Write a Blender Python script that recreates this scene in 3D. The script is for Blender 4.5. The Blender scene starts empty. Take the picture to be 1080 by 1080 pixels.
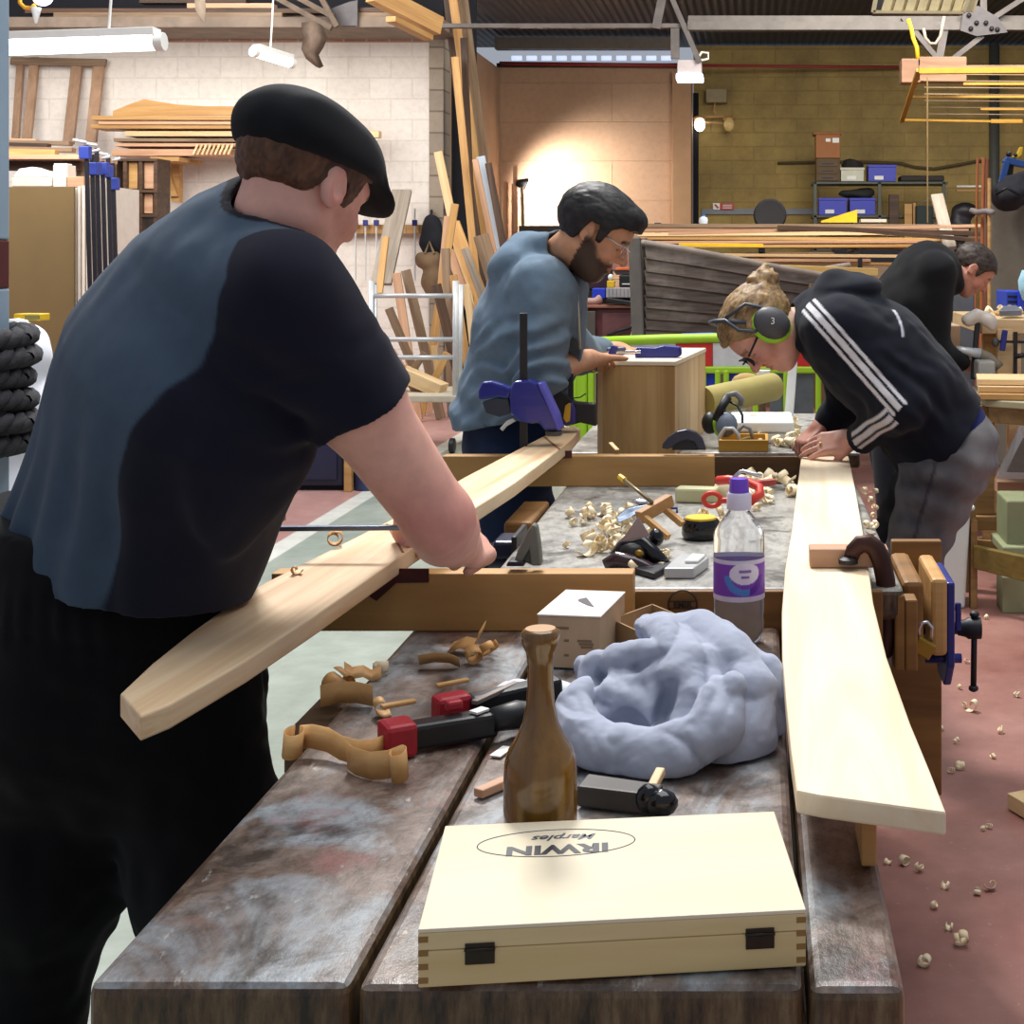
import bpy, bmesh, math, random
import numpy as np
from mathutils import Vector, Matrix, Euler
random.seed(7)
C = bpy.context.scene.collection
F = 1500.0; VX = 795.0; VY = 270.0; CH = 1.42      # focal length in px, vanishing point, eye height
def P(px, py, d): return Vector(((px-VX)/F*d, d, CH-(py-VY)/F*d))
def G(px, py, h):                                   # point of the horizontal plane z=h seen at a pixel
    d = F*(CH-h)/(py-VY); return Vector(((px-VX)/F*d, d, h))
def V(*a): return Vector(a)
PI = math.pi
# ---------------------------------------------------------------- materials
def lin(c):
    o = []
    for v in c[:3]:
        v = v/255.0
        o.append(v/12.92 if v <= .04045 else ((v+.055)/1.055)**2.4)
    return (o[0], o[1], o[2], 1.0)
MATS = {}
def newmat(name):
    m = bpy.data.materials.new(name); m.use_nodes = True
    nt = m.node_tree; b = nt.nodes['Principled BSDF']
    return m, nt, b
def mixc(nt, fac, a, b, blend='MIX'):
    n = nt.nodes.new('ShaderNodeMix'); n.data_type = 'RGBA'; n.blend_type = blend
    for s, v in ((0, fac), (6, a), (7, b)):
        if hasattr(v, 'links'): nt.links.new(v, n.inputs[s])
        else: n.inputs[s].default_value = v
    return n.outputs[2]
def ramp(nt, inp, stops):
    n = nt.nodes.new('ShaderNodeValToRGB'); nt.links.new(inp, n.inputs[0])
    e = n.color_ramp.elements
    while len(e) < len(stops): e.new(.5)
    for i, (p, c) in enumerate(stops):
        e[i].position = p; e[i].color = c if len(c) == 4 else (c[0], c[1], c[2], 1)
    return n.outputs[0]
BW = ((0, 0, 0, 1), (1, 1, 1, 1))
def coords(nt, scale=(1, 1, 1), kind='Object', rot=(0, 0, 0)):
    tc = nt.nodes.new('ShaderNodeTexCoord'); mp = nt.nodes.new('ShaderNodeMapping')
    nt.links.new(tc.outputs[kind], mp.inputs[0]); mp.inputs['Scale'].default_value = scale
    mp.inputs['Rotation'].default_value = rot
    return mp.outputs[0]
def noise(nt, vec, scale, detail=4, rough=.55, dist=0):
    n = nt.nodes.new('ShaderNodeTexNoise'); nt.links.new(vec, n.inputs['Vector'])
    n.inputs['Scale'].default_value = scale; n.inputs['Detail'].default_value = detail
    n.inputs['Roughness'].default_value = rough; n.inputs['Distortion'].default_value = dist
    return n.outputs[0]
def bump(nt, b, h, strength=.3, dist=.01):
    n = nt.nodes.new('ShaderNodeBump'); n.inputs['Strength'].default_value = strength
    n.inputs['Distance'].default_value = dist
    nt.links.new(h, n.inputs['Height']); nt.links.new(n.outputs[0], b.inputs['Normal'])
def plain(name, col, rough=.6, metal=0, var=.12, vscale=12, bmp=0, emit=None, spec=.5, trans=0, coat=0):
    if name in MATS: return MATS[name]
    m, nt, b = newmat(name)
    c = lin(col)
    if var > 0:
        f = noise(nt, coords(nt), vscale, 5, .6)
        f = ramp(nt, f, ((.3, BW[0]), (.7, BW[1])))
        d = tuple(x*(1-var) for x in c[:3])+(1,); l = tuple(min(1, x*(1+var)) for x in c[:3])+(1,)
        nt.links.new(mixc(nt, f, d, l), b.inputs['Base Color'])
        if bmp: bump(nt, b, noise(nt, coords(nt), vscale*6, 4), bmp, .004)
    else: b.inputs['Base Color'].default_value = c
    b.inputs['Roughness'].default_value = rough; b.inputs['Metallic'].default_value = metal
    b.inputs['Specular IOR Level'].default_value = spec
    if coat: b.inputs['Coat Weight'].default_value = coat
    if trans: b.inputs['Transmission Weight'].default_value = trans
    if emit:
        b.inputs['Emission Color'].default_value = lin(emit[0]); b.inputs['Emission Strength'].default_value = emit[1]
    MATS[name] = m; return m
def wood(name, light, dark, rough=.55, grain=1.0, rnd=.12, bmp=.08, spec=.4, axis=0):
    """timber: grain runs along the object's own local X (axis 0), Y or Z"""
    if name in MATS: return MATS[name]
    m, nt, b = newmat(name)
    sc = [16*grain]*3; sc[axis] = 1.1
    v = coords(nt, tuple(sc))
    oi = nt.nodes.new('ShaderNodeObjectInfo')
    ad = nt.nodes.new('ShaderNodeVectorMath'); ad.operation = 'MULTIPLY_ADD'
    nt.links.new(oi.outputs['Random'], ad.inputs[0]); ad.inputs[1].default_value = (37, 53, 71); nt.links.new(v, ad.inputs[2])
    n1 = noise(nt, ad.outputs[0], 1.0, 5, .6, .8); n2 = noise(nt, ad.outputs[0], 4.5, 3, .6)
    f = ramp(nt, n1, ((.32, BW[0]), (.68, BW[1])))
    c = mixc(nt, f, lin(dark), lin(light))
    c = mixc(nt, ramp(nt, n2, ((.35, (.55, .55, .55, 1)), (.6, BW[1]))), mixc(nt, .35, c, lin(dark)), c)
    hs = nt.nodes.new('ShaderNodeHueSaturation'); nt.links.new(c, hs.inputs['Color'])
    mr = nt.nodes.new('ShaderNodeMapRange'); nt.links.new(oi.outputs['Random'], mr.inputs[0])
    mr.inputs[3].default_value = 1-rnd; mr.inputs[4].default_value = 1+rnd
    nt.links.new(mr.outputs[0], hs.inputs['Value']); nt.links.new(hs.outputs[0], b.inputs['Base Color'])
    b.inputs['Roughness'].default_value = rough; b.inputs['Specular IOR Level'].default_value = spec
    if bmp: bump(nt, b, n2, bmp, .003)
    MATS[name] = m; return m
def vcol(name, rough=.8, bmp=.15, bscale=600, sheen=0, spec=.3, sss=0):
    """colour stored on the mesh points, for cloth, skin and hair"""
    if name in MATS: return MATS[name]
    m, nt, b = newmat(name)
    a = nt.nodes.new('ShaderNodeAttribute'); a.attribute_name = 'Col'
    v = coords(nt); n = noise(nt, v, bscale, 3); n2 = noise(nt, v, 40, 3)
    c = mixc(nt, ramp(nt, n2, ((.3, (.8, .8, .8, 1)), (.7, (1.12, 1.12, 1.12, 1)))), BW[0], BW[1])
    mul = nt.nodes.new('ShaderNodeMix'); mul.data_type = 'RGBA'; mul.blend_type = 'MULTIPLY'; mul.inputs[0].default_value = .7
    nt.links.new(a.outputs['Color'], mul.inputs[6])
    nt.links.new(ramp(nt, n2, ((.3, (.82, .82, .82, 1)), (.7, (1, 1, 1, 1)))), mul.inputs[7])
    nt.links.new(mul.outputs[2], b.inputs['Base Color'])
    if bmp: bump(nt, b, n, bmp, .002)
    b.inputs['Roughness'].default_value = rough; b.inputs['Specular IOR Level'].default_value = spec
    if sheen: b.inputs['Sheen Weight'].default_value = sheen; b.inputs['Sheen Roughness'].default_value = .6
    if sss:
        b.inputs['Subsurface Weight'].default_value = sss; b.inputs['Subsurface Radius'].default_value = (.01, .004, .002); b.inputs['Subsurface Scale'].default_value = .5
    MATS[name] = m; return m
def emis(name, col, s):
    if name in MATS: return MATS[name]
    m, nt, b = newmat(name)
    b.inputs['Base Color'].default_value = lin(col); b.inputs['Emission Color'].default_value = lin(col); b.inputs['Emission Strength'].default_value = s
    MATS[name] = m; return m
# ---------------------------------------------------------------- mesh builder
class MB:
    def __init__(s): s.v = []; s.f = []
    def add(s, vs, fs):
        b = len(s.v); s.v += [Vector(x) for x in vs]; s.f += [tuple(i+b for i in f) for f in fs]; return s
    def box(s, a, b):
        x0, y0, z0 = a; x1, y1, z1 = b
        return s.add([(x0,y0,z0),(x1,y0,z0),(x1,y1,z0),(x0,y1,z0),(x0,y0,z1),(x1,y0,z1),(x1,y1,z1),(x0,y1,z1)],
                     [(3,2,1,0),(4,5,6,7),(0,1,5,4),(1,2,6,5),(2,3,7,6),(3,0,4,7)])
    def obox(s, c, sx, sy, sz, rot=None):
        """box of half sizes about c, turned by a matrix"""
        R = rot or Matrix.Identity(3); c = Vector(c)
        vs = [c + R @ Vector((i*sx, j*sy, k*sz)) for k in (-1,1) for i, j in ((-1,-1),(1,-1),(1,1),(-1,1))]
        return s.add(vs, [(3,2,1,0),(4,5,6,7),(0,1,5,4),(1,2,6,5),(2,3,7,6),(3,0,4,7)])
    def bar(s, a, b, w, t, roll=0):
        """rectangular bar from a to b, width w (near horizontal), thickness t"""
        a = Vector(a); b = Vector(b); R = frame(b-a, roll)
        return s.obox((a+b)/2, (b-a).length/2, w/2, t/2, R)
    def prism(s, pts, off):
        """extrude a planar polygon by the vector off"""
        n = len(pts); off = Vector(off); p = [Vector(x) for x in pts]
        nrm = Vector((0, 0, 0))
        for i in range(n): nrm += p[i].cross(p[(i+1) % n])
        if nrm.dot(off) > 0: p = p[::-1]
        vs = p + [x+off for x in p]
        fs = [tuple(range(n)), tuple(range(2*n-1, n-1, -1))]
        fs += [(i, i+n, (i+1) % n+n, (i+1) % n)[::1] for i in range(n)]
        return s.add(vs, fs)
    def tube(s, pts, r, n=8, cap=True, flat=1.0):
        pts = [Vector(p) for p in pts]; m = len(pts)
        rr = r if isinstance(r, (list, tuple)) else [r]*m
        t = (pts[1]-pts[0]).normalized(); up = Vector((0,0,1)) if abs(t.z) < .9 else Vector((0,1,0))
        u = t.cross(up).normalized(); vs = []
        for i, p in enumerate(pts):
            t = ((pts[min(i+1, m-1)]-pts[max(i-1, 0)])).normalized()
            u = (u - t*u.dot(t)).normalized(); w = t.cross(u)
            for k in range(n):
                a = 2*PI*k/n; vs.append(p + (u*math.cos(a)+w*math.sin(a)*flat)*rr[i])
        fs = [(i*n+k, i*n+(k+1) % n, (i+1)*n+(k+1) % n, (i+1)*n+k) for i in range(m-1) for k in range(n)]
        if cap: fs += [tuple(range(n))[::-1], tuple((m-1)*n+k for k in range(n))]
        return s.add(vs, fs)
    def lathe(s, prof, c=(0,0,0), n=24, R=None):
        """profile of (radius, height) turned about the local Z axis through c"""
        R = R or Matrix.Identity(3); c = Vector(c); vs = []; m = len(prof)
        for r, z in prof:
            for k in range(n):
                a = 2*PI*k/n; vs.append(c + R @ Vector((max(r, 1e-4)*math.cos(a), max(r, 1e-4)*math.sin(a), z)))
        fs = [(i*n+k, i*n+(k+1) % n, (i+1)*n+(k+1) % n, (i+1)*n+k) for i in range(m-1) for k in range(n)]
        fs += [tuple(range(n))[::-1], tuple((m-1)*n+k for k in range(n))]
        return s.add(vs, fs)
    def ball(s, c, r, R=None, n=14):
        rx, ry, rz = r if isinstance(r, (list, tuple)) else (r, r, r)
        R = R or Matrix.Identity(3); c = Vector(c); vs = []; m = n//2+1
        for i in range(m):
            ph = -PI/2 + PI*i/(m-1)
            for k in range(n):
                a = 2*PI*k/n
                vs.append(c + R @ Vector((rx*math.cos(ph)*math.cos(a), ry*math.cos(ph)*math.sin(a), rz*math.sin(ph))))
        fs = [(i*n+k, i*n+(k+1) % n, (i+1)*n+(k+1) % n, (i+1)*n+k) for i in range(m-1) for k in range(n)]
        return s.add(vs, fs)
    def sheet(s, rows, thick=0):
        m = len(rows); n = len(rows[0]); vs = [p for r in rows for p in r]
        return s.add(vs, [(i*n+k, i*n+k+1, (i+1)*n+k+1, (i+1)*n+k) for i in range(m-1) for k in range(n-1)])
def frame(d, roll=0):
    """3x3 matrix whose X axis runs along d, Y stays near horizontal"""
    x = Vector(d).normalized(); up = Vector((0,0,1)) if abs(x.z) < .97 else Vector((0,1,0))
    y = up.cross(x).normalized(); z = x.cross(y)
    R = Matrix((x, y, z)).transposed()
    return R @ Matrix.Rotation(roll, 3, 'X')
def tag(o, label=None, cat=None, group=None, kind=None):
    if label: o['label'] = label
    if cat: o['category'] = cat
    if group: o['group'] = group
    if kind: o['kind'] = kind
    return o
MW = {}                                              # world matrix of every root built so far
def thing(name, label, cat, loc=(0,0,0), rz=0, group=None, rot=None):
    o = bpy.data.objects.new(name, None); C.objects.link(o); o.empty_display_size = .05
    M = Matrix.Translation(Vector(loc)) @ (rot.to_4x4() if rot is not None else Matrix.Rotation(rz, 4, 'Z'))
    o.matrix_world = M; MW[o] = M
    return tag(o, label, cat, group)
def rootm(o):
    while o.parent is not None: o = o.parent
    return MW[o]
def obj(name, mb, mat, parent=None, bev=0, smooth=False, rot=None, loc=None, sub=0, local=False, solid=0, auto=None, seg=2):
    """link a builder's shape as one mesh object. Shapes are given in world space; children are taken into their root's space."""
    me = bpy.data.meshes.new(name)
    me.from_pydata([tuple(v) for v in mb.v], [], mb.f); me.validate()
    o = bpy.data.objects.new(name, me); C.objects.link(o)
    return finish(o, mat, parent, bev, smooth, rot, loc, sub, local, solid, auto, seg)
def finish(o, mat, parent=None, bev=0, smooth=False, rot=None, loc=None, sub=0, local=False, solid=0, auto=None, seg=2):
    me = o.data
    for m in (mat if isinstance(mat, (list, tuple)) else [mat]): me.materials.append(m)
    if parent is not None:
        o.parent = parent
        if not local: me.transform(rootm(parent).inverted())
    else:
        if loc is None:
            vs = me.vertices; n = len(vs)
            co = np.empty(n*3); vs.foreach_get('co', co); co = co.reshape(-1, 3)
            lo = co.min(0); hi = co.max(0); loc = ((lo[0]+hi[0])/2, (lo[1]+hi[1])/2, lo[2])
        M = Matrix.Translation(Vector(loc)) @ (rot.to_4x4() if rot is not None else Matrix.Identity(4))
        if not local: me.transform(M.inverted())
        o.matrix_world = M; MW[o] = M
    if smooth:
        me.polygons.foreach_set('use_smooth', [True]*len(me.polygons))
        if auto: me.set_sharp_from_angle(angle=math.radians(auto))
    if solid:
        md = o.modifiers.new('thickness', 'SOLIDIFY'); md.thickness = solid; md.offset = 0
    if bev:
        md = o.modifiers.new('edges', 'BEVEL'); md.width = bev; md.segments = seg; md.limit_method = 'ANGLE'; md.angle_limit = math.radians(40)
    if sub:
        md = o.modifiers.new('smooth', 'SUBSURF'); md.levels = sub; md.render_levels = sub
    return o
def dup(o, loc=None, rz=None, label=None, group=None, M=None):
    """copy of a thing, its parts and sub-parts"""
    r = o.copy(); C.objects.link(r)
    if M is not None: r.matrix_world = M
    elif loc is not None:
        r.location = loc
        if rz is not None: r.rotation_euler = (0, 0, rz)
    MW[r] = M if M is not None else Matrix.Translation(Vector(loc)) @ Matrix.Rotation(rz or 0, 4, 'Z')
    if label: r['label'] = label
    if group: r['group'] = group
    for ch in list(o.children):
        c = ch.copy(); C.objects.link(c); c.parent = r
        for g in list(ch.children):
            d = g.copy(); C.objects.link(d); d.parent = c
    return r
def struct(name, mb, mat, **k):
    return tag(obj(name, mb, mat, **k), kind='structure')
def plank(name, a, b, w, t, mat, label, cat, roll=0, group=None, bev=.002):
    """a single board from a to b; its local X runs along the grain"""
    a = Vector(a); b = Vector(b); R = frame(b-a, roll)
    mb = MB().obox((0,0,0), (b-a).length/2, w/2, t/2)
    o = obj(name, mb, mat, None, bev, local=True, loc=(a+b)/2, rot=R)
    return tag(o, label, cat, group)
def slab(name, top, off, mat, axis, bev=.002, parent=None):
    """flat board of any outline: top outline extruded by off, local X along axis"""
    mb = MB().prism(top, off); c = sum((Vector(p) for p in top), Vector())/len(top)
    return obj(name, mb, mat, parent, bev, loc=c, rot=frame(axis))
def text(name, s, mat, M, size, parent, shear=0, extrude=0, align='CENTER', sx=1, bold=0):
    cu = bpy.data.curves.new(name, 'FONT'); cu.body = s; cu.size = size; cu.shear = shear; cu.extrude = extrude; cu.offset = bold
    cu.align_x = align; cu.align_y = 'CENTER'; cu.resolution_u = 3
    t = bpy.data.objects.new('tmp', cu); C.objects.link(t)
    dg = bpy.context.evaluated_depsgraph_get(); dg.update()
    me = bpy.data.meshes.new_from_object(t.evaluated_get(dg)); bpy.data.objects.remove(t)
    me.transform(M @ Matrix.Diagonal((sx, 1, 1, 1))); me.materials.clear(); me.name = name
    o = bpy.data.objects.new(name, me); C.objects.link(o)
    return finish(o, mat, parent)
# ---------------------------------------------------------------- signed distance shapes
A_ = lambda v: np.array(tuple(v), dtype=np.float32)
def cone(a, b, ra, rb):
    a = A_(a); b = A_(b); ba = b-a; L = float(ba @ ba)+1e-9
    def f(p):
        pa = p-a; t = np.clip((pa @ ba)/L, 0, 1)[:, None]
        return np.sqrt(((pa-ba*t)**2).sum(1)) - (ra+(rb-ra)*t[:, 0])
    return f
def econe(a, b, u, wa, da, wb, db):
    """limb of elliptic section: half width w along u, half depth d"""
    a = A_(a); b = A_(b); ba = b-a; L = float(ba @ ba)+1e-9; n = ba/math.sqrt(L)
    u = A_(u); u = u-n*(u @ n); u = u/np.sqrt(u @ u); w = np.cross(n, u)
    def f(p):
        pa = p-a; t = np.clip((pa @ ba)/L, 0, 1); q = pa-ba*t[:, None]
        W = wa+(wb-wa)*t; D = da+(db-da)*t; m = np.minimum(W, D)
        return (np.sqrt(((q @ u)/W)**2+((q @ w)/D)**2+((q @ n)/m)**2+1e-12)-1)*m
    return f
def ell(c, r, R=None):
    c = A_(c); r = np.array(r, dtype=np.float32); M = np.array(R, dtype=np.float32) if R is not None else np.eye(3, dtype=np.float32)
    def f(p):
        q = (p-c) @ M; k0 = np.sqrt(((q/r)**2).sum(1)+1e-12); k1 = np.sqrt(((q/r**2)**2).sum(1)+1e-12)
        return k0*(k0-1)/k1
    return f
def rbox(c, h, R, rad=.01):
    c = A_(c); h = np.array(h, dtype=np.float32)-rad; M = np.array(R, dtype=np.float32)
    def f(p):
        q = np.abs((p-c) @ M)-h
        return np.sqrt((np.maximum(q, 0)**2).sum(1))+np.minimum(q.max(1), 0)-rad
    return f
def smin(a, b, k):
    if k <= 0: return np.minimum(a, b)
    h = np.maximum(k-np.abs(a-b), 0)/k
    return np.minimum(a, b)-h*h*k*.25
def U(k, *fs):
    def f(p):
        d = fs[0](p)
        for g in fs[1:]: d = smin(d, g(p), k)
        return d
    return f
def SUB(f, g, k=.004): return lambda p: -smin(-f(p), g(p), k)
def INT(f, g, k=.0): return lambda p: -smin(-f(p), -g(p), k)
def half(c, n):
    """space behind a plane through c with outward normal n"""
    c = A_(c); n = A_(Vector(n).normalized())
    return lambda p: (p-c) @ n
def off(f, t): return lambda p: f(p)-t
def chain(pts, rad, k=0):
    fs = [cone(pts[i], pts[i+1], rad[i], rad[i+1]) for i in range(len(pts)-1)]
    return U(k, *fs)
def vnoise(p, s, seed=0):
    """smooth value noise in [-1,1]"""
    q = p*s; i = np.floor(q).astype(np.int64); f = q-i; f = f*f*(3-2*f)
    def h(x, y, z):
        n = (x*374761393+y*668265263+z*2147483647+seed*1274126177) & 0x7fffffff
        n = ((n ^ (n >> 13))*1274126177) & 0x7fffffff
        return ((n ^ (n >> 16)) & 0xffff)/32767.5-1
    r = 0
    for a in (0, 1):
        for b in (0, 1):
            for c in (0, 1):
                w = (f[:, 0] if a else 1-f[:, 0])*(f[:, 1] if b else 1-f[:, 1])*(f[:, 2] if c else 1-f[:, 2])
                r = r+w*h(i[:, 0]+a, i[:, 1]+b, i[:, 2]+c)
    return r
def rough_by(f, amp, s, seed=0, stretch=None):
    st = np.array(stretch if stretch is not None else (1, 1, 1), dtype=np.float32)
    return lambda p: f(p)+amp*vnoise(p*st, s, seed)
def sdf_mesh(f, lo, hi, h):
    """surface-nets mesh of the zero level of f, evaluated only near the surface"""
    lo = np.array(tuple(lo), dtype=np.float32); B = 8
    nb = np.ceil((np.array(tuple(hi))-lo)/(h*B)).astype(int)+1; n = nb*B
    g = np.stack(np.meshgrid(*[np.arange(k) for k in nb], indexing='ij'), -1).reshape(-1, 3)
    cen = lo+((g*B+(B-1)/2.0)*h).astype(np.float32)
    dv = np.concatenate([f(c) for c in np.array_split(cen.astype(np.float32), max(1, len(cen)//200000))])
    D = np.where(dv < 0, -1., 1.).astype(np.float32).reshape(nb)
    D = np.repeat(np.repeat(np.repeat(D, B, 0), B, 1), B, 2)
    act = g[np.abs(dv) < h*B*.9*1.9]
    o = np.stack(np.meshgrid(*[np.arange(B)]*3, indexing='ij'), -1).reshape(-1, 3)
    for part in np.array_split(act, max(1, len(act)*B**3//400000)):
        idx = (part[:, None, :]*B+o[None]).reshape(-1, 3)
        D[idx[:, 0], idx[:, 1], idx[:, 2]] = f((lo+idx*h).astype(np.float32))
    ins = D < 0
    cnt = np.zeros(tuple(n-1), dtype=np.int8)
    cs = [(a, b, c) for a in (0, 1) for b in (0, 1) for c in (0, 1)]
    sl = lambda a, k: slice(a, k-1+a)
    for a, b, c in cs: cnt += ins[sl(a, n[0]), sl(b, n[1]), sl(c, n[2])]
    cell = np.argwhere((cnt > 0) & (cnt < 8)); M = len(cell)
    ids = np.full(tuple(n-1), -1, dtype=np.int32); ids[cell[:, 0], cell[:, 1], cell[:, 2]] = np.arange(M)
    val = {c: D[cell[:, 0]+c[0], cell[:, 1]+c[1], cell[:, 2]+c[2]] for c in cs}
    acc = np.zeros((M, 3)); w = np.zeros(M)
    for a in cs:
        for ax in range(3):
            if a[ax]: continue
            b = list(a); b[ax] = 1; b = tuple(b); va, vb = val[a], val[b]
            m = (va < 0) != (vb < 0); t = np.where(m, va/np.where(m, va-vb, 1), 0)
            q = np.array(a)[None]+np.zeros((M, 3)); q[:, ax] += t
            acc += np.where(m[:, None], q, 0); w += m
    verts = lo+(cell+acc/w[:, None])*h
    quads = []
    for ax in range(3):
        u, v = (ax+1) % 3, (ax+2) % 3
        s0 = [slice(1, n[k]-1) for k in range(3)]; s0[ax] = slice(0, n[ax]-1); s1 = list(s0); s1[ax] = slice(1, n[ax])
        A = ins[tuple(s0)]; Bv = ins[tuple(s1)]
        e = np.argwhere(A != Bv); sgn = A[e[:, 0], e[:, 1], e[:, 2]]
        off0 = np.array([1, 1, 1]); off0[ax] = 0; e = e+off0
        def at(du, dv_):
            q = e.copy(); q[:, u] -= du; q[:, v] -= dv_
            return ids[q[:, 0], q[:, 1], q[:, 2]]
        Q = np.stack([at(1, 1), at(0, 1), at(0, 0), at(1, 0)], 1)
        Q[~sgn] = Q[~sgn][:, ::-1]; quads.append(Q)
    Q = np.concatenate(quads); Q = Q[(Q >= 0).all(1)]
    return verts.astype(np.float32), Q
def sdf_obj(name, f, lo, hi, h, mat, parent=None, col=None, smooth_it=0, **k):
    vs, fs = sdf_mesh(f, lo, hi, h)
    me = bpy.data.meshes.new(name)
    me.vertices.add(len(vs)); me.vertices.foreach_set('co', vs.ravel())
    me.loops.add(len(fs)*4); me.loops.foreach_set('vertex_index', fs.ravel().astype(np.int32))
    me.polygons.add(len(fs)); me.polygons.foreach_set('loop_start', np.arange(0, len(fs)*4, 4, dtype=np.int32))
    me.update(calc_edges=True); me.validate()
    if col is not None:
        a = me.color_attributes.new('Col', 'FLOAT_COLOR', 'POINT')
        c = np.ones((len(vs), 4), dtype=np.float32); c[:, :3] = col(vs)
        a.data.foreach_set('color', c.ravel())
    o = bpy.data.objects.new(name, me); C.objects.link(o)
    return finish(o, mat, parent, smooth=True, **k)
def L3(c): return np.array(lin(c)[:3], dtype=np.float32)
def blend(base, c, m): return base*(1-m[:, None])+L3(c)[None]*m[:, None]
def sstep(a, b, x):
    t = np.clip((x-a)/(b-a), 0, 1); return t*t*(3-2*t)
# ================================================================ camera, world, lights
cd = bpy.data.cameras.new('camera'); cam = bpy.data.objects.new('camera', cd); C.objects.link(cam)
cam.location = (0, 0, CH); cam.rotation_euler = (PI/2, 0, 0); cd.sensor_width = 36; cd.sensor_fit = 'HORIZONTAL'
cd.lens = 36*F/1080; cd.shift_x = -(VX-540)/1080; cd.shift_y = -(540-VY)/1080; cd.clip_start = .05
bpy.context.scene.camera = cam
sc = bpy.context.scene
sc.view_settings.view_transform = 'Standard'; sc.view_settings.look = 'None'; sc.view_settings.exposure = 0; sc.view_settings.gamma = 1
w = bpy.data.worlds.new('world'); sc.world = w; w.use_nodes = True
w.node_tree.nodes['Background'].inputs[0].default_value = (.80, .87, 1, 1); w.node_tree.nodes['Background'].inputs[1].default_value = .42
def area(name, loc, to, size, power, col=(1, 1, 1), sy=None):
    l = bpy.data.lights.new(name, 'AREA'); l.energy = power; l.size = size; l.color = col
    if sy: l.shape = 'RECTANGLE'; l.size_y = sy
    o = bpy.data.objects.new(name, l); C.objects.link(o); o.location = loc
    o.rotation_euler = (Vector(to)-Vector(loc)).to_track_quat('-Z', 'Y').to_euler(); return o
area('skylight_lamp', (-1.5, 7.2, 6.6), (-.3, 1.6, .8), 1.3, 620, (1, .98, .95))
area('overhead_lamp', (.3, 3.4, 5.6), (0, 3.2, 0), 4.0, 210, (1, .99, .97))
area('white_wall_fill', (-5.5, 10.5, 4.3), (-5.8, 14.5, 1.2), 3.5, 330, (1, .96, .9))  # unseen fill light added to brighten the white wall and floor
area('hall_fill', (1.8, 10.5, 5.0), (1.9, 19.5, 1.2), 3, 480, (1, .94, .84))  # unseen fill light added to brighten the brick wall and timber stack
# ================================================================ materials of the shell
def m_floor():
    m, nt, b = newmat('painted_floor'); v = coords(nt)
    sx = nt.nodes.new('ShaderNodeSeparateXYZ'); nt.links.new(v, sx.inputs[0])
    n = noise(nt, v, 1.3, 6, .62); n2 = noise(nt, v, 9, 5, .65); n3 = noise(nt, v, 55, 3)
    red = mixc(nt, ramp(nt, n, ((.35, BW[0]), (.65, BW[1]))), lin((142, 94, 84)), lin((172, 126, 116)))
    pink = mixc(nt, ramp(nt, n, ((.35, BW[0]), (.65, BW[1]))), lin((172, 126, 120)), lin((190, 150, 144)))
    grn = mixc(nt, ramp(nt, n, ((.35, BW[0]), (.65, BW[1]))), lin((140, 150, 138)), lin((166, 174, 164)))
    wht = lin((216, 216, 208))
    def step(val, x, soft=.006):
        mr = nt.nodes.new('ShaderNodeMapRange'); nt.links.new(val, mr.inputs[0])
        mr.inputs[1].default_value = x-soft; mr.inputs[2].default_value = x+soft; return mr.outputs[0]
    c = mixc(nt, step(sx.outputs[0], -2.36), pink, wht)
    c = mixc(nt, step(sx.outputs[0], -2.25), c, grn)
    c = mixc(nt, step(sx.outputs[0], -.05), c, red)
    d = ramp(nt, n2, ((.3, (.72, .7, .68, 1)), (.62, BW[1])))
    c = mixc(nt, .7, c, d, 'MULTIPLY')
    c = mixc(nt, ramp(nt, n3, ((.66, BW[0]), (.74, (.5, .5, .5, 1)))), c, lin((190, 165, 140)))
    nt.links.new(c, b.inputs['Base Color']); b.inputs['Roughness'].default_value = .42
    bump(nt, b, n2, .12, .004); return m
def m_block(name, c1, c2, mort, bw, bh, rough=.85, bmp=.5, stain=None, mix=.35):
    m, nt, b = newmat(name); v = coords(nt, rot=(PI/2, 0, 0))
    t = nt.nodes.new('ShaderNodeTexBrick'); nt.links.new(v, t.inputs[0])
    t.inputs['Color1'].default_value = lin(c1); t.inputs['Color2'].default_value = lin(c2); t.inputs['Mortar'].default_value = lin(mort)
    t.inputs['Scale'].default_value = 1; t.inputs['Brick Width'].default_value = bw; t.inputs['Row Height'].default_value = bh
    t.inputs['Mortar Size'].default_value = .012; t.inputs['Mortar Smooth'].default_value = .5
    v0 = coords(nt); n = noise(nt, v0, 1.1, 7, .65); n2 = noise(nt, v0, 14, 5, .7)
    c = mixc(nt, ramp(nt, n, ((.3, (mix, mix, mix, 1)), (.6, BW[0]))), t.outputs[0], lin(stain or mort))
    c = mixc(nt, .5, c, ramp(nt, n2, ((.28, (.74, .73, .72, 1)), (.55, BW[1]))), 'MULTIPLY')
    nt.links.new(c, b.inputs['Base Color']); b.inputs['Roughness'].default_value = rough
    h = mixc(nt, .35, t.outputs[1], n2); bump(nt, b, h, bmp, .02); return m
def m_corr(name, c1, c2, pitch=.1):
    m, nt, b = newmat(name); v = coords(nt)
    w_ = nt.nodes.new('ShaderNodeTexWave'); nt.links.new(v, w_.inputs[0]); w_.bands_direction = 'X'
    w_.inputs['Scale'].default_value = .314/pitch
    c = mixc(nt, w_.outputs[1], lin(c1), lin(c2)); nt.links.new(c, b.inputs['Base Color']); b.inputs['Roughness'].default_value = .6
    bump(nt, b, w_.outputs[1], .8, .03); return m
M_white = m_block('white_blockwork', (238, 232, 224), (232, 226, 217), (224, 217, 208), .45, .22, stain=(214, 204, 194), mix=.6, bmp=.25)
M_grey = m_block('bare_blockwork', (172, 158, 140), (150, 138, 124), (120, 108, 96), .45, .225)
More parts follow.
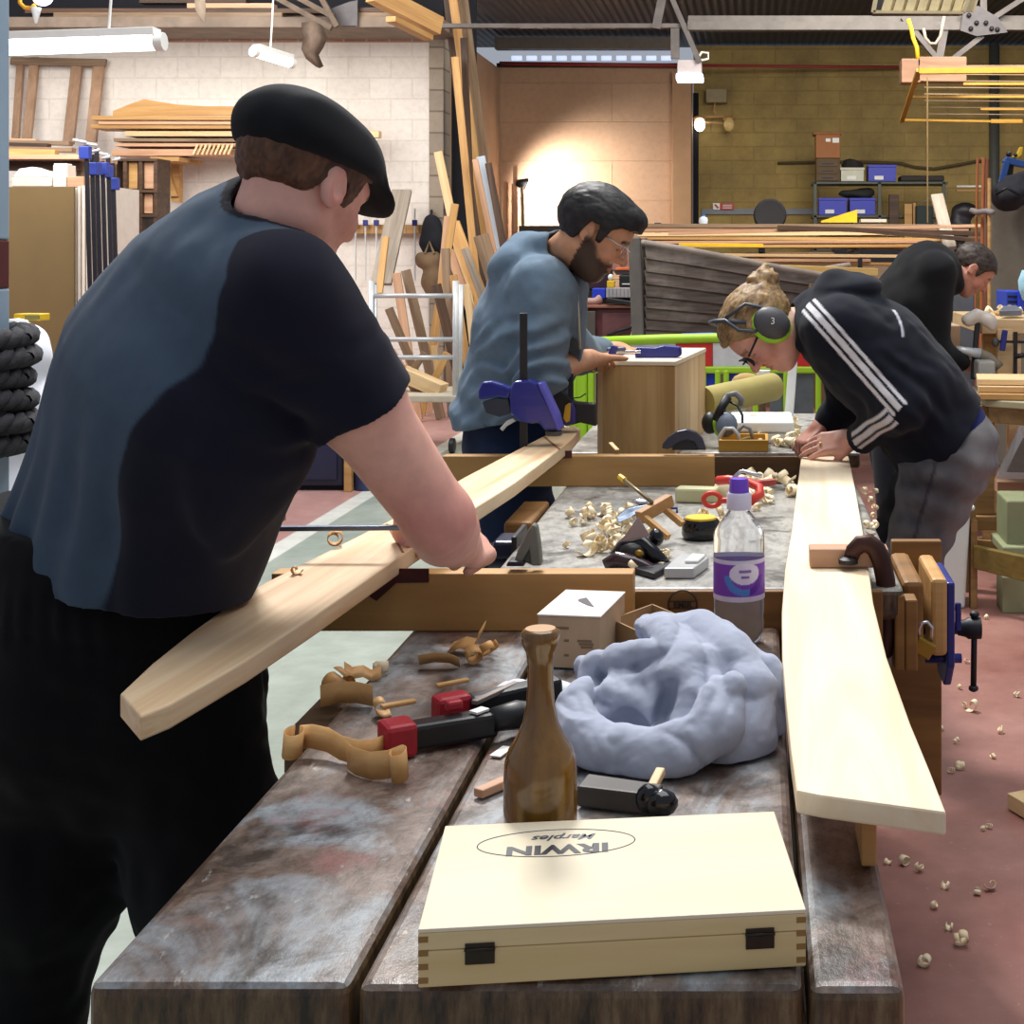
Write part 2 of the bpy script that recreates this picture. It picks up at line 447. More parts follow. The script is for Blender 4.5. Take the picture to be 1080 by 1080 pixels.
M_orange = m_block('orange_plaster', (188, 154, 126), (183, 149, 121), (178, 144, 116), 3.1, .55, bmp=.5, stain=(166, 130, 102), mix=.5)
M_yellow = m_block('yellow_brick', (172, 148, 88), (164, 140, 82), (157, 134, 79), .62, .2, bmp=.5, stain=(112, 94, 60), mix=.8)
M_steel = plain('grey_steel', (88, 82, 80), .5, .3, .25, 6)
M_dsteel = plain('dark_steel', (44, 42, 46), .5, .4, .25, 6)
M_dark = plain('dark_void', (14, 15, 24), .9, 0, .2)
M_roof = m_corr('dark_roof_sheet', (14, 16, 30), (26, 28, 46))
M_pine = wood('pale_pine', (232, 204, 160), (206, 168, 116))
M_pine2 = wood('honey_pine', (206, 164, 104), (172, 126, 72))
M_oldwood = wood('weathered_timber', (150, 126, 100), (104, 82, 62))
M_darkwood = wood('dark_timber', (92, 66, 46), (50, 34, 26))
M_pinkwood = wood('pink_timber', (206, 166, 134), (176, 130, 98))
M_greywood = wood('grey_timber', (176, 164, 150), (134, 122, 108))
M_black = plain('black_plastic', (22, 22, 25), .45, 0, .2)
M_white_pl = plain('white_plastic', (232, 232, 226), .5, 0, .04)
M_blue = plain('blue_plastic', (28, 56, 190), .4, 0, .08)
M_navy = plain('navy_plastic', (32, 38, 118), .35, 0, .1)
M_chrome = plain('bright_steel', (196, 198, 204), .25, .9, .08)
M_galv = plain('galvanised_steel', (206, 208, 208), .4, .35, .1)
M_yel = plain('yellow_paint', (226, 182, 30), .5, 0, .1)
# ================================================================ shell
struct('floor', MB().box((-14, -2, -.1), (9, 21, 0)), m_floor(), loc=(0, 0, 0))
struct('wall_left', MB().box((-13, 15, 0), (-3.42, 15.25, 3.67)), M_white, loc=(0, 15, 0))
struct('trim_1', MB().box((-3.42, 14.98, 0), (-3.27, 15.3, 3.72)), M_grey, loc=(-3.2, 15, 0.02))
M_brickred = m_block('red_brick_course', (188, 120, 96), (160, 108, 88), (190, 170, 150), .24, .07)
struct('trim_2', MB().box((-13, 14.98, 3.67), (-3.42, 15.25, 3.73)), M_brickred, loc=(0, 15, 3.67))
struct('wall_side', MB().box((-3.8, 15.3, 0), (-3.57, 20, 4.05)), plain('beige_plaster', (170, 142, 116), .9, 0, .1, 2, .4), loc=(-3.57, 17, 0))
struct('wall_back', MB().box((-3.8, 20, 0), (-.87, 20.3, 4.08)), M_orange, loc=(-2, 20, 0))
struct('trim_3', MB().box((-1.14, 19.82, 0), (-.87, 20.1, 4.0)), plain('pier_plaster', (176, 138, 104), .9, 0, .1, 3, .4), bev=.01)
struct('wall_right', MB().box((-.87, 20.5, 0), (9, 20.8, 4.45)), M_yellow, loc=(0, 20.5, 0))
struct('trim_21', MB().box((-3.26, 15.34, 0), (-3.0, 15.4, 4.3)), M_dark)  # dark sheet added to blacken the gap behind the leaning timbers
struct('trim_4', MB().tube([(-.83, 20.35, 0), (-.83, 20.35, 3.75)], .04, 12), M_dark, smooth=True)
struct('trim_5', MB().box((-.75, 20.46, 2.02), (1.25, 20.52, 2.1)), plain('grey_trunking', (120, 124, 132), .5, 0, .08))
struct('trim_6', MB().tube([(3.45, 20.4, 0), (3.45, 20.4, 4.45)], .075, 12), plain('grey_downpipe', (70, 72, 66), .6), smooth=True)
struct('ceiling', MB().box((-14, 15.2, 4.5), (9, 21, 4.6)), M_roof, loc=(0, 18, 4.5))
# wall head, pipes, purlins, rooflight strip
struct('trim_7', MB().tube([(-3.55, 19.86, 4.11), (-.9, 19.86, 4.08)], .028, 8).tube([(-.9, 19.86, 4.08), (3.0, 20.4, 4.12)], .022, 8), plain('red_pipe', (140, 48, 44), .5), smooth=True)
struct('trim_8', MB().box((-3.6, 19.75, 4.3), (-1.1, 19.95, 4.46)), plain('purlin_grey', (110, 100, 92), .6))
struct('trim_9', MB().box((-3.6, 19.9, 4.07), (-.9, 20.3, 4.12)), M_dsteel)
mb = MB()
for i in range(11):
    x = -3.4+i*.21; mb.tube([(x, 19.98, 4.2), (x+.14, 19.98, 4.2)], .035, 8)
struct('window_1', mb, emis('rooflight_glow', (186, 198, 240), 1.3), smooth=True)
# main truss: chord, posts, braces, gusset plates
struct('trim_10', MB().box((-3.4, 14, 3.67), (-.65, 14.08, 3.71)).box((-.65, 13.95, 3.64), (4, 14.08, 3.72)).box((-.65, 14.08, 3.72), (4, 14.1, 3.8)), plain('truss_paint', (92, 86, 82), .5, .2, .2, 8))
mb = MB()
def tb(a, b, w, d=14, mm=None):
    (mm or mb).bar(P(a[0], a[1], d), P(b[0], b[1], d), w*d/F, .05)
tb((700, -10), (692, 30), 9); tb((706, -8), (738, 66), 8); tb((712, 30), (712, 62), 9)
tb((952, 18), (990, 64), 7); tb((998, 20), (990, 64), 8); tb((1036, 38), (1000, 66), 8); tb((1080, -2), (1040, 24), 7); tb((1037, -10), (1037, 12), 7)
struct('trim_11', mb, M_steel)
mb = MB().prism([P(x, y, 13.9) for x, y in ((1013, 32), (1016, 10), (1032, 6), (1052, 18), (1063, 34), (1030, 38))], (0, .03, 0))
struct('trim_12', mb, plain('gusset_steel', (78, 74, 76), .5, .3, .2))
mb = MB()
for x, y in ((1022, 16), (1030, 24), (1024, 30), (1040, 24), (1046, 30), (1052, 31)): mb.ball(P(x, y, 13.88), .025, n=8)
struct('trim_13', mb, M_dsteel, smooth=True)
# cluttered roof edge over the white wall
struct('trim_14', MB().box((-8.2, 14.1, 3.69), (-3.1, 14.9, 3.79)), plain('eaves_beam', (128, 112, 98), .7, 0, .25, 4))
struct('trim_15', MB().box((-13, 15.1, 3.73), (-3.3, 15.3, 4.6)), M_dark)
mb = MB().prism([P(x, y, 14.05) for x, y in ((340, 14), (352, 8), (368, 2), (377, 0), (377, 27), (358, 27))], (0, .03, 0))
struct('trim_16', mb, plain('gusset_steel', (78, 74, 76), .5))
mb = MB(); 
for a, b, w_ in (((285, -6), (350, 30), 8), ((300, -10), (352, 18), 5), ((338, -4), (356, 28), 6)): tb(a, b, w_, 13.9, mb)
struct('trim_17', mb, plain('rusty_brace', (104, 88, 74), .7, .2, .3, 8))
for i, (x0, x1, k, dd, m_) in enumerate(((60, 300, 0, 14.2, M_oldwood), (30, 345, 1, 14.25, M_darkwood), (120, 345, 0, 14.4, M_oldwood), (377, 450, 1, 14.2, M_darkwood), (377, 452, 0, 14.2, M_oldwood), (200, 290, 2, 14.25, M_pinkwood), (150, 262, 3, 14.25, M_darkwood))):
    z = 3.816+k*.0505; plank('stored_timber', V((x0-VX)/F*dd, dd, z), V((x1-VX)/F*dd, dd, z), .14, .048, m_, 'long sawn timber stored flat on the roof beams above the white wall', 'timber', group='timbers stored on the roof beams')
for i, x in enumerate((220, 288, 345, 398)):
    tag(obj('packing_block', MB().box((P(x, 0, 15).x, 14.985, 3.731), (P(x+22, 0, 15).x, 15.085, 3.80)), M_pine2, bev=.005), 'small yellowish timber block on top of the white wall', 'block', 'packing blocks on the white wall top')
mb = MB().bar(P(385, -12, 12.2), P(456, 27, 13.6), .2, .12)
o = plank('roof_joist', P(392, -8, 12.6), P(462, 28, 13.2), .12, .17, M_pine2, 'pale squared timber joist running out from the eaves above the white wall', 'beam')
plank('joist_packer', P(412, 20, 12.5), P(452, 40, 13.1), .1, .05, M_pine2, 'short pale batten fixed under the squared joist at the eaves', 'batten')
mb = MB().sheet([[P(318, 24, 13.8), P(330, 22, 13.7), P(340, 27, 13.8)], [P(320, 40, 13.8), P(332, 42, 13.65), P(345, 40, 13.8)], [P(318, 52, 13.75), P(329, 54, 13.7), P(341, 50, 13.8)], [P(323, 62, 13.8), P(331, 61, 13.7), P(336, 58, 13.8)], [P(333, 70, 13.8), P(337, 72, 13.75), P(341, 70, 13.8)]])
tag(obj('bent_flashing', mb, plain('rust_sheet', (110, 92, 78), .7, .1, .3, 9), smooth=True, solid=.006), 'torn bent strip of flashing hanging from the eaves', 'flashing')
mb = MB().sheet([[P(205, -4, 13.8), P(216, -4, 13.75)], [P(206, 10, 13.75), P(217, 9, 13.8)], [P(212, 22, 13.8), P(216, 23, 13.75)]])
tag(obj('hanging_rag', mb, plain('dusty_cloth', (150, 134, 118), .9), smooth=True, solid=.006), 'small dusty strip of cloth hanging beside the beam over the tube light', 'rag')
# ================================================================ lamps in view
def fluoro(a, b, r, cable_x, label, d):
    t = thing('fluorescent_lamp', label, 'lamp', (a+b)/2)
    n = (b-a).normalized()
    obj('housing', MB().bar(a+V(0, 0, r*1.1), b+V(0, 0, r*1.1), r*2.2, r*.9), M_white_pl, t, bev=.004)
    obj('tube', MB().tube([a, b], r, 10), emis('tube_glow', (244, 248, 255), 6), t, smooth=True)
    for e, s in ((a, -1), (b, 1)): obj('end_cap', MB().tube([e-n*.01*s, e+n*.04*s], r*1.06, 10), M_white_pl, t, smooth=True, auto=40)
    p = a+(b-a)*cable_x
    obj('cord', MB().tube([p, p+V(.02, 0, .3), p+V(.06, 0, 1.2)], .008, 6), M_white_pl, t)
fluoro(P(-20, 50, 8), P(166, 44, 8), .05, .72, 'bright fluorescent tube hanging low beside the blue steel post', 8)
fluoro(P(270, 55, 12.5), P(306, 66, 12.9), .045, .4, 'small slanting fluorescent tube near the top of the white wall', 12.5)
t = thing('bay_lamp', 'square white bay lamp with glowing underside hanging by the orange wall', 'lamp', P(727, 74, 14))
obj('housing', MB().prism([P(714, 78, 14), P(740, 78, 14), P(739.5, 63, 14), P(714.5, 63, 14)], (0, .26, 0)), plain('lamp_grey', (170, 160, 160), .5), t, bev=.01)
obj('diffuser', MB().prism([P(713, 84, 13.98), P(741, 84, 13.98), P(741, 77.5, 13.98), P(713, 77.5, 13.98)], (0, .28, 0)), emis('bay_glow', (225, 232, 255), 5), t, bev=.008)
obj('cord', MB().tube([P(735, 63, 14.1), P(740, 55, 14.1), P(747, 56, 14.1), P(747, 62, 14.1), P(738, 64, 14.1)], .012, 6), M_white_pl, t)
t = thing('emergency_lamp', 'twin headed emergency spotlight with one head lit on the brick wall', 'lamp', P(754, 120, 20.4))
obj('battery_case', MB().box(P(744.5, 108, 20.3), P(767, 95, 20.5)), plain('case_grey', (140, 126, 92), .6), t, bev=.01)
obj('bracket', MB().bar(P(740, 123, 20.3), P(772, 123, 20.3), .05, .03).bar(P(742, 129, 20.3), P(766, 130, 20.3), .02, .02).tube([P(754, 108, 20.35), P(753, 116, 20.3), P(757, 123, 20.3)], .012, 6), M_pine2, t)
for x, e, m_ in ((738, -1, emis('spot_glow', (255, 250, 235), 6)), (769, 1, plain('spot_glass', (230, 200, 130), .3))):
    h = obj('lamp_head', MB().ball(P(x, 125, 20.25), (.09, .06, .045), n=12), M_pine2, t, smooth=True)
    obj('lens', MB().ball(P(x, 131.5, 20.2), (.078, .06, .1), n=12), m_, h, smooth=True)
t = thing('work_lamp', 'bright clip-on work lamp shining at the orange wall', 'lamp', P(556, 196, 19.2))
obj('shade', MB().lathe([(.03, -.1), (.05, -.08), (.09, .06), (.085, .06)], P(552, 194, 19.2), 14, frame((1, .2, -.15)) @ Matrix.Rotation(PI/2, 3, 'Y')), M_black, t, smooth=True)
obj('bulb', MB().bar(P(555.5, 203, 19.1), P(561, 190, 19.1), .1, .05), emis('work_glow', (255, 248, 235), 14), t, bev=.01)
sp = bpy.data.lights.new('work_lamp_beam', 'SPOT'); sp.energy = 260; sp.spot_size = 2.3; sp.spot_blend = .6; sp.shadow_soft_size = .08; sp.color = (1, .94, .86)
so = bpy.data.objects.new('work_lamp_beam', sp); C.objects.link(so); so.location = P(563, 197, 19.25)
so.rotation_euler = (P(600, 212, 20)-P(563, 197, 19.25)).to_track_quat('-Z', 'Y').to_euler()
t = thing('caged_lamp', 'glowing caged inspection lamp with an orange hook above the blue post', 'lamp', P(42, 2, 8.2))
obj('bulb', MB().ball(P(45, -2, 8.2), (.055, .045, .045), n=14), emis('tube_glow', (244, 248, 255), 6), t, smooth=True)
obj('hook', MB().tube([P(21, -8, 8.2), P(21, 3, 8.2), P(26, 8, 8.2), P(33, 8.5, 8.2), P(37, 5, 8.2)], .012, 8), plain('orange_cable', (240, 170, 40), .5), t, smooth=True)
obj('guard', MB().lathe([(.03, 0), (.018, -.05), (.006, -.09)], P(38, 8, 8.2), 10), M_white_pl, t, smooth=True)
# heater grille
t = thing('heater_grille', 'cream slatted heater hanging under the roof at the top edge', 'heater', P(970, 6, 10))
obj('frame', MB().bar(P(921, 12.6, 10), P(1016, 13.3, 10), .03, .02).bar(P(921, 13, 10), P(926, -14, 10), .03, .03).bar(P(1016, 13, 10), P(1026, -14, 10), .03, .03), plain('cream_metal', (204, 190, 150), .5), t)
mb = MB()
for i in range(8):
    x = 929+i*12.5; mb.prism([P(x, 12, 10.02), P(x+9, 12, 10.02), P(x+17, -14, 10.02), P(x+8, -14, 10.02)], (.02, .03, 0))
obj('slat_panel', mb, plain('cream_metal', (204, 190, 150), .5), t)
obj('backing', MB().prism([P(922, 12, 10.1), P(1016, 12, 10.1), P(1026, -14, 10.1), P(926, -14, 10.1)], (0, .2, 0)), M_dsteel, t)
tag(obj('loose_cable', MB().tube([P(974, 30, 12), P(976, 40, 12), P(981, 46, 12), P(987, 46, 12), P(992, 38, 12), P(996, 16, 12)], .014, 8), plain('white_cable', (140, 128, 114), .6), smooth=True), 'pale cable looping below the slatted heater', 'cable')
tag(obj('yellow_hose', MB().tube([P(958, 20, 12.1), P(961, 30, 12.1), P(963, 40, 12.1), P(967, 50, 12.1), P(968, 62, 12.1)], .018, 8), M_yel, smooth=True), 'yellow hose running down to the hanging rack', 'hose')
# hanging yellow rack
t = thing('hoist_rack', 'yellow metal rack hoisted up against the brick wall', 'rack', P(1020, 100, 11.5))
D = 11.5
my = plain('rack_yellow', (170, 124, 26), .5, 0, .15)
obj('front_rail', MB().bar(P(969, 75, D), P(1100, 74, D), .06, .045), my, t)
obj('rod', MB().bar(P(969, 70.5, D+.02), P(1100, 70, D+.02), .03, .02), M_oldwood, t)
for y, x0, d_ in ((88.5, 1016, D+.8), (102, 962, D+1.2), (115, 1034, D+1.5)): obj('cross_rail', MB().bar(P(x0, y, d_), P(1100, y, d_), .03, .022), my, t)
obj('rear_rail', MB().bar(P(953, 126.5, D+1.8), P(1045, 128, D+1.8), .03, .02).bar(P(1045, 128, D+1.8), P(1078, 128, D+1.8), .05, .035), my, t)
obj('side_rail', MB().bar(P(969, 74, D), P(951, 128, D+1.8), .04, .03), my, t)
mb = MB()
for i in range(7): mb.bar(P(975, 78+i*7, D+.3+.2*i), P(1100, 79+i*7, D+.3+.2*i), .008, .008)
obj('mesh', mb, M_oldwood, t)
tag(obj('plank_end_box', MB().box(P(951, 87, 12.4), P(968, 65, 12.6)).box(P(968, 85.5, 12.4), P(1016, 63, 12.6)), wood('hung_board', (156, 118, 92), (126, 92, 70)), bev=.006), 'pinkish timber board hung above the yellow rack', 'board')
tag(obj('pull_cord', MB().tube([P(978, 82, 11.2), P(978.3, 235, 11.2)], .006, 6), plain('cord_beige', (130, 106, 66), .8)), 'thin cord hanging straight down from the yellow rack', 'cord')
# ================================================================ benches
def m_bench(name, c1, c2, c3, stain):
    m, nt, b = newmat(name); v = coords(nt, (1, .5, 1)); n = noise(nt, v, 13, 8, .7, 1.2); n2 = noise(nt, v, 55, 6, .75); n3 = noise(nt, v, 7, 5, .6, .8)
    c = mixc(nt, ramp(nt, n, ((.38, BW[0]), (.58, BW[1]))), lin(c1), lin(c2))
    c = mixc(nt, ramp(nt, n3, ((.5, BW[0]), (.62, (.85, .85, .85, 1)))), c, lin(c3))
    n4 = noise(nt, coords(nt), 10, 4)
    c = mixc(nt, ramp(nt, n4, ((.6, BW[0]), (.72, (.6, .6, .6, 1)))), c, lin(stain))
    n6 = noise(nt, coords(nt), 5.5, 5, .65, .6)
    c = mixc(nt, ramp(nt, n6, ((.36, (.75, .75, .75, 1)), (.46, BW[0]))), c, lin(tuple(x*.45 for x in c1)))
    c = mixc(nt, .9, c, ramp(nt, n2, ((.32, (.45, .42, .4, 1)), (.55, BW[1]))), 'MULTIPLY')
    n5 = noise(nt, coords(nt, (1, .35, 1)), 42, 4, .7)
    c = mixc(nt, ramp(nt, n5, ((.64, BW[0]), (.72, (.75, .75, .75, 1)))), c, lin((196, 192, 186)))
    ge = nt.nodes.new('ShaderNodeNewGeometry'); sx = nt.nodes.new('ShaderNodeSeparateXYZ'); nt.links.new(ge.outputs['Normal'], sx.inputs[0])
    side = ramp(nt, sx.outputs[2], ((.25, BW[1]), (.8, BW[0])))
    rawn = noise(nt, coords(nt, (6, 6, 1.2)), 9, 6, .7)
    raw = ramp(nt, rawn, ((.35, lin((40, 28, 20))), (.52, lin((92, 70, 46))), (.7, lin((128, 106, 78)))))
    c = mixc(nt, side, c, raw)
    nt.links.new(c, b.inputs['Base Color']); b.inputs['Roughness'].default_value = .36
    bump(nt, b, n2, .35, .004); return m
M_b1 = m_bench('worn_bench_paint', (92, 70, 56), (138, 122, 112), (160, 168, 174), (146, 84, 80))
M_b2 = m_bench('grey_bench_paint', (150, 148, 142), (172, 170, 164), (186, 184, 178), (150, 128, 104))
M_bw = wood('bench_brown', (156, 112, 58), (112, 76, 36), .55, .6)
M_bw2 = wood('bench_end', (104, 76, 44), (60, 42, 26), .6)
BZ = .75; B2 = .812
t = thing('workbench', 'long scuffed brown workbench closest to the camera with mallet and boxes on it', 'workbench', (-.24, 1.95, 0))
for x0, x1, y1, dz in ((-.615, -.373, 2.58, 0), (-.366, .046, 2.58, -.002), (.051, .14, 2.58, -.004)):
    c = Vector(((x0+x1)/2, 1.95, BZ)); o = obj('top_plank', MB().box((x0, 1.31, BZ-.07+dz), (x1, y1, BZ+dz)), M_b1, t, bev=.012, seg=3)
obj('apron', MB().box((-.56, 1.36, BZ-.24), (.1, 1.4, BZ-.072)).box((-.56, 1.4, BZ-.24), (-.52, 2.5, BZ-.072)).box((.06, 1.4, BZ-.24), (.1, 2.5, BZ-.072)), M_bw2, t, bev=.004)
for x in (-.51, .01):
    for y in (1.44, 2.42): obj('leg', MB().box((x-.04, y-.04, 0), (x+.04, y+.04, BZ-.072)), M_bw2, t, bev=.004)
obj('jaw_block', MB().box((-.672, 2.03, BZ-.13), (-.617, 2.2, BZ-.012)), M_bw2, t, bev=.006)
t = thing('workbench', 'middle workbench with grey paint worn top strewn with planes and shavings', 'workbench', (-.11, 3.2, 0)); bench2 = t
obj('tabletop', MB().box((-.5, 2.6, B2-.06), (.275, 3.8, B2)), M_b2, t, bev=.012, seg=3)
obj('front_board', MB().box((-.5, 2.585, .68), (.235, 2.599, B2-.001)), M_bw, t, bev=.003)
mk = Matrix.Translation(P(719, 634, 2.583)) @ Matrix.Rotation(PI/2, 4, 'X')
mb = MB(); R_ = .026
ring = [(math.cos(a)*R_, math.sin(a)*R_) for a in np.linspace(0, 2*PI, 41)]
cc = P(720, 638, 2.582)
mb.tube([cc+V(x, 0, y) for x, y in ring], .0014, 4)
for dz in (.0065, -.0065): mb.bar(cc+V(-.025, 0, dz), cc+V(.025, 0, dz), .0015, .0018)
M_brand = plain('burnt_brand', (44, 26, 12), .7)
obj('maker_stamp', mb, M_brand, t)
text('maker_lettering', 'EMIR', M_brand, Matrix.Translation(cc) @ Matrix.Rotation(PI/2, 4, 'X'), .016, t, extrude=.0005, bold=.0006)
obj('apron', MB().box((-.46, 2.66, .6), (-.42, 3.72, B2-.062)).box((.2, 2.66, .6), (.235, 3.72, B2-.062)), M_bw2, t, bev=.004)
for x in (-.4, .16):
    for y in (2.7, 3.68): obj('leg', MB().box((x-.04, y-.04, 0), (x+.04, y+.04, B2-.062)), M_bw, t, bev=.004)
obj('jaw_block', MB().box((-.566, 3.22, B2-.15), (-.503, 3.5, B2+.005)), M_bw, t, bev=.006)
t = thing('workbench', 'farther workbench end behind the beam carrying the chest and a white case', 'workbench', (-.1, 4.95, 0))
obj('tabletop', MB().box((-.58, 4.4, B2-.05), (.33, 5.5, B2)), M_b2, t, bev=.01)
obj('front_board', MB().box((-.58, 4.385, .69), (.26, 4.399, B2-.01)), M_bw2, t, bev=.003)
for x in (-.5, .2):
    for y in (4.5, 5.4): obj('leg', MB().box((x-.04, y-.04, 0), (x+.04, y+.04, B2-.05)), M_bw, t, bev=.004)
# ---------------------------------------------------------------- beams carrying the spar
M_beam = wood('beam_ply', (190, 148, 90), (164, 122, 70), .55, .5)
o = tag(obj('cross_beam', MB().box((-.86, 2.535, BZ+.001), (-.215, 2.58, BZ+.104)), M_beam, bev=.002), 'pale timber beam on edge behind the little cardboard box', 'beam')
o = tag(obj('cross_beam', MB().box((-.82, 3.745, B2+.001), (-.104, 3.79, B2+.081)), M_beam, bev=.002), 'pale timber beam on edge in front of the tall wooden chest', 'beam')
M_mar = plain('matt_maroon', (70, 20, 18), .7, 0, .15)  # thin dark maroon shapes set on the front of both beams
def pad(py, pxs, d, z, label):
    s = F/d
    pts = [P(x, y, d) for x, y in pxs]
    tag(obj('maroon_patch', MB().prism(pts, (0, .004, 0)), M_mar), label, 'pad')
pad(0, ((372, 613), (401, 601), (401, 613), (453, 613), (453, 601), (401, 600.5), (372, 601)), 2.529, 0, 'x') if False else None
tag(obj('maroon_patch', MB().prism([P(x, y, 2.529) for x, y in ((402, 600), (452, 600), (452, 614.5), (418, 615), (397, 634), (382, 624))], (0, .004, 0)), M_mar), 'dark maroon patch under the spar on the beam behind the little cardboard box', 'pad')
tag(obj('maroon_patch', MB().prism([P(x, y, 3.739) for x, y in ((588, 475.5), (603, 475.5), (603, 483), (592, 484), (577, 497), (571, 492))], (0, .004, 0)), M_mar), 'dark maroon patch under the spar on the beam before the chest', 'pad')
# ---------------------------------------------------------------- spar blank across the beams
SZ = lambda d: .887+.033*(d-2.6)
def onspar(px, py):
    d = 2.5
    for _ in range(30): d = F*(CH-SZ(d))/(py-VY)
    return P(px, py, d)
left = [(127, 731), (160, 700), (200, 668), (250, 632), (280, 614), (350, 579), (420, 544), (490, 503), (573, 460), (593, 451), (606, 449)]
right = [(612, 452), (603, 463), (587, 476), (543, 509), (436, 577), (333, 648), (260, 696), (215, 722), (180, 742), (148, 755)]
top = [onspar(*p) for p in left+right]
def plank2(name, top, offv, m, label, cat, ax, bev=.003):
    return tag(slab(name, top, offv, m, ax, bev), label, cat)
M_spar = wood('spar_pine', (240, 216, 180), (212, 170, 124), .5, 1.3, .03)
spar = plank2('spar_blank', top, (0, 0, -.032), M_spar, 'tapered pale pine spar resting across both beams at a slant', 'board', onspar(600, 460)-onspar(140, 743))
mb = MB(); a = onspar(408, 553)+V(0, 0, .0008); b = onspar(425, 583)+V(0, 0, .0008); mb.bar(a, b, .004, .0012); obj('pencil_line', mb, plain('brown_line', (150, 96, 60), .8), spar)
mb = MB(); a = onspar(574, 461)+V(0, 0, .0008); b = onspar(590, 474)+V(0, 0, .0008); mb.bar(a, b, .006, .0012); obj('pencil_line', mb, plain('brown_line', (150, 96, 60), .8), spar)
# clamp bar lying over the spar
t = thing('bar_clamp', 'thin grey steel clamp bar lying over the spar beside the bare forearm', 'clamp', P(350, 558, 2.55))
obj('bar', MB().bar(P(290, 557.5, 2.52), P(470, 556, 2.52), .012, .009), plain('clamp_steel', (112, 122, 142), .35, .7), t, bev=.002)
obj('jaw', MB().prism([P(x, y, 2.51) for x, y in ((279, 552), (286, 553), (292, 556), (292, 561), (284, 560), (279, 556))], (0, .03, 0)), M_black, t, bev=.003)
# ---------------------------------------------------------------- strake blank lying along the benches
Lf = [(845, 482), (840, 520), (835, 560), (828, 600), (824.5, 645), (825, 690), (829, 740), (834, 790), (840, 833)]
Rt = [(866, 838), (998, 856), (980, 810), (960, 762), (935, 692), (921, 635), (917, 605), (910, 560), (903, 520), (895, 481)]
top = [G(x, y, .842) for x, y in Lf+Rt]
M_strake = wood('strake_pine', (244, 228, 200), (230, 204, 166), .5, .8, .02)
plank2('strake_blank', top, (0, 0, -.026), M_strake, 'wide pale plank with a slanted end lying along the benches under the clamp', 'board', (0.02, 1, 0))
tag(obj('support_block', MB().box((.118, 1.56, BZ), (.135, 1.66, .8155)), M_pine2, bev=.002), 'narrow upright wooden block propping the overhanging end of the wide plank', 'block')
tag(obj('clamp_block', MB().obox((0, 0, 0), .073, .025, .0175), M_pinkwood, bev=.003, local=True, loc=P(897, 601, 2.62)*Vector((1, 1, 0)) + V(0, 0, .8605) if False else V((896-795)/572, 2.655, .8605)), 'short pinkish wood block clamped on top of the wide plank', 'block')
# G clamp on block and bench edge
t = thing('g_clamp', 'rust brown iron clamp arching over the wide plank at the bench edge', 'clamp', (.24, 2.62, .8))
M_rust = plain('rusted_iron', (64, 38, 32), .5, .5, .25, 20, .1)
d = 2.62
pts = [P(x, y, d) for x, y in ((897, 590), (900, 581), (907, 574), (916, 573), (924, 579), (930, 592), (934, 612), (936, 640), (936, 668), (932, 688), (922, 694), (914, 690))]
mb = MB()
for i in range(len(pts)-1): pass
W_ = [.013, .015, .017, .018, .018, .018, .018, .018, .018, .017, .015, .013]
mb.tube(pts, W_, 8, flat=.6)
obj('frame', mb, M_rust, t, smooth=True)
obj('swivel_pad', MB().lathe([(.018, 0), (.018, .008), (.01, .012)], P(893, 593, d)+V(.003, 0, -.002), 14), M_dsteel, t, smooth=True, auto=40)
obj('screw', MB().tube([P(914, 690, d), P(914, 655, d)], .008, 10), M_dsteel, t, smooth=True)
# ---------------------------------------------------------------- blue bench vice on the right side
t = thing('bench_vice', 'blue iron bench vice with wooden jaws and hanging handle at the bench side', 'vice', (.35, 2.78, .78)); M_vb = plain('vice_blue', (34, 40, 120), .4, .1, .1)
obj('inner_jaw', MB().box((.279, 2.66, .69), (.318, 2.92, B2)), M_bw, t, bev=.01)
obj('packing', MB().box((.258, 2.60, .66), (.277, 2.65, .80)).box((.277, 2.598, .66), (.30, 2.65, .792)), M_bw, t, bev=.004)
obj('outer_jaw', MB().box((.335, 2.68, .665), (.365, 2.90, B2)), M_pine2, t, bev=.008)
obj('jaw_plate', MB().prism([V(.366, y, z) for y, z in ((2.7, .64), (2.7, .80), (2.88, .80), (2.88, .64), (2.83, .59), (2.75, .59))], (.016, 0, 0)), M_vb, t, bev=.004)
obj('screw', MB().tube([(.3, 2.79, .69), (.43, 2.79, .69)], .012, 12), M_dsteel, t, smooth=True, auto=40)
obj('screw_head', MB().tube([(.40, 2.79, .69), (.415, 2.79, .69), (.42, 2.79, .69), (.445, 2.79, .69)], [.014, .017, .021, .021], 14), M_dsteel, t, smooth=True, auto=40)
hb = obj('handle', MB().tube([(.433, 2.79, .715), (.431, 2.79, .575)], .006, 10), M_dsteel, t, smooth=True)
for z in (.717, .572): obj('handle_cap', MB().ball((.433 if z > .6 else .431, 2.79, z), (.01, .01, .007)), M_dsteel, hb, smooth=True)
obj('release_lever', MB().bar((.398, 2.77, .69), (.398, 2.77, .745), .012, .008), M_vb, t, bev=.003)
obj('guide_rod', MB().tube([(.33, 2.74, .645), (.40, 2.74, .645)], .009, 10), M_vb, t, smooth=True)
tag(obj('upright_board', MB().box((.286, 2.95, .30), (.39, 2.975, .829)), M_bw, bev=.003, loc=(.34, 2.96, .3)), 'upright brown board held behind the vice jaws', 'board')
t = thing('padlock', 'brass padlock hanging below the blue vice', 'padlock', P(974, 682, 2.63))
R_ = Matrix.Rotation(.55, 3, 'Y')
obj('lock_body', MB().obox(P(974, 683, 2.63), .019, .009, .015, R_), plain('brass', (150, 118, 40), .35, .6, .15), t, bev=.003)
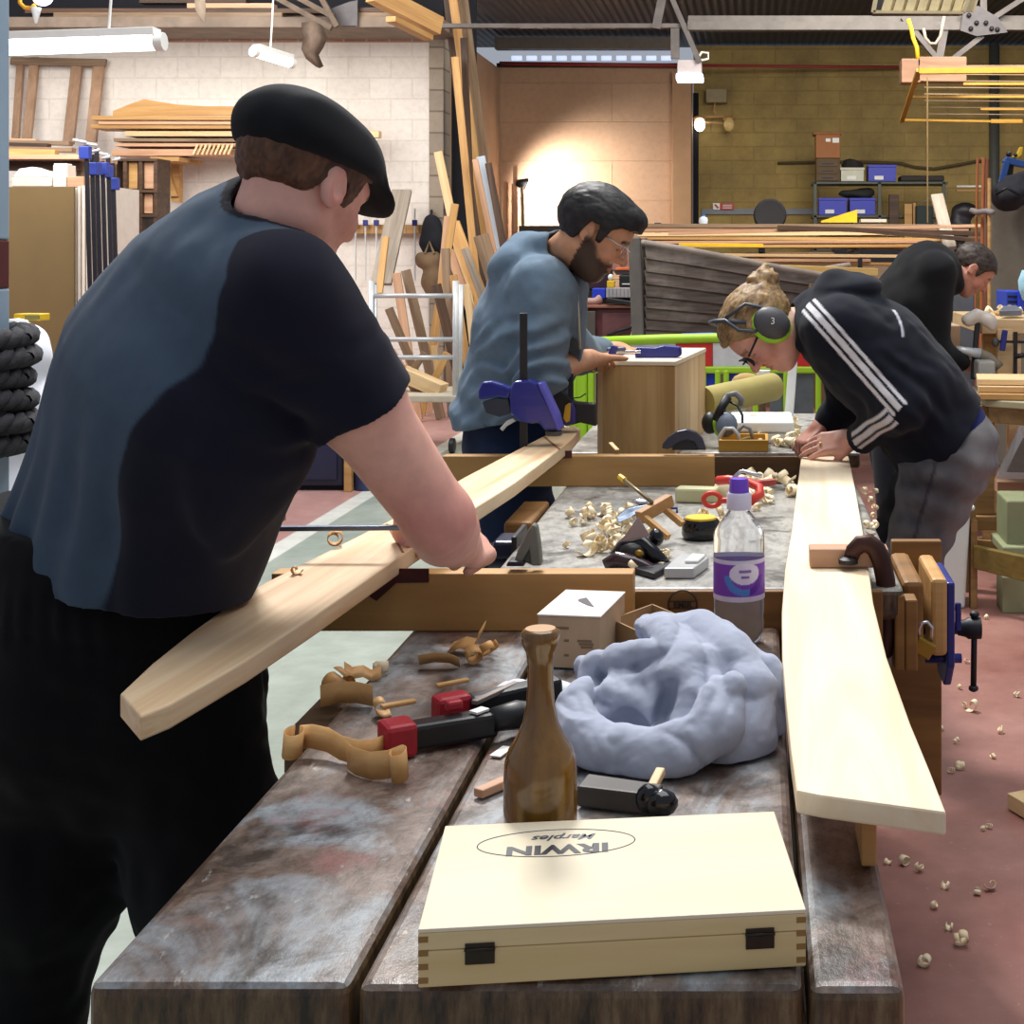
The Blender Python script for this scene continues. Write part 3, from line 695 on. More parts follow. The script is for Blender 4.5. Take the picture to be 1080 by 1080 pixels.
obj('shackle', MB().tube([P(970, 676, 2.63), P(969, 664, 2.63), P(972, 657, 2.63), P(978, 656, 2.63), P(983, 662, 2.63), P(982, 674, 2.63)], .0035, 8), M_chrome, t, smooth=True)
# ================================================================ things on the near bench
def px_prism(pts, d, th): return MB().prism([P(x, y, d) for x, y in pts], (0, th, 0))
# boxed chisel set
fl, fr = G(441, 1043, BZ), G(850, 1020, BZ); ux = (fr-fl).normalized(); uy = Vector((-ux.y, ux.x, 0)); W_ = (fr-fl).length; D_ = .238; H_ = .054
fl = Vector((fl.x, fl.y, BZ+.0005)); ctr = fl+ux*W_/2+uy*D_/2; Rb = Matrix((ux, uy, Vector((0, 0, 1)))).transposed()
t = thing('chisel_box', 'flat pale wooden box with dark hinges and printed lid on the near bench', 'box', ctr, rot=Rb)
M_box = wood('box_pine', (234, 214, 166), (214, 186, 128), .4, 1, .02, .03); M_lid = wood('lid_ply', (238, 227, 202), (230, 214, 184), .17, .5, .01, .02, .6)
def lb(a, b): return MB().obox(ctr+ux*(a[0]+b[0])/2+uy*(a[1]+b[1])/2+V(0, 0, (a[2]+b[2])/2), (b[0]-a[0])/2, (b[1]-a[1])/2, (b[2]-a[2])/2, Rb)
obj('body', lb((-W_/2, -D_/2, 0), (W_/2, D_/2, H_*.62)), M_box, t, bev=.0015)
lid = obj('lid', lb((-W_/2, -D_/2, H_*.63), (W_/2, D_/2, H_-.004)), M_box, t, bev=.001)
obj('lid_panel', lb((-W_/2, -D_/2, H_-.0039), (W_/2, D_/2, H_)), M_lid, lid, bev=.0008)
M_hinge = plain('bronzed_hinge', (52, 46, 38), .4, .6, .2, 60)
for x in (-.137, .122):
    h = obj('hinge', lb((x, -D_/2-.0016, H_*.36), (x+.027, -D_/2, H_*.72)), M_hinge, t, bev=.0006)
    obj('hinge_pin', MB().tube([ctr+ux*(x-.0005)+uy*(-D_/2-.002)+V(0, 0, H_*.62), ctr+ux*(x+.0275)+uy*(-D_/2-.002)+V(0, 0, H_*.62)], .0016, 8), M_hinge, h, smooth=True)
M_end = plain('end_grain', (150, 112, 60), .6)
for sx in (-1, 1):
    mb = MB()
    for k in range(4):
        z = .004+k*.0125; x0 = sx*W_/2-(.009 if sx > 0 else 0)
        q = lb((x0, -D_/2-.0003, z), (x0+.009, -D_/2+.001, z+.0055)); mb.add(q.v, q.f)
    obj('finger_joint', mb, M_end, t)
c0 = G(588, 896, BZ+H_); M_ink = plain('black_print', (30, 34, 44), .5, 0, 0)
ML = Matrix.Translation(Vector((c0.x, c0.y, BZ+H_+.0008))) @ Rb.to_4x4() @ Matrix.Rotation(PI, 4, 'Z')
text('lettering', 'IRWIN', M_ink, ML, .030, lid, extrude=.0001, sx=1.22, bold=.0012)
c1 = G(596, 883.5, BZ+H_); ML2 = Matrix.Translation(Vector((c1.x, c1.y, BZ+H_+.0008))) @ Rb.to_4x4() @ Matrix.Rotation(PI, 4, 'Z')
text('lettering', 'Marples', plain('grey_print', (70, 74, 84), .5, 0, 0), ML2, .019, lid, shear=.35, sx=1.1, bold=.0004)
c2 = G(587, 889.5, BZ+H_); c2 = Vector((c2.x, c2.y, BZ+H_+.0006))
obj('printed_oval', MB().tube([c2+ux*math.cos(a)*.082+uy*math.sin(a)*.034 for a in np.linspace(0, 2*PI, 49)], .0006, 4), plain('grey_print', (70, 74, 84), .5, 0, 0), lid)
# carver's mallet
dm = 1.60; sm = F/dm; mx = (570-VX)/sm; prof = []
for r, y in ((0, 663), (17, 663), (20, 666), (20.3, 672), (19, 680), (15, 688), (13.6, 700), (13.6, 722), (15, 742), (19, 762), (26, 777), (34, 790), (37.5, 802), (38.6, 820), (38.8, 850), (38, 880)):
    prof.append((r/sm, CH-(y-VY)/sm))
prof.append((.037, BZ+.012)); prof.append((.034, BZ+.001))
m, nt, b = newmat('varnished_mallet')
v = coords(nt, (10, 10, 1)); n = noise(nt, v, 4, 5, .6)
nt.links.new(ramp(nt, n, ((.3, lin((84, 52, 8))), (.7, lin((126, 88, 20))))), b.inputs['Base Color']); b.inputs['Roughness'].default_value = .2; b.inputs['Coat Weight'].default_value = .5
ml = tag(obj('mallet', MB().lathe([(r, z) for r, z in prof[::-1]], (mx, dm, 0), 32), m, smooth=True, auto=50), 'amber varnished turned wooden mallet standing behind the flat pale box', 'mallet')
obj('end_grain_disc', MB().lathe([(.0170, 0), (.0168, .0006)], (mx, dm, CH-(663-VY)/sm), 24), plain('worn_end', (176, 132, 84), .6), ml)
# quick release clamp, black with red pads
t = thing('bar_clamp', 'black quick-release clamp with red jaw pads lying behind the mallet', 'clamp', G(500, 790, BZ))
M_red = plain('red_rubber', (168, 28, 42), .5, 0, .1)
def lay(pts, z0, z1):                                                # shape lying on the bench
    return MB().prism([G(x, y, z0)*Vector((1, 1, 0))+V(0, 0, z1) for x, y in pts], (0, 0, z0-z1))
obj('lower_jaw', MB().bar(G(408, 797, BZ)+V(0, 0, .022), G(522, 778, BZ)+V(0, 0, .022), .036, .034), M_black, t, bev=.006)
pdd = obj('jaw_pad', MB().bar(G(402, 800, BZ)+V(0, 0, .024), G(436, 794, BZ)+V(0, 0, .024), .05, .046), M_red, t, bev=.007)
obj('pad_face', MB().bar(G(402, 784, BZ)+V(0, .0, .05), G(438, 777, BZ)+V(0, .0, .05), .012, .006), M_pine2, pdd, bev=.002)
pdd = obj('jaw_pad', MB().bar(G(458, 771, BZ)+V(0, 0, .026), G(494, 764, BZ)+V(0, 0, .026), .036, .044), M_red, t, bev=.007)
obj('pad_face', MB().bar(G(460, 760, BZ)+V(0, 0, .05), G(494, 753, BZ)+V(0, 0, .05), .01, .006), M_pine2, pdd, bev=.002)
obj('upper_jaw', MB().bar(G(494, 766, BZ)+V(0, 0, .026), G(590, 748, BZ)+V(0, 0, .032), .032, .036), M_black, t, bev=.006)
obj('trigger', MB().bar(G(470, 783, BZ)+V(0, 0, .05), G(487, 780, BZ)+V(0, 0, .05), .018, .014), M_red, t, bev=.004)
obj('handle', MB().tube([G(520, 782, BZ)+V(0, 0, .03), G(545, 775, BZ)+V(0, 0, .028), G(570, 770, BZ)+V(0, 0, .02), G(600, 768, BZ)+V(0, 0, .02)], [.016, .02, .018, .014], 10), M_black, t, smooth=True)
obj('bar', MB().bar(G(500, 775, BZ)+V(0, 0, .045), G(545, 753, BZ)+V(0, 0, .045), .01, .006), plain('dull_steel', (128, 118, 112), .4, .6), t, bev=.001)
obj('label_plate', MB().bar(G(499, 784, BZ)+V(0, 0, .042), G(512, 779, BZ)+V(0, 0, .042), .016, .003), M_white_pl, t)
tag(obj('paper_label', MB().bar(G(522, 799, BZ)+V(0, 0, .0015), G(536, 789, BZ)+V(0, 0, .0015), .016, .002), M_white_pl), 'small white paper label on the bench beside the mallet', 'label')
plank('wood_stick', G(504, 842, BZ)+V(0, 0, .006), G(534, 829, BZ)+V(0, 0, .006), .016, .011, M_pinkwood, 'short pinkish stick lying against the mallet foot', 'stick')
# dark plane half hidden under the fleece
t = thing('hand_plane', 'low grey hand plane with black knob poking out under the fleece', 'plane', G(670, 858, BZ))
obj('sole', MB().prism([G(x, y, BZ) + V(0, 0, .001) for x, y in ((608, 852), (690, 862), (700, 850), (620, 838))], (0, 0, .026)), plain('plane_grey', (74, 70, 68), .45, .5, .2), t, bev=.003)
obj('knob', MB().ball(G(698, 862, BZ)+V(0, 0, .017), (.02, .017, .016)).ball(G(684, 860, BZ)+V(0, 0, .02), (.016, .014, .018)), plain('black_gloss', (14, 13, 18), .12, 0, .1), t, smooth=True)
obj('wedge', MB().bar(G(686, 852, BZ)+V(0, 0, .02), G(697, 838, BZ)+V(0, 0, .03), .012, .01), M_pine, t, bev=.002)
# white rag behind the mallet
f = U(.02, ell(G(545, 742, BZ)+V(0, 0, .012), (.036, .03, .022)), ell(G(580, 738, BZ)+V(0, 0, .010), (.04, .03, .018)), ell(G(530, 742, BZ)+V(0, 0, .006), (.02, .02, .012)))
cc = G(560, 740, BZ)
tag(sdf_obj('rag', INT(rough_by(f, .004, 45), half(V(0, 0, BZ+.001), (0, 0, -1))), cc-V(.1, .08, .03), cc+V(.1, .08, .08), .003, plain('white_cotton', (214, 216, 226), .9)), 'crumpled white rag under the black clamp behind the mallet', 'rag')
# small cardboard box with printed top
c = G(597, 706, BZ); ax = (G(632, 711, BZ)-G(566, 694, BZ)); 
a0 = V(-.352, 2.315, BZ); a1 = V(-.2485, 2.300, BZ); ux = (a1-a0).normalized(); uy = Vector((-ux.y, ux.x, 0)); Rc = Matrix((ux, uy, Vector((0, 0, 1)))).transposed()
Wc = .105; Hc = .085; Dc = .17; cb = a0+ux*Wc/2+uy*Dc/2
M_card = plain('brown_card', (186, 158, 128), .8, 0, .06, 30); M_cardt = plain('pale_card', (226, 212, 202), .7, 0, .04, 30)
t = thing('small_carton', 'small closed cardboard carton with a plane printed on its pale lid', 'box', cb, rot=Rc)
obj('carton', MB().obox(cb+V(0, 0, Hc/2), Wc/2, Dc/2, Hc/2-.0008, Rc), M_card, t, bev=.002)
ld = obj('lid', MB().obox(cb+V(0, 0, Hc+.001), Wc/2+.001, Dc/2+.001, .0015, Rc), M_cardt, t, bev=.001)
q = lambda x, y, z=Hc+.0029: cb+ux*x+uy*y+V(0, 0, z)
obj('printed_plane', MB().prism([q(-.012, .020), q(-.002, .032), q(.006, .016), q(.028, -.030), q(.014, -.020), q(0, -.004), q(-.010, .008)], (0, 0, .0003)), plain('print_dark', (70, 64, 76), .6), ld)
obj('printed_highlight', MB().prism([q(-.026, .030), q(-.014, .036), q(-.008, .022), q(-.018, .018)], (0, 0, .0003)), M_white_pl, ld)
def fr_(x, z, w, h): return MB().obox(cb+ux*x-uy*(Dc/2+.0002)+V(0, 0, z), w, .0004, h, Rc)
for grp in (((-.018, .066, .018, .0022),), ((.026, .046, .012, .002), (.029, .041, .012, .002), (.03, .036, .01, .002)), ((-.004, .046, .004, .002),), ((-.004, .022, .004, .002),)):
    mb = MB()
    for x, z, w_, h_ in grp: qq = fr_(x, z, w_, h_); mb.add(qq.v, qq.f)
    obj('printed_text', mb, plain('print_brown', (128, 104, 80), .8), t)
# open cardboard box behind it
a0 = G(636, 706, BZ); 
t = thing('open_carton', 'empty open cardboard tray behind the grey fleece', 'box', (-.20, 2.42, BZ))
o0, o1, o2 = V(-.243, 2.42, BZ), V(-.155, 2.285, BZ), V(-.088, 2.385, BZ); o3 = V(-.18, 2.525, BZ); hh = .05
def wall_(a, b): 
    n = (b-a).normalized().cross(V(0, 0, 1))*.003
    return [a, b, b+n*-1, a+n*-1]
for a, b in ((o0, o1), (o1, o2), (o2, o3), (o3, o0)):
    obj('side_wall', MB().prism(wall_(a+V(0, 0, .0025), b+V(0, 0, .0025)), (0, 0, hh)), plain('brown_card2', (158, 128, 92), .85, 0, .08, 30), t)
obj('base', MB().prism([o0+V(0, 0, .0005), o1+V(0, 0, .0005), o2+V(0, 0, .0005), o3+V(0, 0, .0005)], (0, 0, .002)), M_card, t)
# water bottle
db = 2.47; sb = F/db; bx = (779.5-VX)/sb
def zy(y): return CH-(y-VY)/sb
t = thing('water_bottle', 'clear plastic water bottle with purple cap and purple label', 'bottle', (bx, db, BZ))
pr = [(.0, BZ+.002), (.030, BZ+.001), (.038, BZ+.006), (.0425, BZ+.02), (.0435, BZ+.035), (.042, BZ+.045), (.0435, BZ+.055), (.0435, BZ+.07), (.0445, zy(622)), (.0435, zy(618)), (.0435, zy(590)), (.0445, zy(584)), (.0445, zy(566)), (.0435, zy(561)), (.036, zy(553)), (.024, zy(543)), (.0165, zy(537)), (.0165, zy(533))]
m, nt, b = newmat('clear_plastic'); b.inputs['Base Color'].default_value = (.97, .98, 1, 1); b.inputs['Roughness'].default_value = .06; b.inputs['Transmission Weight'].default_value = .93; b.inputs['IOR'].default_value = 1.16; M_clear = m
obj('bottle_body', MB().lathe(pr, (bx, db, 0), 32), M_clear, t, smooth=True, auto=60)
m, nt, b = newmat('water'); b.inputs['Base Color'].default_value = (.86, .92, .98, 1); b.inputs['Roughness'].default_value = .02; b.inputs['Transmission Weight'].default_value = 1; b.inputs['IOR'].default_value = 1.33
obj('water', MB().lathe([(.0, BZ+.006), (.034, BZ+.006), (.0405, BZ+.02), (.041, BZ+.08), (.041, zy(622)), (0, zy(622)+.0005)], (bx, db, 0), 32), m, t, smooth=True, auto=50)
# wrap-around label: purple with pale band, swirl and oval
m, nt, b = newmat('bottle_label'); sx = nt.nodes.new('ShaderNodeSeparateXYZ'); nt.links.new(coords(nt), sx.inputs[0])
LB = 32*4
mb = MB(); n_ = 180; z0, z1 = zy(629), zy(586)
ang = [2*PI*k/n_ for k in range(n_+1)]; rows = []; NR = 44
for i in range(NR+1): rows.append([V(bx+.0447*math.cos(a), db+.0447*math.sin(a), z0+(z1-z0)*i/NR) for a in ang])
lo = obj('label', MB().sheet(rows), vcol('label_print', .5, 0), t, smooth=True)
me = lo.data; ca = me.color_attributes.new('Col', 'FLOAT_COLOR', 'POINT'); Mi = rootm(t)
for i, vv in enumerate(me.vertices):
    p = Mi @ vv.co; u_ = math.atan2(p.x-bx, -(p.y-db)); h_ = (p.z-z0)/(z1-z0)
    col = (122, 64, 178)
    if h_ < .12: col = (214, 200, 224)
    if h_ > .9: col = (208, 200, 226)
    e = ((u_-.25)/.75)**2+((h_-.62)/.42)**2
    if h_ < .62 and .55 < e < 1.25: col = (84, 132, 206) if u_ < .45 else (96, 30, 160)
    if ((u_-.25)/.62)**2+((h_-.68)/.26)**2 < 1: col = (226, 216, 236)
    ca.data[i].color = lin(col)
mb = MB()
for (u_, h_, wd, hg) in ((.25, .74, .24, .035), (.25, .60, .16, .03)):
    mb.sheet([[V(bx+.0451*math.sin(u_+du), db-.0451*math.cos(u_+du), z0+(z1-z0)*(h_+dh)) for du in np.linspace(-wd, wd, 7)] for dh in (-hg, hg)])
obj('label_print', mb, plain('label_text', (140, 100, 170), .5), t)
obj('neck_ring', MB().lathe([(.017, zy(537)), (.0215, zy(536.5)), (.0215, zy(521)), (.019, zy(519))], (bx, db, 0), 24), plain('cap_white', (206, 200, 220), .4, 0, .03), t, smooth=True, auto=40)
obj('cap', MB().lathe([(.0195, zy(519.5)), (.0175, zy(519)), (.0165, zy(508)), (.015, zy(504.5)), (0, zy(504))], (bx, db, 0), 24), plain('cap_purple', (108, 66, 196), .35, 0, .03), t, smooth=True, auto=40)
# ---------------------------------------------------------------- shavings
M_shav = wood('shaving_amber', (222, 176, 116), (196, 144, 84), .5, 2, .12); M_shavp = wood('shaving_pale', (248, 236, 208), (236, 212, 166), .55, 2, .1)
def curl(r0, r1, turns, w, wob=.0, n=22, seed=0):
    rr = random.Random(seed); rows = []
    for i in range(n+1):
        u = i/n; a = 2*PI*turns*u; r = r0+(r1-r0)*u
        p = V(r*math.cos(a)+u*wob*3, 0, r*math.sin(a)); t_ = wob*(u-.5)
        rows.append([p+V(t_*.4, -w/2+t_, 0), p+V(t_*.4, 0+t_, wob*.2), p+V(t_*.4, w/2+t_, 0)])
    return MB().sheet(rows)
def ribbon(pts, w, axis=(0, 1, 0)):
    ax = Vector(axis)*w/2; return MB().sheet([[Vector(p)-ax, Vector(p)+ax] for p in pts])
def lowest(o):
    return min((o.matrix_basis @ v.co).z for v in o.data.vertices)
def put(o, x, y, z):
    M = Matrix.Translation((x, y, z)) @ o.matrix_basis.to_3x3().to_4x4(); o.matrix_basis = M
    o.location.z += z-lowest(o)+.0008; MW[o] = o.matrix_basis.copy(); return o
def shaving(mb, m, px, py, z, rot, label, group=None, sm=True):
    o = obj('wood_shaving', mb, m, smooth=sm, solid=.0007, local=True, loc=(0, 0, 0), rot=Euler(rot).to_matrix())
    p = G(px, py, z); put(o, p.x, p.y, z); return tag(o, label, 'shaving', group)
# large amber curls on the near bench
arc = lambda r, a0, a1, n=14, c=(0, 0): [V(c[0]+r*math.cos(a), 0, c[1]+r*math.sin(a)) for a in np.linspace(a0, a1, n)]
def strip(pts2, w): return ribbon([V(x, 0, z) for x, z in pts2], w)
def stand(pts, w, lean_=.35): return ribbon([V(x, y, w*.5) for x, y in pts], w, (0, lean_, 1))
shaving(stand([(-.062+.013*math.cos(a), .012+.013*math.sin(a)) for a in np.linspace(-PI*1.4, PI*.45, 16)]+[(-.045, .030), (-.02, .026), (.005, .012), (.03, .006), (.05, .012), (.062, .026)], .030), M_shav, 352, 806, BZ, (.25, .05, -.15), 'broad amber shaving ribbon with a rolled end at the bench edge by the man')
o = shaving(stand([(-.05, .02), (-.03, .008), (0, 0), (.025, .004), (.038, .014)]+[(.040+.011*math.cos(a), .004+.011*math.sin(a)) for a in np.linspace(PI*.5, -PI*1.1, 12)], .034), M_shav, 395, 822, BZ, (.35, -.1, -.35), 'amber shaving with a pale curled tip beside the red clamp pad')
shaving(stand([(-.04, 0), (-.015, .006), (.012, .004), (.036, -.004)], .032), M_shav, 368, 745, BZ, (.5, 0, .15), 'flat amber shaving strip in the small heap at the bench edge')
shaving(curl(.014, .02, 1.3, .03, .004, seed=1), M_shav, 352, 738, BZ, (.3, 0, .9), 'rolled amber shaving in the small heap at the bench edge')
shaving(strip([(-.03, .016), (-.015, .006), (0, .012), (.015, .004), (.028, .014)], .026), M_shav, 381, 718, BZ, (.5, .2, .4), 'wavy amber shaving topping the small heap at the bench edge')
shaving(curl(.008, .013, 1.6, .016, .003, seed=3), M_shavp, 398, 712, BZ, (1.2, 0, .3), 'small twisted pale shaving behind the heap at the bench edge')
shaving(curl(.01, .012, .9, .02, .004, seed=4), M_shav, 398, 757, BZ, (.2, .3, .5), 'small cupped amber shaving in front of the heap at the bench edge')
shaving(stand([(-.036, 0), (-.012, .004), (.012, .002), (.03, -.006)], .024), M_shav, 466, 704, BZ, (1.0, 0, .1), 'straight amber shaving strip between the mallet and the near beam')
shaving(curl(.009, .014, 1.5, .02, .002, seed=6), M_shav, 497, 701, BZ, (.4, 0, .5), 'tight amber curl between the mallet and the near beam')
shaving(strip([(-.03, .004), (-.005, .016), (.015, .012), (.028, .035), (.034, .05)], .034), M_shav, 493, 688, BZ, (.35, 0, -.2), 'upturned amber shaving with a tall tip below the near beam')
shaving(curl(.012, .016, 1.1, .014, .004, seed=8), M_shav, 512, 694, BZ, (.9, .2, 1.2), 'small amber curl nestled by the upturned shaving')
# curl hooked on the clamp bar and chips on the spar
o = obj('wood_shaving', curl(.010, .014, 1.4, .018, .002, seed=9), M_shav, smooth=True, solid=.0008, local=True, loc=(0, 0, 0), rot=Euler((.2, 0, .3)).to_matrix())
p = onspar(351, 576); put(o, p.x, p.y, p.z); tag(o, 'amber curl sitting on the spar under the steel clamp bar', 'shaving')
o = obj('wood_shaving', curl(.005, .008, 1.0, .012, .002, seed=10), M_shav, smooth=True, solid=.0008, local=True, loc=(0, 0, 0)); p = onspar(310, 606); put(o, p.x, p.y, p.z); tag(o, 'tiny amber chip on the bare edge of the spar', 'shaving')
# pale loose shavings of the middle and far bench, copies of five kinds
kinds = []
for i, (r0, r1, tn, w_) in enumerate(((.009, .014, 1.4, .018), (.007, .012, 1.9, .014), (.012, .017, .9, .024), (.006, .011, 1.2, .022), (.010, .013, 2.3, .012))):
    kinds.append(obj('wood_shaving', curl(r0, r1, tn, w_, .005, 16, i), M_shavp, smooth=True, solid=.0008, local=True, loc=(0, 0, -5)))
first = [True]*5
def scatter(n, box, z, label, group, seed, sc=1.0, extra=0):
    rr = random.Random(seed)
    for k in range(n):
        i = rr.randrange(5); src = kinds[i]
        o = src if first[i] else src.copy()
        if first[i]: first[i] = False
        else: C.objects.link(o)
        px = rr.uniform(box[0], box[2]); py = rr.uniform(box[1], box[3])
        o.matrix_basis = Euler((rr.uniform(-.9, .9), rr.uniform(-.4, .4), rr.uniform(0, 6.3))).to_matrix().to_4x4() @ Matrix.Diagonal((sc*rr.uniform(.8, 1.3),)*3+(1,))
        p = G(px, py, z); zz = z+(rr.choice((0, 0, .014)) if extra else 0)
        M = Matrix.Translation((p.x, p.y, 0)) @ o.matrix_basis; o.matrix_basis = M
        o.location.z = zz-min((M @ v.co).z for v in o.data.vertices)+.001
        MW[o] = o.matrix_basis.copy(); tag(o, label, 'shaving', group)
scatter(34, (618, 545, 668, 590), B2, 'pale curled shaving in the pile behind the black plane on the middle bench', 'shavings behind the black plane', 1, .85, 1)
scatter(12, (650, 575, 700, 604), B2, 'pale curled shaving loose around the black plane on the middle bench', 'shavings around the black plane', 2, .75)
scatter(32, (775, 511, 836, 532), B2, 'pale curled shaving in the pile between the red clamp and the wide plank', 'shavings by the red clamp', 3, .9, 1)
scatter(10, (740, 530, 800, 572), B2, 'pale curled shaving by the water bottle on the middle bench', 'shavings by the bottle', 4, .85)
scatter(8, (575, 535, 700, 590), B2, 'lone pale shaving on the open grey top of the middle bench', 'lone shavings on the middle bench', 5, .65)
scatter(8, (905, 520, 925, 575), B2, 'pale shaving on the bench strip between wide plank and vice', 'shavings by the vice', 6, .5)
scatter(36, (800, 452, 838, 472), B2, 'pale curled shaving in the pile under the white case', 'shavings under the white case', 7, 1.1, 1)
rr = random.Random(11)
fl = [(1010, 727), (1015, 746), (1030, 750), (980, 770), (993, 772), (1005, 786), (1003, 815), (1016, 812), (1056, 773), (1050, 800), (966, 866), (1037, 877), (1043, 872), (1000, 937), (1032, 945), (1005, 982), (1010, 996), (958, 912), (970, 918), (973, 1020), (985, 960), (1060, 640), (1040, 652), (1020, 700), (990, 700), (1070, 735), (935, 912), (1048, 940)]
for k, (x, y) in enumerate(fl):
    scatter(1, (x-2, y-2, x+2, y+2), 0, 'small wood chip lying on the red painted floor', 'chips on the red floor', 50+k, rr.uniform(.45, .85))
# ================================================================ people
M_skin = vcol('skin', .5, .08, 900, 0, .35, .08); M_hair = vcol('hair', .5, .3, 1200, 0, .35); M_cloth = vcol('cloth', .92, .2, 1500, .06, .15)
M_denim = vcol('denim', .9, .25, 1400, .04, .15)
def fram(f, up):
    f = Vector(f).normalized(); up = Vector(up); r = f.cross(up).normalized(); up = r.cross(f).normalized()
    return Matrix((r, f, up)).transposed()
class Head:
    """head built about its centre c; local x right, y forward, z up"""
    def __init__(s, c, f, up, k=1.0, neck=None, neck_r=.058, chin=0.0, jaw=1.0):
        s.c = Vector(c); s.R = fram(f, up); s.k = k; s.Rn = np.array(s.R, dtype=np.float32); s.cn = A_(s.c)
        w = s.w; E = lambda q, r, rot=None: ell(w(*q), [x*k for x in r], np.array(s.R @ rot if rot else s.R))
        s.skull = U(.03*k, E((0, -.012, .035), (.075, .098, .083)), E((0, .02, .03), (.068, .075, .07)))
        face = U(.025*k, E((0, .028, -.035), (.060*jaw, .062, .085)), E((0, .046, -.085-chin), (.040*jaw, .042, .034)), cone(w(-.048*jaw, -.002, -.05), w(-.02, .062, -.098), .022*k, .018*k), cone(w(.048*jaw, -.002, -.05), w(.02, .062, -.098), .022*k, .018*k))
        f_ = U(.03*k, s.skull, face)
        f_ = U(.016*k, f_, cone(w(-.036, .078, .026), w(.036, .078, .026), .013*k, .013*k), E((.036, .06, -.03), (.027, .03, .026)), E((-.036, .06, -.03), (.027, .03, .026)))
        for x in (-.033, .033): f_ = SUB(f_, E((x, .098, .006), (.019, .016, .012)), .012*k)
        for x in (-.032, .032): f_ = U(.003*k, f_, E((x, .077, .004), (.0125, .0125, .0125)))
        f_ = U(.010*k, f_, cone(w(0, .088, .014), w(0, .114, -.026), .008*k, .0125*k))
        for x in (-.012, .012): f_ = U(.006*k, f_, E((x, .098, -.031), (.008, .011, .008)))
        f_ = U(.007*k, f_, E((0, .089, -.055), (.024, .010, .006)), E((0, .088, -.068), (.021, .011, .007)))
        f_ = SUB(f_, E((0, .101, -.0615), (.026, .009, .0022)), .004*k)
        for x in (-1, 1):
            rot = Matrix.Rotation(-.25*x, 3, 'Z') @ Matrix.Rotation(.2, 3, 'X')
            ear = E((.079*x, -.010, -.002), (.009, .021, .034), rot)
            ear = SUB(ear, E((.089*x, -.004, -.002), (.008, .011, .020), rot), .004*k)
            f_ = U(.006*k, f_, ear)
        if neck is not None:
            f_ = U(.03*k, f_, cone(w(0, -.028, -.055), neck, .054*k, neck_r))
        s.f = f_
    def w(s, x, y, z): return s.c + s.R @ Vector((x*s.k, y*s.k, z*s.k))
    def q(s, p): return ((p-s.cn) @ s.Rn)/s.k
    def box(s, m=.15): return s.c-V(m, m, m), s.c+V(m, m, m)
    def skin(s, base, p, lips=(176, 110, 100), brow=(80, 56, 40), red=(205, 120, 105), browm=.85):
        """colours of the face by place"""
        q = s.q(p); x, y, z = np.abs(q[:, 0]), q[:, 1], q[:, 2]
        near = ((q**2).sum(1) < .15**2)
        c = np.repeat(L3(base)[None], len(p), 0)
        m = np.exp(-(((x-.045)/.022)**2+((z+.03)/.022)**2))*(y > .02)*.5; c = blend(c, red, m*near)
        m = np.exp(-((x/.016)**2+((z+.028)/.018)**2))*(y > .095)*.5; c = blend(c, red, m*near)
        m = sstep(.083, .088, x)*(np.abs(z) < .045)*.6; c = blend(c, red, m*near)
        m = (1-sstep(.7, 1.2, (x/.024)**2+((z+.0615)/.011)**2))*(y > .075); c = blend(c, lips, m*.7*near)
        bz = .024+.10*x*(x < .02)-.08*(x-.02)*(x >= .02)+.002
        m = (1-sstep(.004, .008, np.abs(z-bz)))*(x > .010)*(x < .052)*(y > .05); c = blend(c, brow, m*browm*near)
        m = (1-sstep(.0012, .003, np.abs(z+.002+(x-.032)**2*12)))*(np.abs(x-.032) < .014)*(y > .06); c = blend(c, (50, 34, 30), m*.9*near)
        return c, q
    def hair(s, line, thick=.012, seed=0, amp=.004):
        """cap of hair bounded below by line: (y, z) pairs along the side of the head"""
        ys = [a for a, b in line]; zs = [b for a, b in line]; k = s.k
        g = off(s.skull, thick*k)
        def f(p):
            q = s.q(p)
            d = g(p)+amp*vnoise(q*np.array((1, .45, .7), dtype=np.float32), 75, seed)+amp*.5*vnoise(q, 160, seed+1)
            zl = np.interp(q[:, 1], ys, zs)+.004*vnoise(q, 90, seed+3)
            return np.maximum(d, (zl-q[:, 2])*.7*k)
        return f
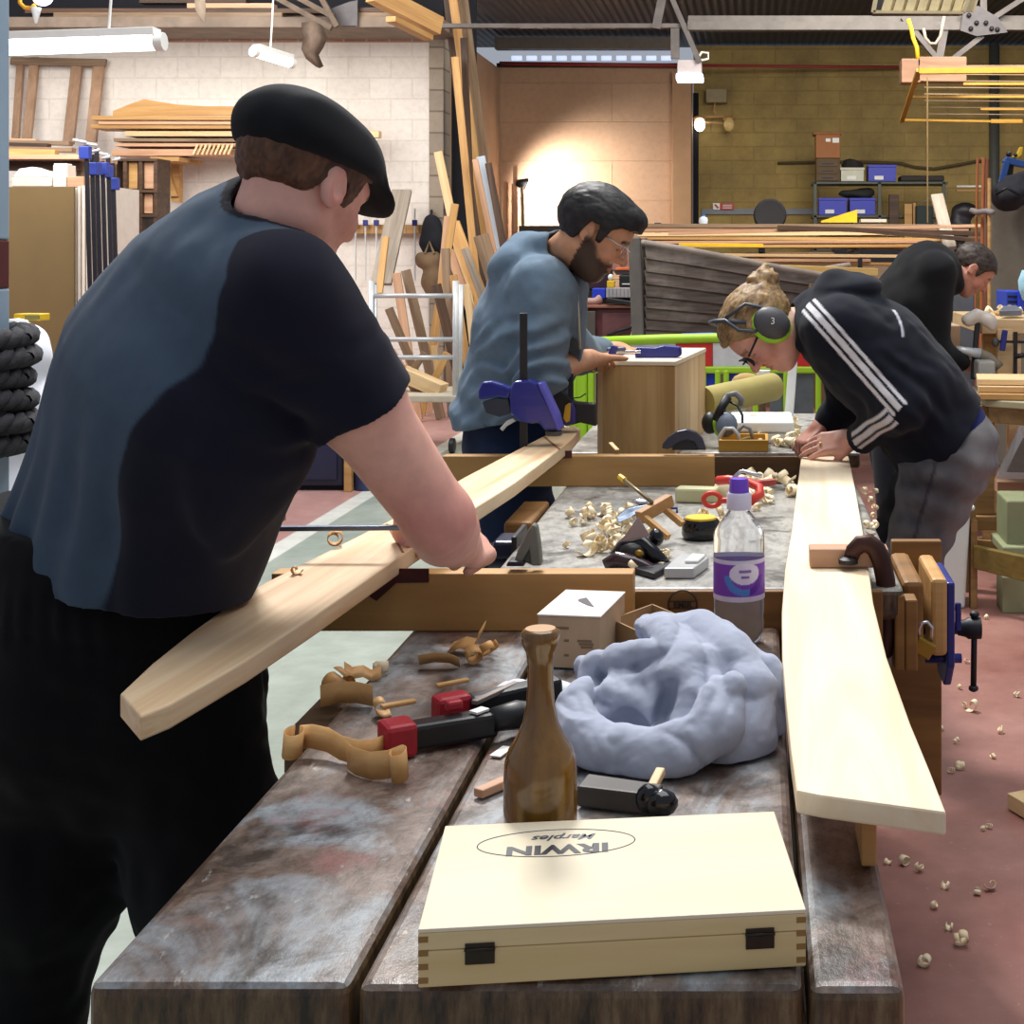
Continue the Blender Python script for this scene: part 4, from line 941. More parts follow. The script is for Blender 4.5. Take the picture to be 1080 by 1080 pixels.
def hand(wrist, d, back, side, curls, k=1.0, spread=.0, thumb=(.55, .75, -.35), tcurl=.3):
    """right hand: side=1 has its thumb at +y when seen from the back with fingers along d; returns a distance shape"""
    x = Vector(d).normalized(); z = Vector(back); y = z.cross(x).normalized()*side; z = x.cross(y).normalized()*side
    if z.dot(Vector(back)) < 0: z = -z
    wr = Vector(wrist); W = lambda a, b, c: wr+(x*a+y*b+z*c)*k
    R = Matrix((x, y, z)).transposed()
    palm = U(.012*k, rbox(W(.05, 0, 0), (.045*k, .039*k, .0125*k), R, .012*k), cone(W(-.03, 0, 0), W(.02, 0, 0), .026*k, .024*k))
    palm = U(.012*k, palm, ell(W(.032, .026, -.008), (.03*k, .018*k, .016*k), R))
    fs = []
    for i, (oy, ln) in enumerate(((.0295, .070), (.0100, .078), (-.0100, .073), (-.0290, .057))):
        p = W(.088-(.006 if i in (0, 3) else 0), oy, .002); a = 0; sp = spread*(1.5-i); pts = [p]; rad = [.0092*k]
        for j, part in enumerate((.44, .32, .24)):
            a += curls[i][j] if hasattr(curls[i], '__len__') else curls[i]*(1, 1.1, .7)[j]
            v = x*math.cos(a)*math.cos(sp)+y*math.sin(sp)*math.cos(a)-z*math.sin(a)
            p = p+v*ln*part*k; pts.append(p); rad.append((.0086, .0078, .0066)[j]*k*(.9 if i == 3 else 1))
        fs.append(chain(pts, rad))
    p = W(.022, .034, -.004); tv = (x*thumb[0]+y*thumb[1]+z*thumb[2]).normalized(); pts = [p]; rad = [.0125*k]
    for j, ln in enumerate((.038, .032, .026)):
        p = p+tv*ln*k; pts.append(p); rad.append((.0108, .0098, .0076)[j]*k); tv = (tv+x*tcurl-z*tcurl*.4).normalized()
    fs.append(chain(pts, rad))
    f = fs[0]
    for g in fs[1:]: f = U(.0015, f, g)
    return U(.008*k, palm, f)
def bounds(pts, m):
    a = np.array([tuple(p) for p in pts]); return a.min(0)-m, a.max(0)+m
def bnd(center, r, n=None): pass
# ---------------------------------------------------------------- man in the flat cap
GA = 1.12
def coneG(a, b, ra, rb): return cone(a, b, ra*GA, rb*GA)
def econeG(a, b, u, wa, da, wb, db): return econe(a, b, u, wa*GA, da*GA, wb*GA, db*GA)
def ellG(c, r, R=None): return ell(c, [x*GA for x in r], R)
FA = V(.80, .60, 0).normalized(); RA = V(.60, -.80, 0).normalized()
FP = V(.9, .43, 0).normalized(); RP = V(.43, -.9, 0).normalized()
pel = P(122, 705, 2.30); wst = P(122, 600, 2.28); che = P(203, 402, 2.22); upp = P(246, 306, 2.20); nek = P(288, 234, 2.22)
shR = upp+RA*.1904+FA*.0224-V(0, 0, .02); shL = upp-RA*.2016+FA*.0000+V(0, 0, .01)
elR = P(463, 548, 2.17); wrR = P(484, 574, 2.40); elL = P(380, 400, 2.46); wrL = P(440, 515, 2.62)
t = thing('person', 'man in black flat cap and two-tone grey navy t-shirt bending over the spar', 'person', (pel.x, pel.y, 0))
hA = Head(P(317, 196, 2.20), V(.42, .78, -.40), V(.22, .26, .9), 1.05, nek-V(0, 0, .01), .066)
torso = U(.09, econeG(wst-V(0, 0, .04), che, RA, .195, .165, .225, .15), econeG(che, upp, RA, .215, .14, .165, .105), coneG(shL, shR, .075, .07), econeG(upp, nek, RA, .11, .085, .062, .058))
armR = U(.02, coneG(shR, shR+(elR-shR)*.45, .066, .060), coneG(shR+(elR-shR)*.45, elR, .058, .046), coneG(elR, wrR, .046, .029), ellG(elR+(wrR-elR)*.3+V(0, 0, -.01), (.045, .06, .045)))
armL = U(.02, coneG(shL, elL, .062, .045), coneG(elL, wrL, .045, .028))
hdR = hand(wrR, V(.04, 1, -.12), V(.75, -.1, .65), 1, [1.1, 1.15, 1.2, 1.25], 1.3, 0, (.7, .5, -.5), .4)
hdL = hand(wrL, V(-.12, .35, -.8), V(-.5, .6, .5), -1, [.8, .85, .9, .95], 1.1)
body = U(.02, hA.f, INT(off(torso, -.03), half(wst+V(0, 0, .08), (0, 0, -1))), armR, armL, hdR, hdL)
def colA(p):
    c, q = hA.skin((232, 176, 158), p, red=(206, 110, 100))
    m = np.clip(1-np.abs((p @ A_((0, 0, 1)))-elR.z)/.09, 0, 1)*(p[:, 0] > elR.x-.1); c = blend(c, (206, 118, 110), m*.5)
    m = sstep(-.02, .03, q[:, 1])*(q[:, 2] < -.01)*(np.abs(q[:, 0]) < .078)*(q[:, 2] > -.12)*((q**2).sum(1) < .15**2)*(q[:, 1] < .12); c = blend(c, (176, 122, 84), m*.35*(vnoise(p, 200)*.3+.7))
    return c
lo, hi = bounds([wst, shL, shR, elR, elL, wrR+V(0, .1, 0), wrL+V(0, .15, 0), hA.c], .17)
sdf_obj('body', body, lo, hi, .004, M_skin, t, colA)
# t-shirt
sl = shR+(elR-shR)*.47; ad = (elR-shR).normalized(); sl2 = shL+(elL-shL)*.5; ad2 = (elL-shL).normalized()
sleeveR = INT(U(.03, coneG(shR-ad*.0224, sl+ad*.0672, .083, .074)), half(sl+V(.0, 0, 0), ad+V(-.12, 0, .1))); sleeveL = INT(coneG(shL, sl2+ad2*.0560, .078, .066), half(sl2, ad2))
spine = (che-wst).normalized()
sh = U(.03, off(torso, .010), sleeveR, sleeveL)
def folds(p):
    a = p @ A_(RA); z = p[:, 2]; f_ = p @ A_(FA)
    low = 1-sstep(1.02, 1.26, z)
    d = .006*np.sin(a*70+3*np.sin(z*9)+f_*30)*low + .0035*vnoise(p*np.array((1, 1, .45), dtype=np.float32), 22, 5)
    pit = np.exp(-(((p-A_(shR-V(.02, .0, .13)))**2).sum(1))/.10**2)
    d += .006*pit*np.sin((p @ A_(Vector((.6, -.3, .75))))*95+2*vnoise(p, 12, 2))
    slv = np.exp(-(((p-A_(shR+ad*.1120))**2).sum(1))/.08**2); d += .004*slv*np.sin((p @ A_(ad))*110+vnoise(p, 18, 4)*2.5)
    return d
shirt = lambda p: sh(p)+folds(p)
hem = P(130, 597, 2.28)
shirt = INT(shirt, half(hem, V(-.20, 0, -1)))
shirt = SUB(shirt, INT(off(hA.f, .005), half(nek-V(0, 0, .035), V(-.28, -.1, -1))), .004)
def colShirt(p):
    t_ = np.clip(((p-A_(wst)) @ A_(nek-wst))/((nek-wst).length**2), 0, 1.1)
    ax = A_(wst)[None]+t_[:, None]*A_(nek-wst)[None]
    a = (p-ax) @ A_(RA); b = (p-ax) @ A_(FA)
    c = np.repeat(L3((66, 82, 100))[None], len(p), 0)
    b0 = np.interp(t_, (0, .3, .6, .85, 1.0), (-.035, -.025, -.005, .02, .05))
    dark = np.maximum(sstep(-.003, .003, b-b0)*(t_ < 1.0), sstep(-.003, .003, a-np.interp(t_, (0, .3, .6, .85, .93, 1.0), (.215, .225, .24, .235, .22, .17)))); c = blend(c, (24, 24, 40), dark)
    q = hA.q(p); rim = sstep(0, .002, .016-np.abs(off(hA.f, .005)(p)))*(t_ > .86); c = blend(c, (22, 22, 34), rim)
    return c
lo2, hi2 = bounds([wst, shL, shR, sl, sl2, nek], .24)
sdf_obj('t_shirt', shirt, lo2, hi2, .005, M_cloth, t, colShirt)
# trousers
hpR = pel+RP*.09+FP*.05; hpL = pel-RP*.09; knR = V(-.83, 2.20, .47); knL = V(-1.115, 2.22, .47); ftR = V(-.85, 2.17, .09); ftL = V(-1.135, 2.19, .09)
tr = U(.07, econeG(pel+V(-.035, 0, -.01), wst+V(-.01, 0, .04), RP, .22, .225, .20, .185), coneG(hpR-V(-.02, 0, .03), knR, .125, .095), coneG(hpL-V(.03, 0, .03), knL, .15, .118), coneG(knR, ftR, .092, .075), coneG(knL, ftL, .092, .075))
wb = hem-V(0, 0, .0); low = hem
def trf(p):
    d = tr(p); z = p[:, 2]; s_ = (p-A_(wb)) @ A_(V(.20, 0, 1).normalized())
    band = np.exp(-((s_+.035)/.03)**2)
    d = d-.004*band-.0035*np.sin(p @ A_(RA)*190+p @ A_(FA)*150)*np.exp(-((s_+.04)/.045)**2)*.6
    d = d+.006*vnoise(p*np.array((1, 1, .5), dtype=np.float32), 14, 9)+.004*vnoise(p, 30, 19)
    d = d-.006*np.exp(-((s_+.062)/.006)**2)*(-1)*.5
    return d
trf2 = INT(trf, half(hem+V(0, 0, .07), V(.20, 0, 1)))
lo3, hi3 = bounds([wst, pel, hpR, hpL, knR, knL, ftR, ftL], .28); lo3[2] = 0
sdf_obj('trousers', trf2, lo3, hi3, .007, M_cloth, t, lambda p: np.repeat(L3((9, 9, 12))[None], len(p), 0))
pk = P(302, 792, 2.016)
for ft, s_ in ((ftR, 1), (ftL, -1)):
    sf = INT(U(.03, ellG(ft+FA*.0896-V(0, 0, .05), (.10, .10, .05)), ellG(ft+FA*.0000-V(0, 0, .03), (.06, .06, .07))), half(V(0, 0, .002), (0, 0, -1)))
    sdf_obj('shoe', sf, ft+V(-.2, -.2, -.1), ft+V(.2, .25, .1), .008, M_cloth, t, lambda p: np.repeat(L3((24, 22, 22))[None], len(p), 0))
# hair and cap
hl = [(-.13, -.045), (-.09, -.052), (-.055, -.045), (-.03, -.012), (-.012, .02), (.012, .012), (.022, -.03), (.034, -.03), (.045, .03), (.10, .06)]
colh = lambda p: blend(np.repeat(L3((70, 46, 34))[None], len(p), 0), (128, 88, 60), np.clip(vnoise(hA.q(p)*np.array((1, 1, .3), dtype=np.float32), 260, 3)*.4+.3*vnoise(hA.q(p), 35, 6)+.3, 0, 1))
lo, hi = hA.box(.16); sdf_obj('hair', hA.hair(hl, .007, 3, .003), lo, hi, .003, M_hair, t, colh)
w_ = hA.w
capR = hA.R @ Matrix.Rotation(-.12, 3, 'X')
crown = U(.03, ellG(w_(0, -.012, .056), (.090, .112, .062), np.array(capR)), ellG(w_(0, .025, .060), (.080, .09, .052), np.array(capR)), ellG(w_(0, -.05, .056), (.080, .07, .06), np.array(capR)))
crown = INT(crown, half(w_(0, 0, .034), hA.R @ Vector((0, .16, -1))), .012)
brim = INT(ellG(w_(0, .115, .026), (.082, .062, .020), np.array(hA.R @ Matrix.Rotation(-.5, 3, 'X'))), off(ellG(w_(0, .11, .0), (.09, .075, .038)), .0), .0) if False else ellG(w_(0, .105, .040), (.070, .050, .012), np.array(hA.R @ Matrix.Rotation(-.32, 3, 'X')))
cap = U(.02, crown, brim)
capf = lambda p: cap(p)+.0035*vnoise(hA.q(p)*np.array((1, .5, 1), dtype=np.float32), 28, 2)
sdf_obj('flat_cap', capf, w_(0, .02, .03)-V(.2, .2, .2), w_(0, .02, .03)+V(.2, .2, .2), .004, M_cloth, t, lambda p: np.repeat(L3((22, 24, 28))[None], len(p), 0))
# ---------------------------------------------------------------- man in the blue-grey hoodie
def flat(c): return lambda p: np.repeat(L3(c)[None], len(p), 0)
F2 = V(.97, .24, 0).normalized(); R2 = V(.24, -.97, 0).normalized(); d2 = 4.10
t = thing('person', 'bearded dark haired man in blue-grey hoodie working at the tall wooden chest', 'person', (P(548, 440, d2).x, d2, 0))
pel2 = P(542, 452, d2); che2 = P(558, 345, d2-.01); upp2 = P(568, 303, d2-.03); nek2 = P(592, 270, d2-.05)
h2 = Head(P(627, 245, 3.94), V(.83, .0, -.56), V(.56, 0, .83), 1.0, nek2, .058, .006)
torso2 = U(.08, econe(pel2, che2, R2, .17, .135, .20, .130), econe(che2, upp2, R2, .20, .13, .15, .10), cone(upp2-R2*.15, upp2+R2*.15, .075, .075), econe(upp2, nek2, R2, .10, .08, .06, .06))
shR2 = upp2+R2*.17+V(.0, 0, -.02); elR2 = P(571, 394, 3.86); wrR2 = P(622, 379, 4.2); shL2 = upp2-R2*.17; elL2 = P(610, 375, 4.35); wrL2 = P(652, 370, 4.66)
arm2 = U(.02, cone(shR2, elR2, .055, .044), cone(elR2, wrR2, .043, .027), cone(shL2, elL2, .055, .042), cone(elL2, wrL2, .042, .026))
hd2 = U(.004, hand(wrR2, V(.16, .98, -.06), V(-.2, .1, .95), -1, [.25, .28, .3, .35], 1.0, 0, (.75, .5, -.1), .1), hand(wrL2, V(.7, .2, -.1), V(0, .2, 1), -1, [.3, .3, .35, .4], 1.0))
body2 = U(.02, h2.f, off(torso2, -.03), arm2, hd2)
beard = lambda q: np.clip((1-sstep(-.048, -.036, q[:, 2]+.55*np.maximum(.045-q[:, 1], 0)*(-1)+.30*(q[:, 1]-.07)*(q[:, 1] < .07)*0)), 0, 1)
def col2(p):
    c, q = h2.skin((206, 152, 116), p, (150, 96, 80), (34, 26, 24), (190, 120, 92), .95)
    x, y, z = np.abs(q[:, 0]), q[:, 1], q[:, 2]
    near = ((q**2).sum(1) < .16**2)*(y > -.005)*(z > -.16)
    top_ = np.interp(y, (-.01, .02, .05, .075, .10), (-.005, -.012, -.045, -.048, -.046))
    m = sstep(-.010, .012, top_-z+.004*vnoise(q, 120, 1))*near*(1-(1-sstep(.8, 1.2, (x/.022)**2+((z+.062)/.010)**2))*(y > .07))
    m = m*sstep(-.15, -.125, z)*(1-.0)
    c = blend(c, (38, 30, 28), m*.93)
    return c
lo, hi = bounds([pel2, shR2, shL2, elR2, elL2, wrR2, wrL2+V(.1, .1, 0), h2.c], .16)
sdf_obj('body', body2, lo, hi, .0055, M_skin, t, col2)
hl2 = [(-.13, -.075), (-.09, -.085), (-.055, -.075), (-.03, -.035), (-.016, .026), (.012, .028), (.020, -.012), (.036, -.015), (.044, .035), (.065, .058), (.12, .07)]
hair2 = h2.hair(hl2, .019, 6, .0022)
quiff = ell(h2.w(0, .062, .088), (.062, .05, .034), np.array(h2.R @ Matrix.Rotation(.2, 3, 'X')))
hr2 = U(.02, hair2, rough_by(quiff, .002, 80, 4))
lo, hi = h2.box(.17)
sdf_obj('hair', hr2, lo, hi, .004, M_hair, t, lambda p: blend(flat((20, 18, 20))(p), (52, 44, 42), np.clip(vnoise(h2.q(p)*np.array((1, .4, .8), dtype=np.float32), 90, 3)*.5+.1, 0, 1)))
# hoodie
cu2 = elR2+(wrR2-elR2)*.26; ad2_ = (wrR2-elR2).normalized(); cuL = elL2+(wrL2-elL2)*.5
sleeve2 = U(.03, cone(shR2, elR2, .080, .066), cone(elR2, cu2, .064, .054)); sleeve2L = U(.03, cone(shL2, elL2, .078, .06), cone(elL2, cuL, .058, .05))
hd_ = nek2+V(-.035, 0, .01)
hood = U(.03, chain([nek2+R2*.075+V(.03, 0, -.035), nek2+R2*.07+V(-.05, 0, .03), nek2+V(-.11, .0, .022), nek2-R2*.07+V(-.05, 0, .03), nek2-R2*.075+V(.03, 0, -.035)], [.032, .04, .045, .04, .032]), ell(nek2+V(-.13, 0, -.02), (.085, .13, .06), np.array(Matrix.Rotation(-.6, 3, 'Y'))))
sh2 = U(.010, U(.04, off(torso2, .014), sleeve2L, econe(pel2+V(-.015, 0, .03), pel2+V(0, 0, .12), R2, .195, .165, .185, .150)), sleeve2)
def fold2(p):
    s_ = (p-A_(shR2)) @ A_((elR2-shR2).normalized()); nearm = np.exp(-((p[:, 1]-3.82)/.11)**2)*sstep(.04, .12, s_)
    d = .0085*nearm*np.sin(s_*105+4*vnoise(p, 9, 3)+(p[:, 0]*40))
    d += .005*vnoise(p*np.array((1, 1, .5), dtype=np.float32), 14, 8)+.003*vnoise(p, 34, 6)
    d += .006*np.sin((p[:, 2]-pel2.z)*60+p[:, 0]*35)*np.exp(-((p[:, 2]-pel2.z-.06)/.09)**2)
    return d
shirt2 = lambda p: sh2(p)+fold2(p)
shirt2 = INT(shirt2, half(pel2+V(0, 0, .035), V(.22, 0, -1)))
shirt2 = INT(U(.012, shirt2, rough_by(hood, .004, 26, 3)), lambda p: np.minimum((p-A_(cu2)) @ A_(ad2_), 9)*1.0 if False else np.where(((p-A_(cu2))**2).sum(1) < .1**2, (p-A_(cu2)) @ A_(ad2_), -1))
shirt2 = SUB(shirt2, off(h2.f, .010), .01)
def colH2(p):
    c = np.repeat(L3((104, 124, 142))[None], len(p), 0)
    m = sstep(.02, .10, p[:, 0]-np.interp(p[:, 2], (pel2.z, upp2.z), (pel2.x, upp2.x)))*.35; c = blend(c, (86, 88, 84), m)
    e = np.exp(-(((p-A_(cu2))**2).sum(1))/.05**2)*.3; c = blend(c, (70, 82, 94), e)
    return c
lo, hi = bounds([pel2, shR2, shL2, elR2, elL2, nek2, cu2], .22)
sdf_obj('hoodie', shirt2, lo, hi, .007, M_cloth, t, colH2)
obj('drawstring', MB().tube([P(604, 296, 3.9), P(609, 312, 3.92), P(610.5, 335, 3.95), P(612, 368, 3.97)], .0035, 6), plain('cord_pale', (190, 182, 160), .8), t, smooth=True)
kR2 = V(pel2.x-.02, d2-.08, .48); kL2 = V(pel2.x+.06, d2+.10, .48)
tr2 = U(.06, econe(pel2-V(0, 0, .04), pel2+V(0, 0, .06), R2, .178, .148, .168, .138), cone(pel2+R2*.085-V(0, 0, .08), kR2, .105, .075), cone(pel2-R2*.085-V(0, 0, .08), kL2, .105, .075), cone(kR2, kR2+V(-.05, 0, -.40), .072, .058), cone(kL2, kL2+V(-.03, 0, -.40), .072, .058))
lo, hi = bounds([pel2, kR2, kL2, kR2+V(-.05, 0, -.42)], .2)
sdf_obj('jeans', INT(rough_by(tr2, .005, 22, 5), half(pel2+V(0, 0, .09), (0, 0, 1))), lo, hi, .009, M_denim, t, flat((24, 38, 66)))
for k_ in (kR2, kL2):
    a = k_+V(.01, 0, -.45); sf = INT(U(.03, ell(a+V(.07, 0, 0), (.13, .048, .045)), ell(a+V(-.04, 0, .02), (.05, .045, .06))), half(V(0, 0, .001), (0, 0, -1)))
    sdf_obj('shoe', sf, V(a.x-.2, a.y-.1, -.02), V(a.x+.3, a.y+.1, .15), .01, M_cloth, t, flat((40, 34, 30)))
obj('wrist_watch', MB().lathe([(.027, -.009), (.0305, -.009), (.0305, .009), (.027, .009)], wrR2-(wrR2-elR2).normalized()*.01, 20, frame(wrR2-elR2) @ Matrix.Rotation(PI/2, 3, 'Y')), M_black, t, smooth=True, auto=40)
obj('glasses', MB().tube([h2.w(.076, .01, .012), h2.w(.068, .085, .012), h2.w(.05, .098, .016), h2.w(.02, .106, .012), h2.w(0, .112, .012)], .0018, 6).tube([h2.w(.02, .106, .012), h2.w(.022, .106, -.012), h2.w(.045, .10, -.014), h2.w(.055, .096, .0), h2.w(.05, .098, .016)], .0012, 6), M_chrome, t, smooth=True)
# ---------------------------------------------------------------- woman in the striped hoodie
d3 = 4.0; s3 = F/d3
t = thing('person', 'woman with green ear defenders and striped navy hoodie leaning over the wide plank', 'person', (P(985, 450, d3).x, d3, 0))
F3 = V(-.98, .1, 0).normalized(); R3 = V(.1, .98, 0).normalized()        # her right is away from the camera
pel3 = P(992, 462, d3+.02); che3 = P(918, 372, d3+.03); upp3 = P(884, 345, d3+.03); nek3 = P(860, 338, d3+.03)
h3 = Head(P(806, 347, 4.0), V(-.42, -.16, -.89), V(-.89, -.05, .42), .98, nek3, .052, 0, .9)
UPx = (che3-pel3).normalized()
torso3 = U(.08, econe(pel3, P(958, 412, d3+.02), R3, .17, .125, .165, .115), econe(P(958, 412, d3+.02), che3, R3, .165, .115, .18, .12), econe(che3, upp3, R3, .18, .12, .14, .085), cone(upp3-R3*.13, upp3+R3*.13, .065, .065), econe(upp3, nek3, R3, .10, .075, .055, .05))
shL3 = P(893, 362, d3-.12); elL3 = P(951, 428, d3-.18); wrL3 = P(905, 464, d3+.0)
shR3 = upp3+R3*.16; elR3 = P(893, 430, d3+.32); wrR3 = P(868, 450, d3+.30)
hdL3 = hand(P(897, 464, d3+.02), V(-.97, .22, -.19), V(-.25, -.75, .65), 1, [(.25, .25, .15), (.22, .25, .15), (.25, .25, .2), (.3, .3, .2)], .97, .03, (.7, .25, -.65), .15)
hdR3 = hand(P(866, 449, d3+.30), V(-.62, -.35, -.55), V(-.6, -.35, .7), -1, [.7, .75, .8, .85], .95)
body3 = U(.02, h3.f, off(torso3, -.03), U(.02, cone(shL3, elL3, .045, .038), cone(elL3, P(897, 464, d3+.02), .038, .025)), U(.02, cone(shR3, elR3, .045, .038), cone(elR3, wrR3, .038, .026)), hdL3, hdR3)
def col3(p):
    c, q = h3.skin((222, 166, 148), p, (190, 104, 98), (120, 92, 66), (212, 122, 112), .6)
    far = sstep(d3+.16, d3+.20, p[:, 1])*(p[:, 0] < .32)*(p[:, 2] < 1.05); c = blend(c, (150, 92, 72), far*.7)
    nk = (q[:, 1] < -.01)*(q[:, 2] < -.03); c = blend(c, (230, 196, 168), nk*.6)
    return c
lo, hi = bounds([pel3, shL3, shR3, elL3, elR3, wrL3-V(.2, -.1, 0), wrR3-V(.15, 0, 0), h3.c], .15)
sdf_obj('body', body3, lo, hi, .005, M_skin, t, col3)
hl3 = [(-.13, -.05), (-.09, -.055), (-.06, -.05), (-.03, -.03), (0, -.02), (.03, .005), (.055, .040), (.08, .072), (.13, .085)]
hair3 = h3.hair(hl3, .018, 16, .004)
bun = rough_by(U(.012, ell(h3.w(0, -.128, .052), (.036, .036, .034)), ell(h3.w(.01, -.150, .070), (.022, .026, .022)), ell(h3.w(-.015, -.118, .082), (.026, .022, .022))), .006, 70, 5)
hr3 = U(.01, hair3, bun)
def colw(p):
    q = h3.q(p); n = np.clip(vnoise(q*np.array((1, .22, .9), dtype=np.float32), 260, 3)*.45+.35*vnoise(q, 40, 5)+.4, 0, 1)
    c = blend(flat((108, 80, 48))(p), (190, 156, 108), n); return blend(c, (92, 70, 46), sstep(-.02, -.06, q[:, 2])*.5)
lo, hi = h3.box(.2); sdf_obj('hair', hr3, lo, hi, .004, M_hair, t, colw)
# hoodie
cuL3 = P(907, 462, d3-.0); sleeveL3 = U(.035, cone(shL3, elL3, .074, .066), cone(elL3, cuL3, .062, .047)); sleeveR3 = U(.03, cone(shR3, elR3, .07, .06), cone(elR3, wrR3+(elR3-wrR3)*.3, .056, .05))
hoodc = nek3
hood3 = U(.03, chain([nek3+V(-.045, -.07, -.06), nek3+V(.005, -.085, .03), nek3+V(.045, -.03, .105), nek3+V(.05, .05, .105), nek3+V(0, .09, .02), nek3+V(-.045, .08, -.06)], [.026, .034, .040, .040, .034, .026]), ell(nek3+V(.09, 0, .085), (.10, .12, .050), np.array(Matrix.Rotation(-.15, 3, 'Y'))))
sh3 = U(.014, U(.04, off(torso3, .020), sleeveR3, econe(pel3-UPx*.0, P(958, 412, d3+.02), R3, .185, .15, .18, .135)), sleeveL3)
def fold3(p):
    s_ = (p-A_(elL3)); m = np.exp(-(s_**2).sum(1)/.11**2)
    d = .005*m*np.sin(s_ @ A_(V(.6, .2, .75).normalized())*120+3*vnoise(p, 10, 2))
    d += .006*vnoise(p*np.array((.6, 1, 1), dtype=np.float32), 12, 3)+.003*vnoise(p, 30, 5)
    return d
hoodie3 = INT(lambda p: sh3(p)+fold3(p), half(pel3+V(.01, 0, -.02), V(.80, 0, -.60)))
hoodie3 = INT(U(.012, hoodie3, rough_by(hood3, .004, 24, 9)), half(cuL3-V(.004, 0, 0), V(-1, .1, -.3))) if False else U(.012, hoodie3, rough_by(hood3, .004, 24, 9))
hoodie3 = SUB(hoodie3, off(h3.f, .008), .01)
aU = (elL3-shL3); aL = (cuL3-elL3)
def colS(p):
    c = np.repeat(L3((16, 20, 32))[None], len(p), 0)
    # three white stripes down the outside of the near sleeve
    def strp(a, v, t0, t1, tl=1.0):
        u = v.normalized(); rel = p-A_(a); tt = (rel @ A_(u))/v.length
        side = A_(Vector((0, -1, 0))); side = side-A_(u)*(side @ A_(u)); side = side/np.sqrt(side @ side); w = np.cross(A_(u), side)
        x = rel @ w; y = rel @ side
        m = np.zeros(len(p))
        for o, wd in ((-.021, .0035), (0, .007), (.021, .0035)):
            m = np.maximum(m, (1-sstep(wd, wd+.0025, np.abs(x-o-.010)))*(y > .0)*(tt > t0)*(tt < t1))
        return m*(((rel-(rel @ A_(u))[:, None]*A_(u))**2).sum(1) < .12**2)
    m = np.maximum(strp(shL3, aU, -.75, 1.06), strp(elL3, aL, -.10, .93))
    m = m*(p[:, 1] < d3-.05+.0*p[:, 0])
    c = blend(c, (214, 212, 216), m)
    # curved white seam over the back of the shoulder
    ring = np.abs(np.sqrt(((p-A_(shL3+V(.045, 0, .03)))**2 @ np.array((1, .0, 1)))) - .105); c = blend(c, (196, 196, 204), (1-sstep(.002, .005, ring))*(p[:, 1] < d3-.08)*(p[:, 0] > shL3.x+.075)*(p[:, 2] > shL3.z+.02))
    return c
lo, hi = bounds([pel3, shL3, shR3, elL3, elR3, cuL3, nek3+V(.1, 0, .1)], .2)
cut3 = lambda p: np.where(((p-A_(cuL3))**2).sum(1) < .085**2, (p-A_(cuL3)) @ A_(aL.normalized()), -1)
sdf_obj('hoodie', INT(hoodie3, cut3), lo, hi, .0045, M_cloth, t, colS)
# blue shirt hem and jeans
hem3 = INT(INT(econe(pel3-UPx*.04, P(975, 435, d3+.02), R3, .187, .153, .175, .14), half(pel3+V(.035, 0, -.03), V(.8, 0, -.6))), half(P(1010, 420, d3), V(-.8, 0, .6))) if False else INT(econe(pel3-UPx*.05, P(975, 435, d3+.02), R3, .183, .143, .175, .135), half(pel3+V(.042, 0, -.035), V(.80, 0, -.60)))
lo, hi = bounds([pel3], .26); sdf_obj('shirt_hem', hem3, lo, hi, .008, M_cloth, t, flat((36, 44, 104)))
kn3 = P(962, 592, d3-.04); kf3 = P(935, 592, d3+.16); ft3 = V(kn3.x-.02, kn3.y, .1); ff3 = V(kf3.x, kf3.y, .1)
pl_ = P(1000, 470, d3+.02)
tr3 = U(.05, econe(pl_, P(978, 440, d3+.02), R3, .175, .140, .165, .130), cone(pl_-R3*.08-V(0.01, 0, .03), kn3, .125, .075), cone(pl_+R3*.08-V(0, 0, .03), kf3, .12, .075), cone(kn3, ft3, .07, .05), cone(kf3, ff3, .07, .05))
tr3c = INT(lambda p: tr3(p)+.004*vnoise(p, 22, 4)+.004*np.sin(p[:, 2]*75+p[:, 0]*25+2*vnoise(p, 8, 1))*sstep(.35, .6, p[:, 2]), half(pl_+V(0, 0, .04), V(-.5, 0, 1)))
def colJ(p):
    n = np.clip(vnoise(p, 30, 2)*.35+.5+.35*vnoise(p*np.array((1, 1, .6), dtype=np.float32), 11, 7), 0, 1)
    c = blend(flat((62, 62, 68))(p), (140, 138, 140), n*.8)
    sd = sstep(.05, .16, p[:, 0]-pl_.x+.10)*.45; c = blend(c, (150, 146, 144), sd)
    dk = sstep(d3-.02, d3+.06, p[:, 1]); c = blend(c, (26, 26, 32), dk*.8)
    seam = (1-sstep(.003, .006, np.abs(p[:, 0]-(pl_.x-.055+(p[:, 2]-pl_.z)*.25))))*(p[:, 1] < d3); return blend(c, (60, 60, 66), seam*.8)
lo, hi = bounds([pl_, kn3, kf3, ft3, ff3], .2); lo[2] = .0
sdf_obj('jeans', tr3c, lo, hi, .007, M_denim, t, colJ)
mb = MB()
for a, b in (((1008, 465), (1032, 470)), ((1008, 465), (1012, 505)), ((1012, 505), (1026, 515))): pass
for a in (ft3, ff3):
    sf = INT(U(.03, ell(V(a.x-.07, a.y, .05), (.12, .045, .045)), ell(V(a.x+.02, a.y, .07), (.05, .045, .06))), half(V(0, 0, .001), (0, 0, -1)))
    sdf_obj('shoe', sf, V(a.x-.25, a.y-.1, -.02), V(a.x+.12, a.y+.1, .18), .01, M_cloth, t, flat((30, 28, 30)))
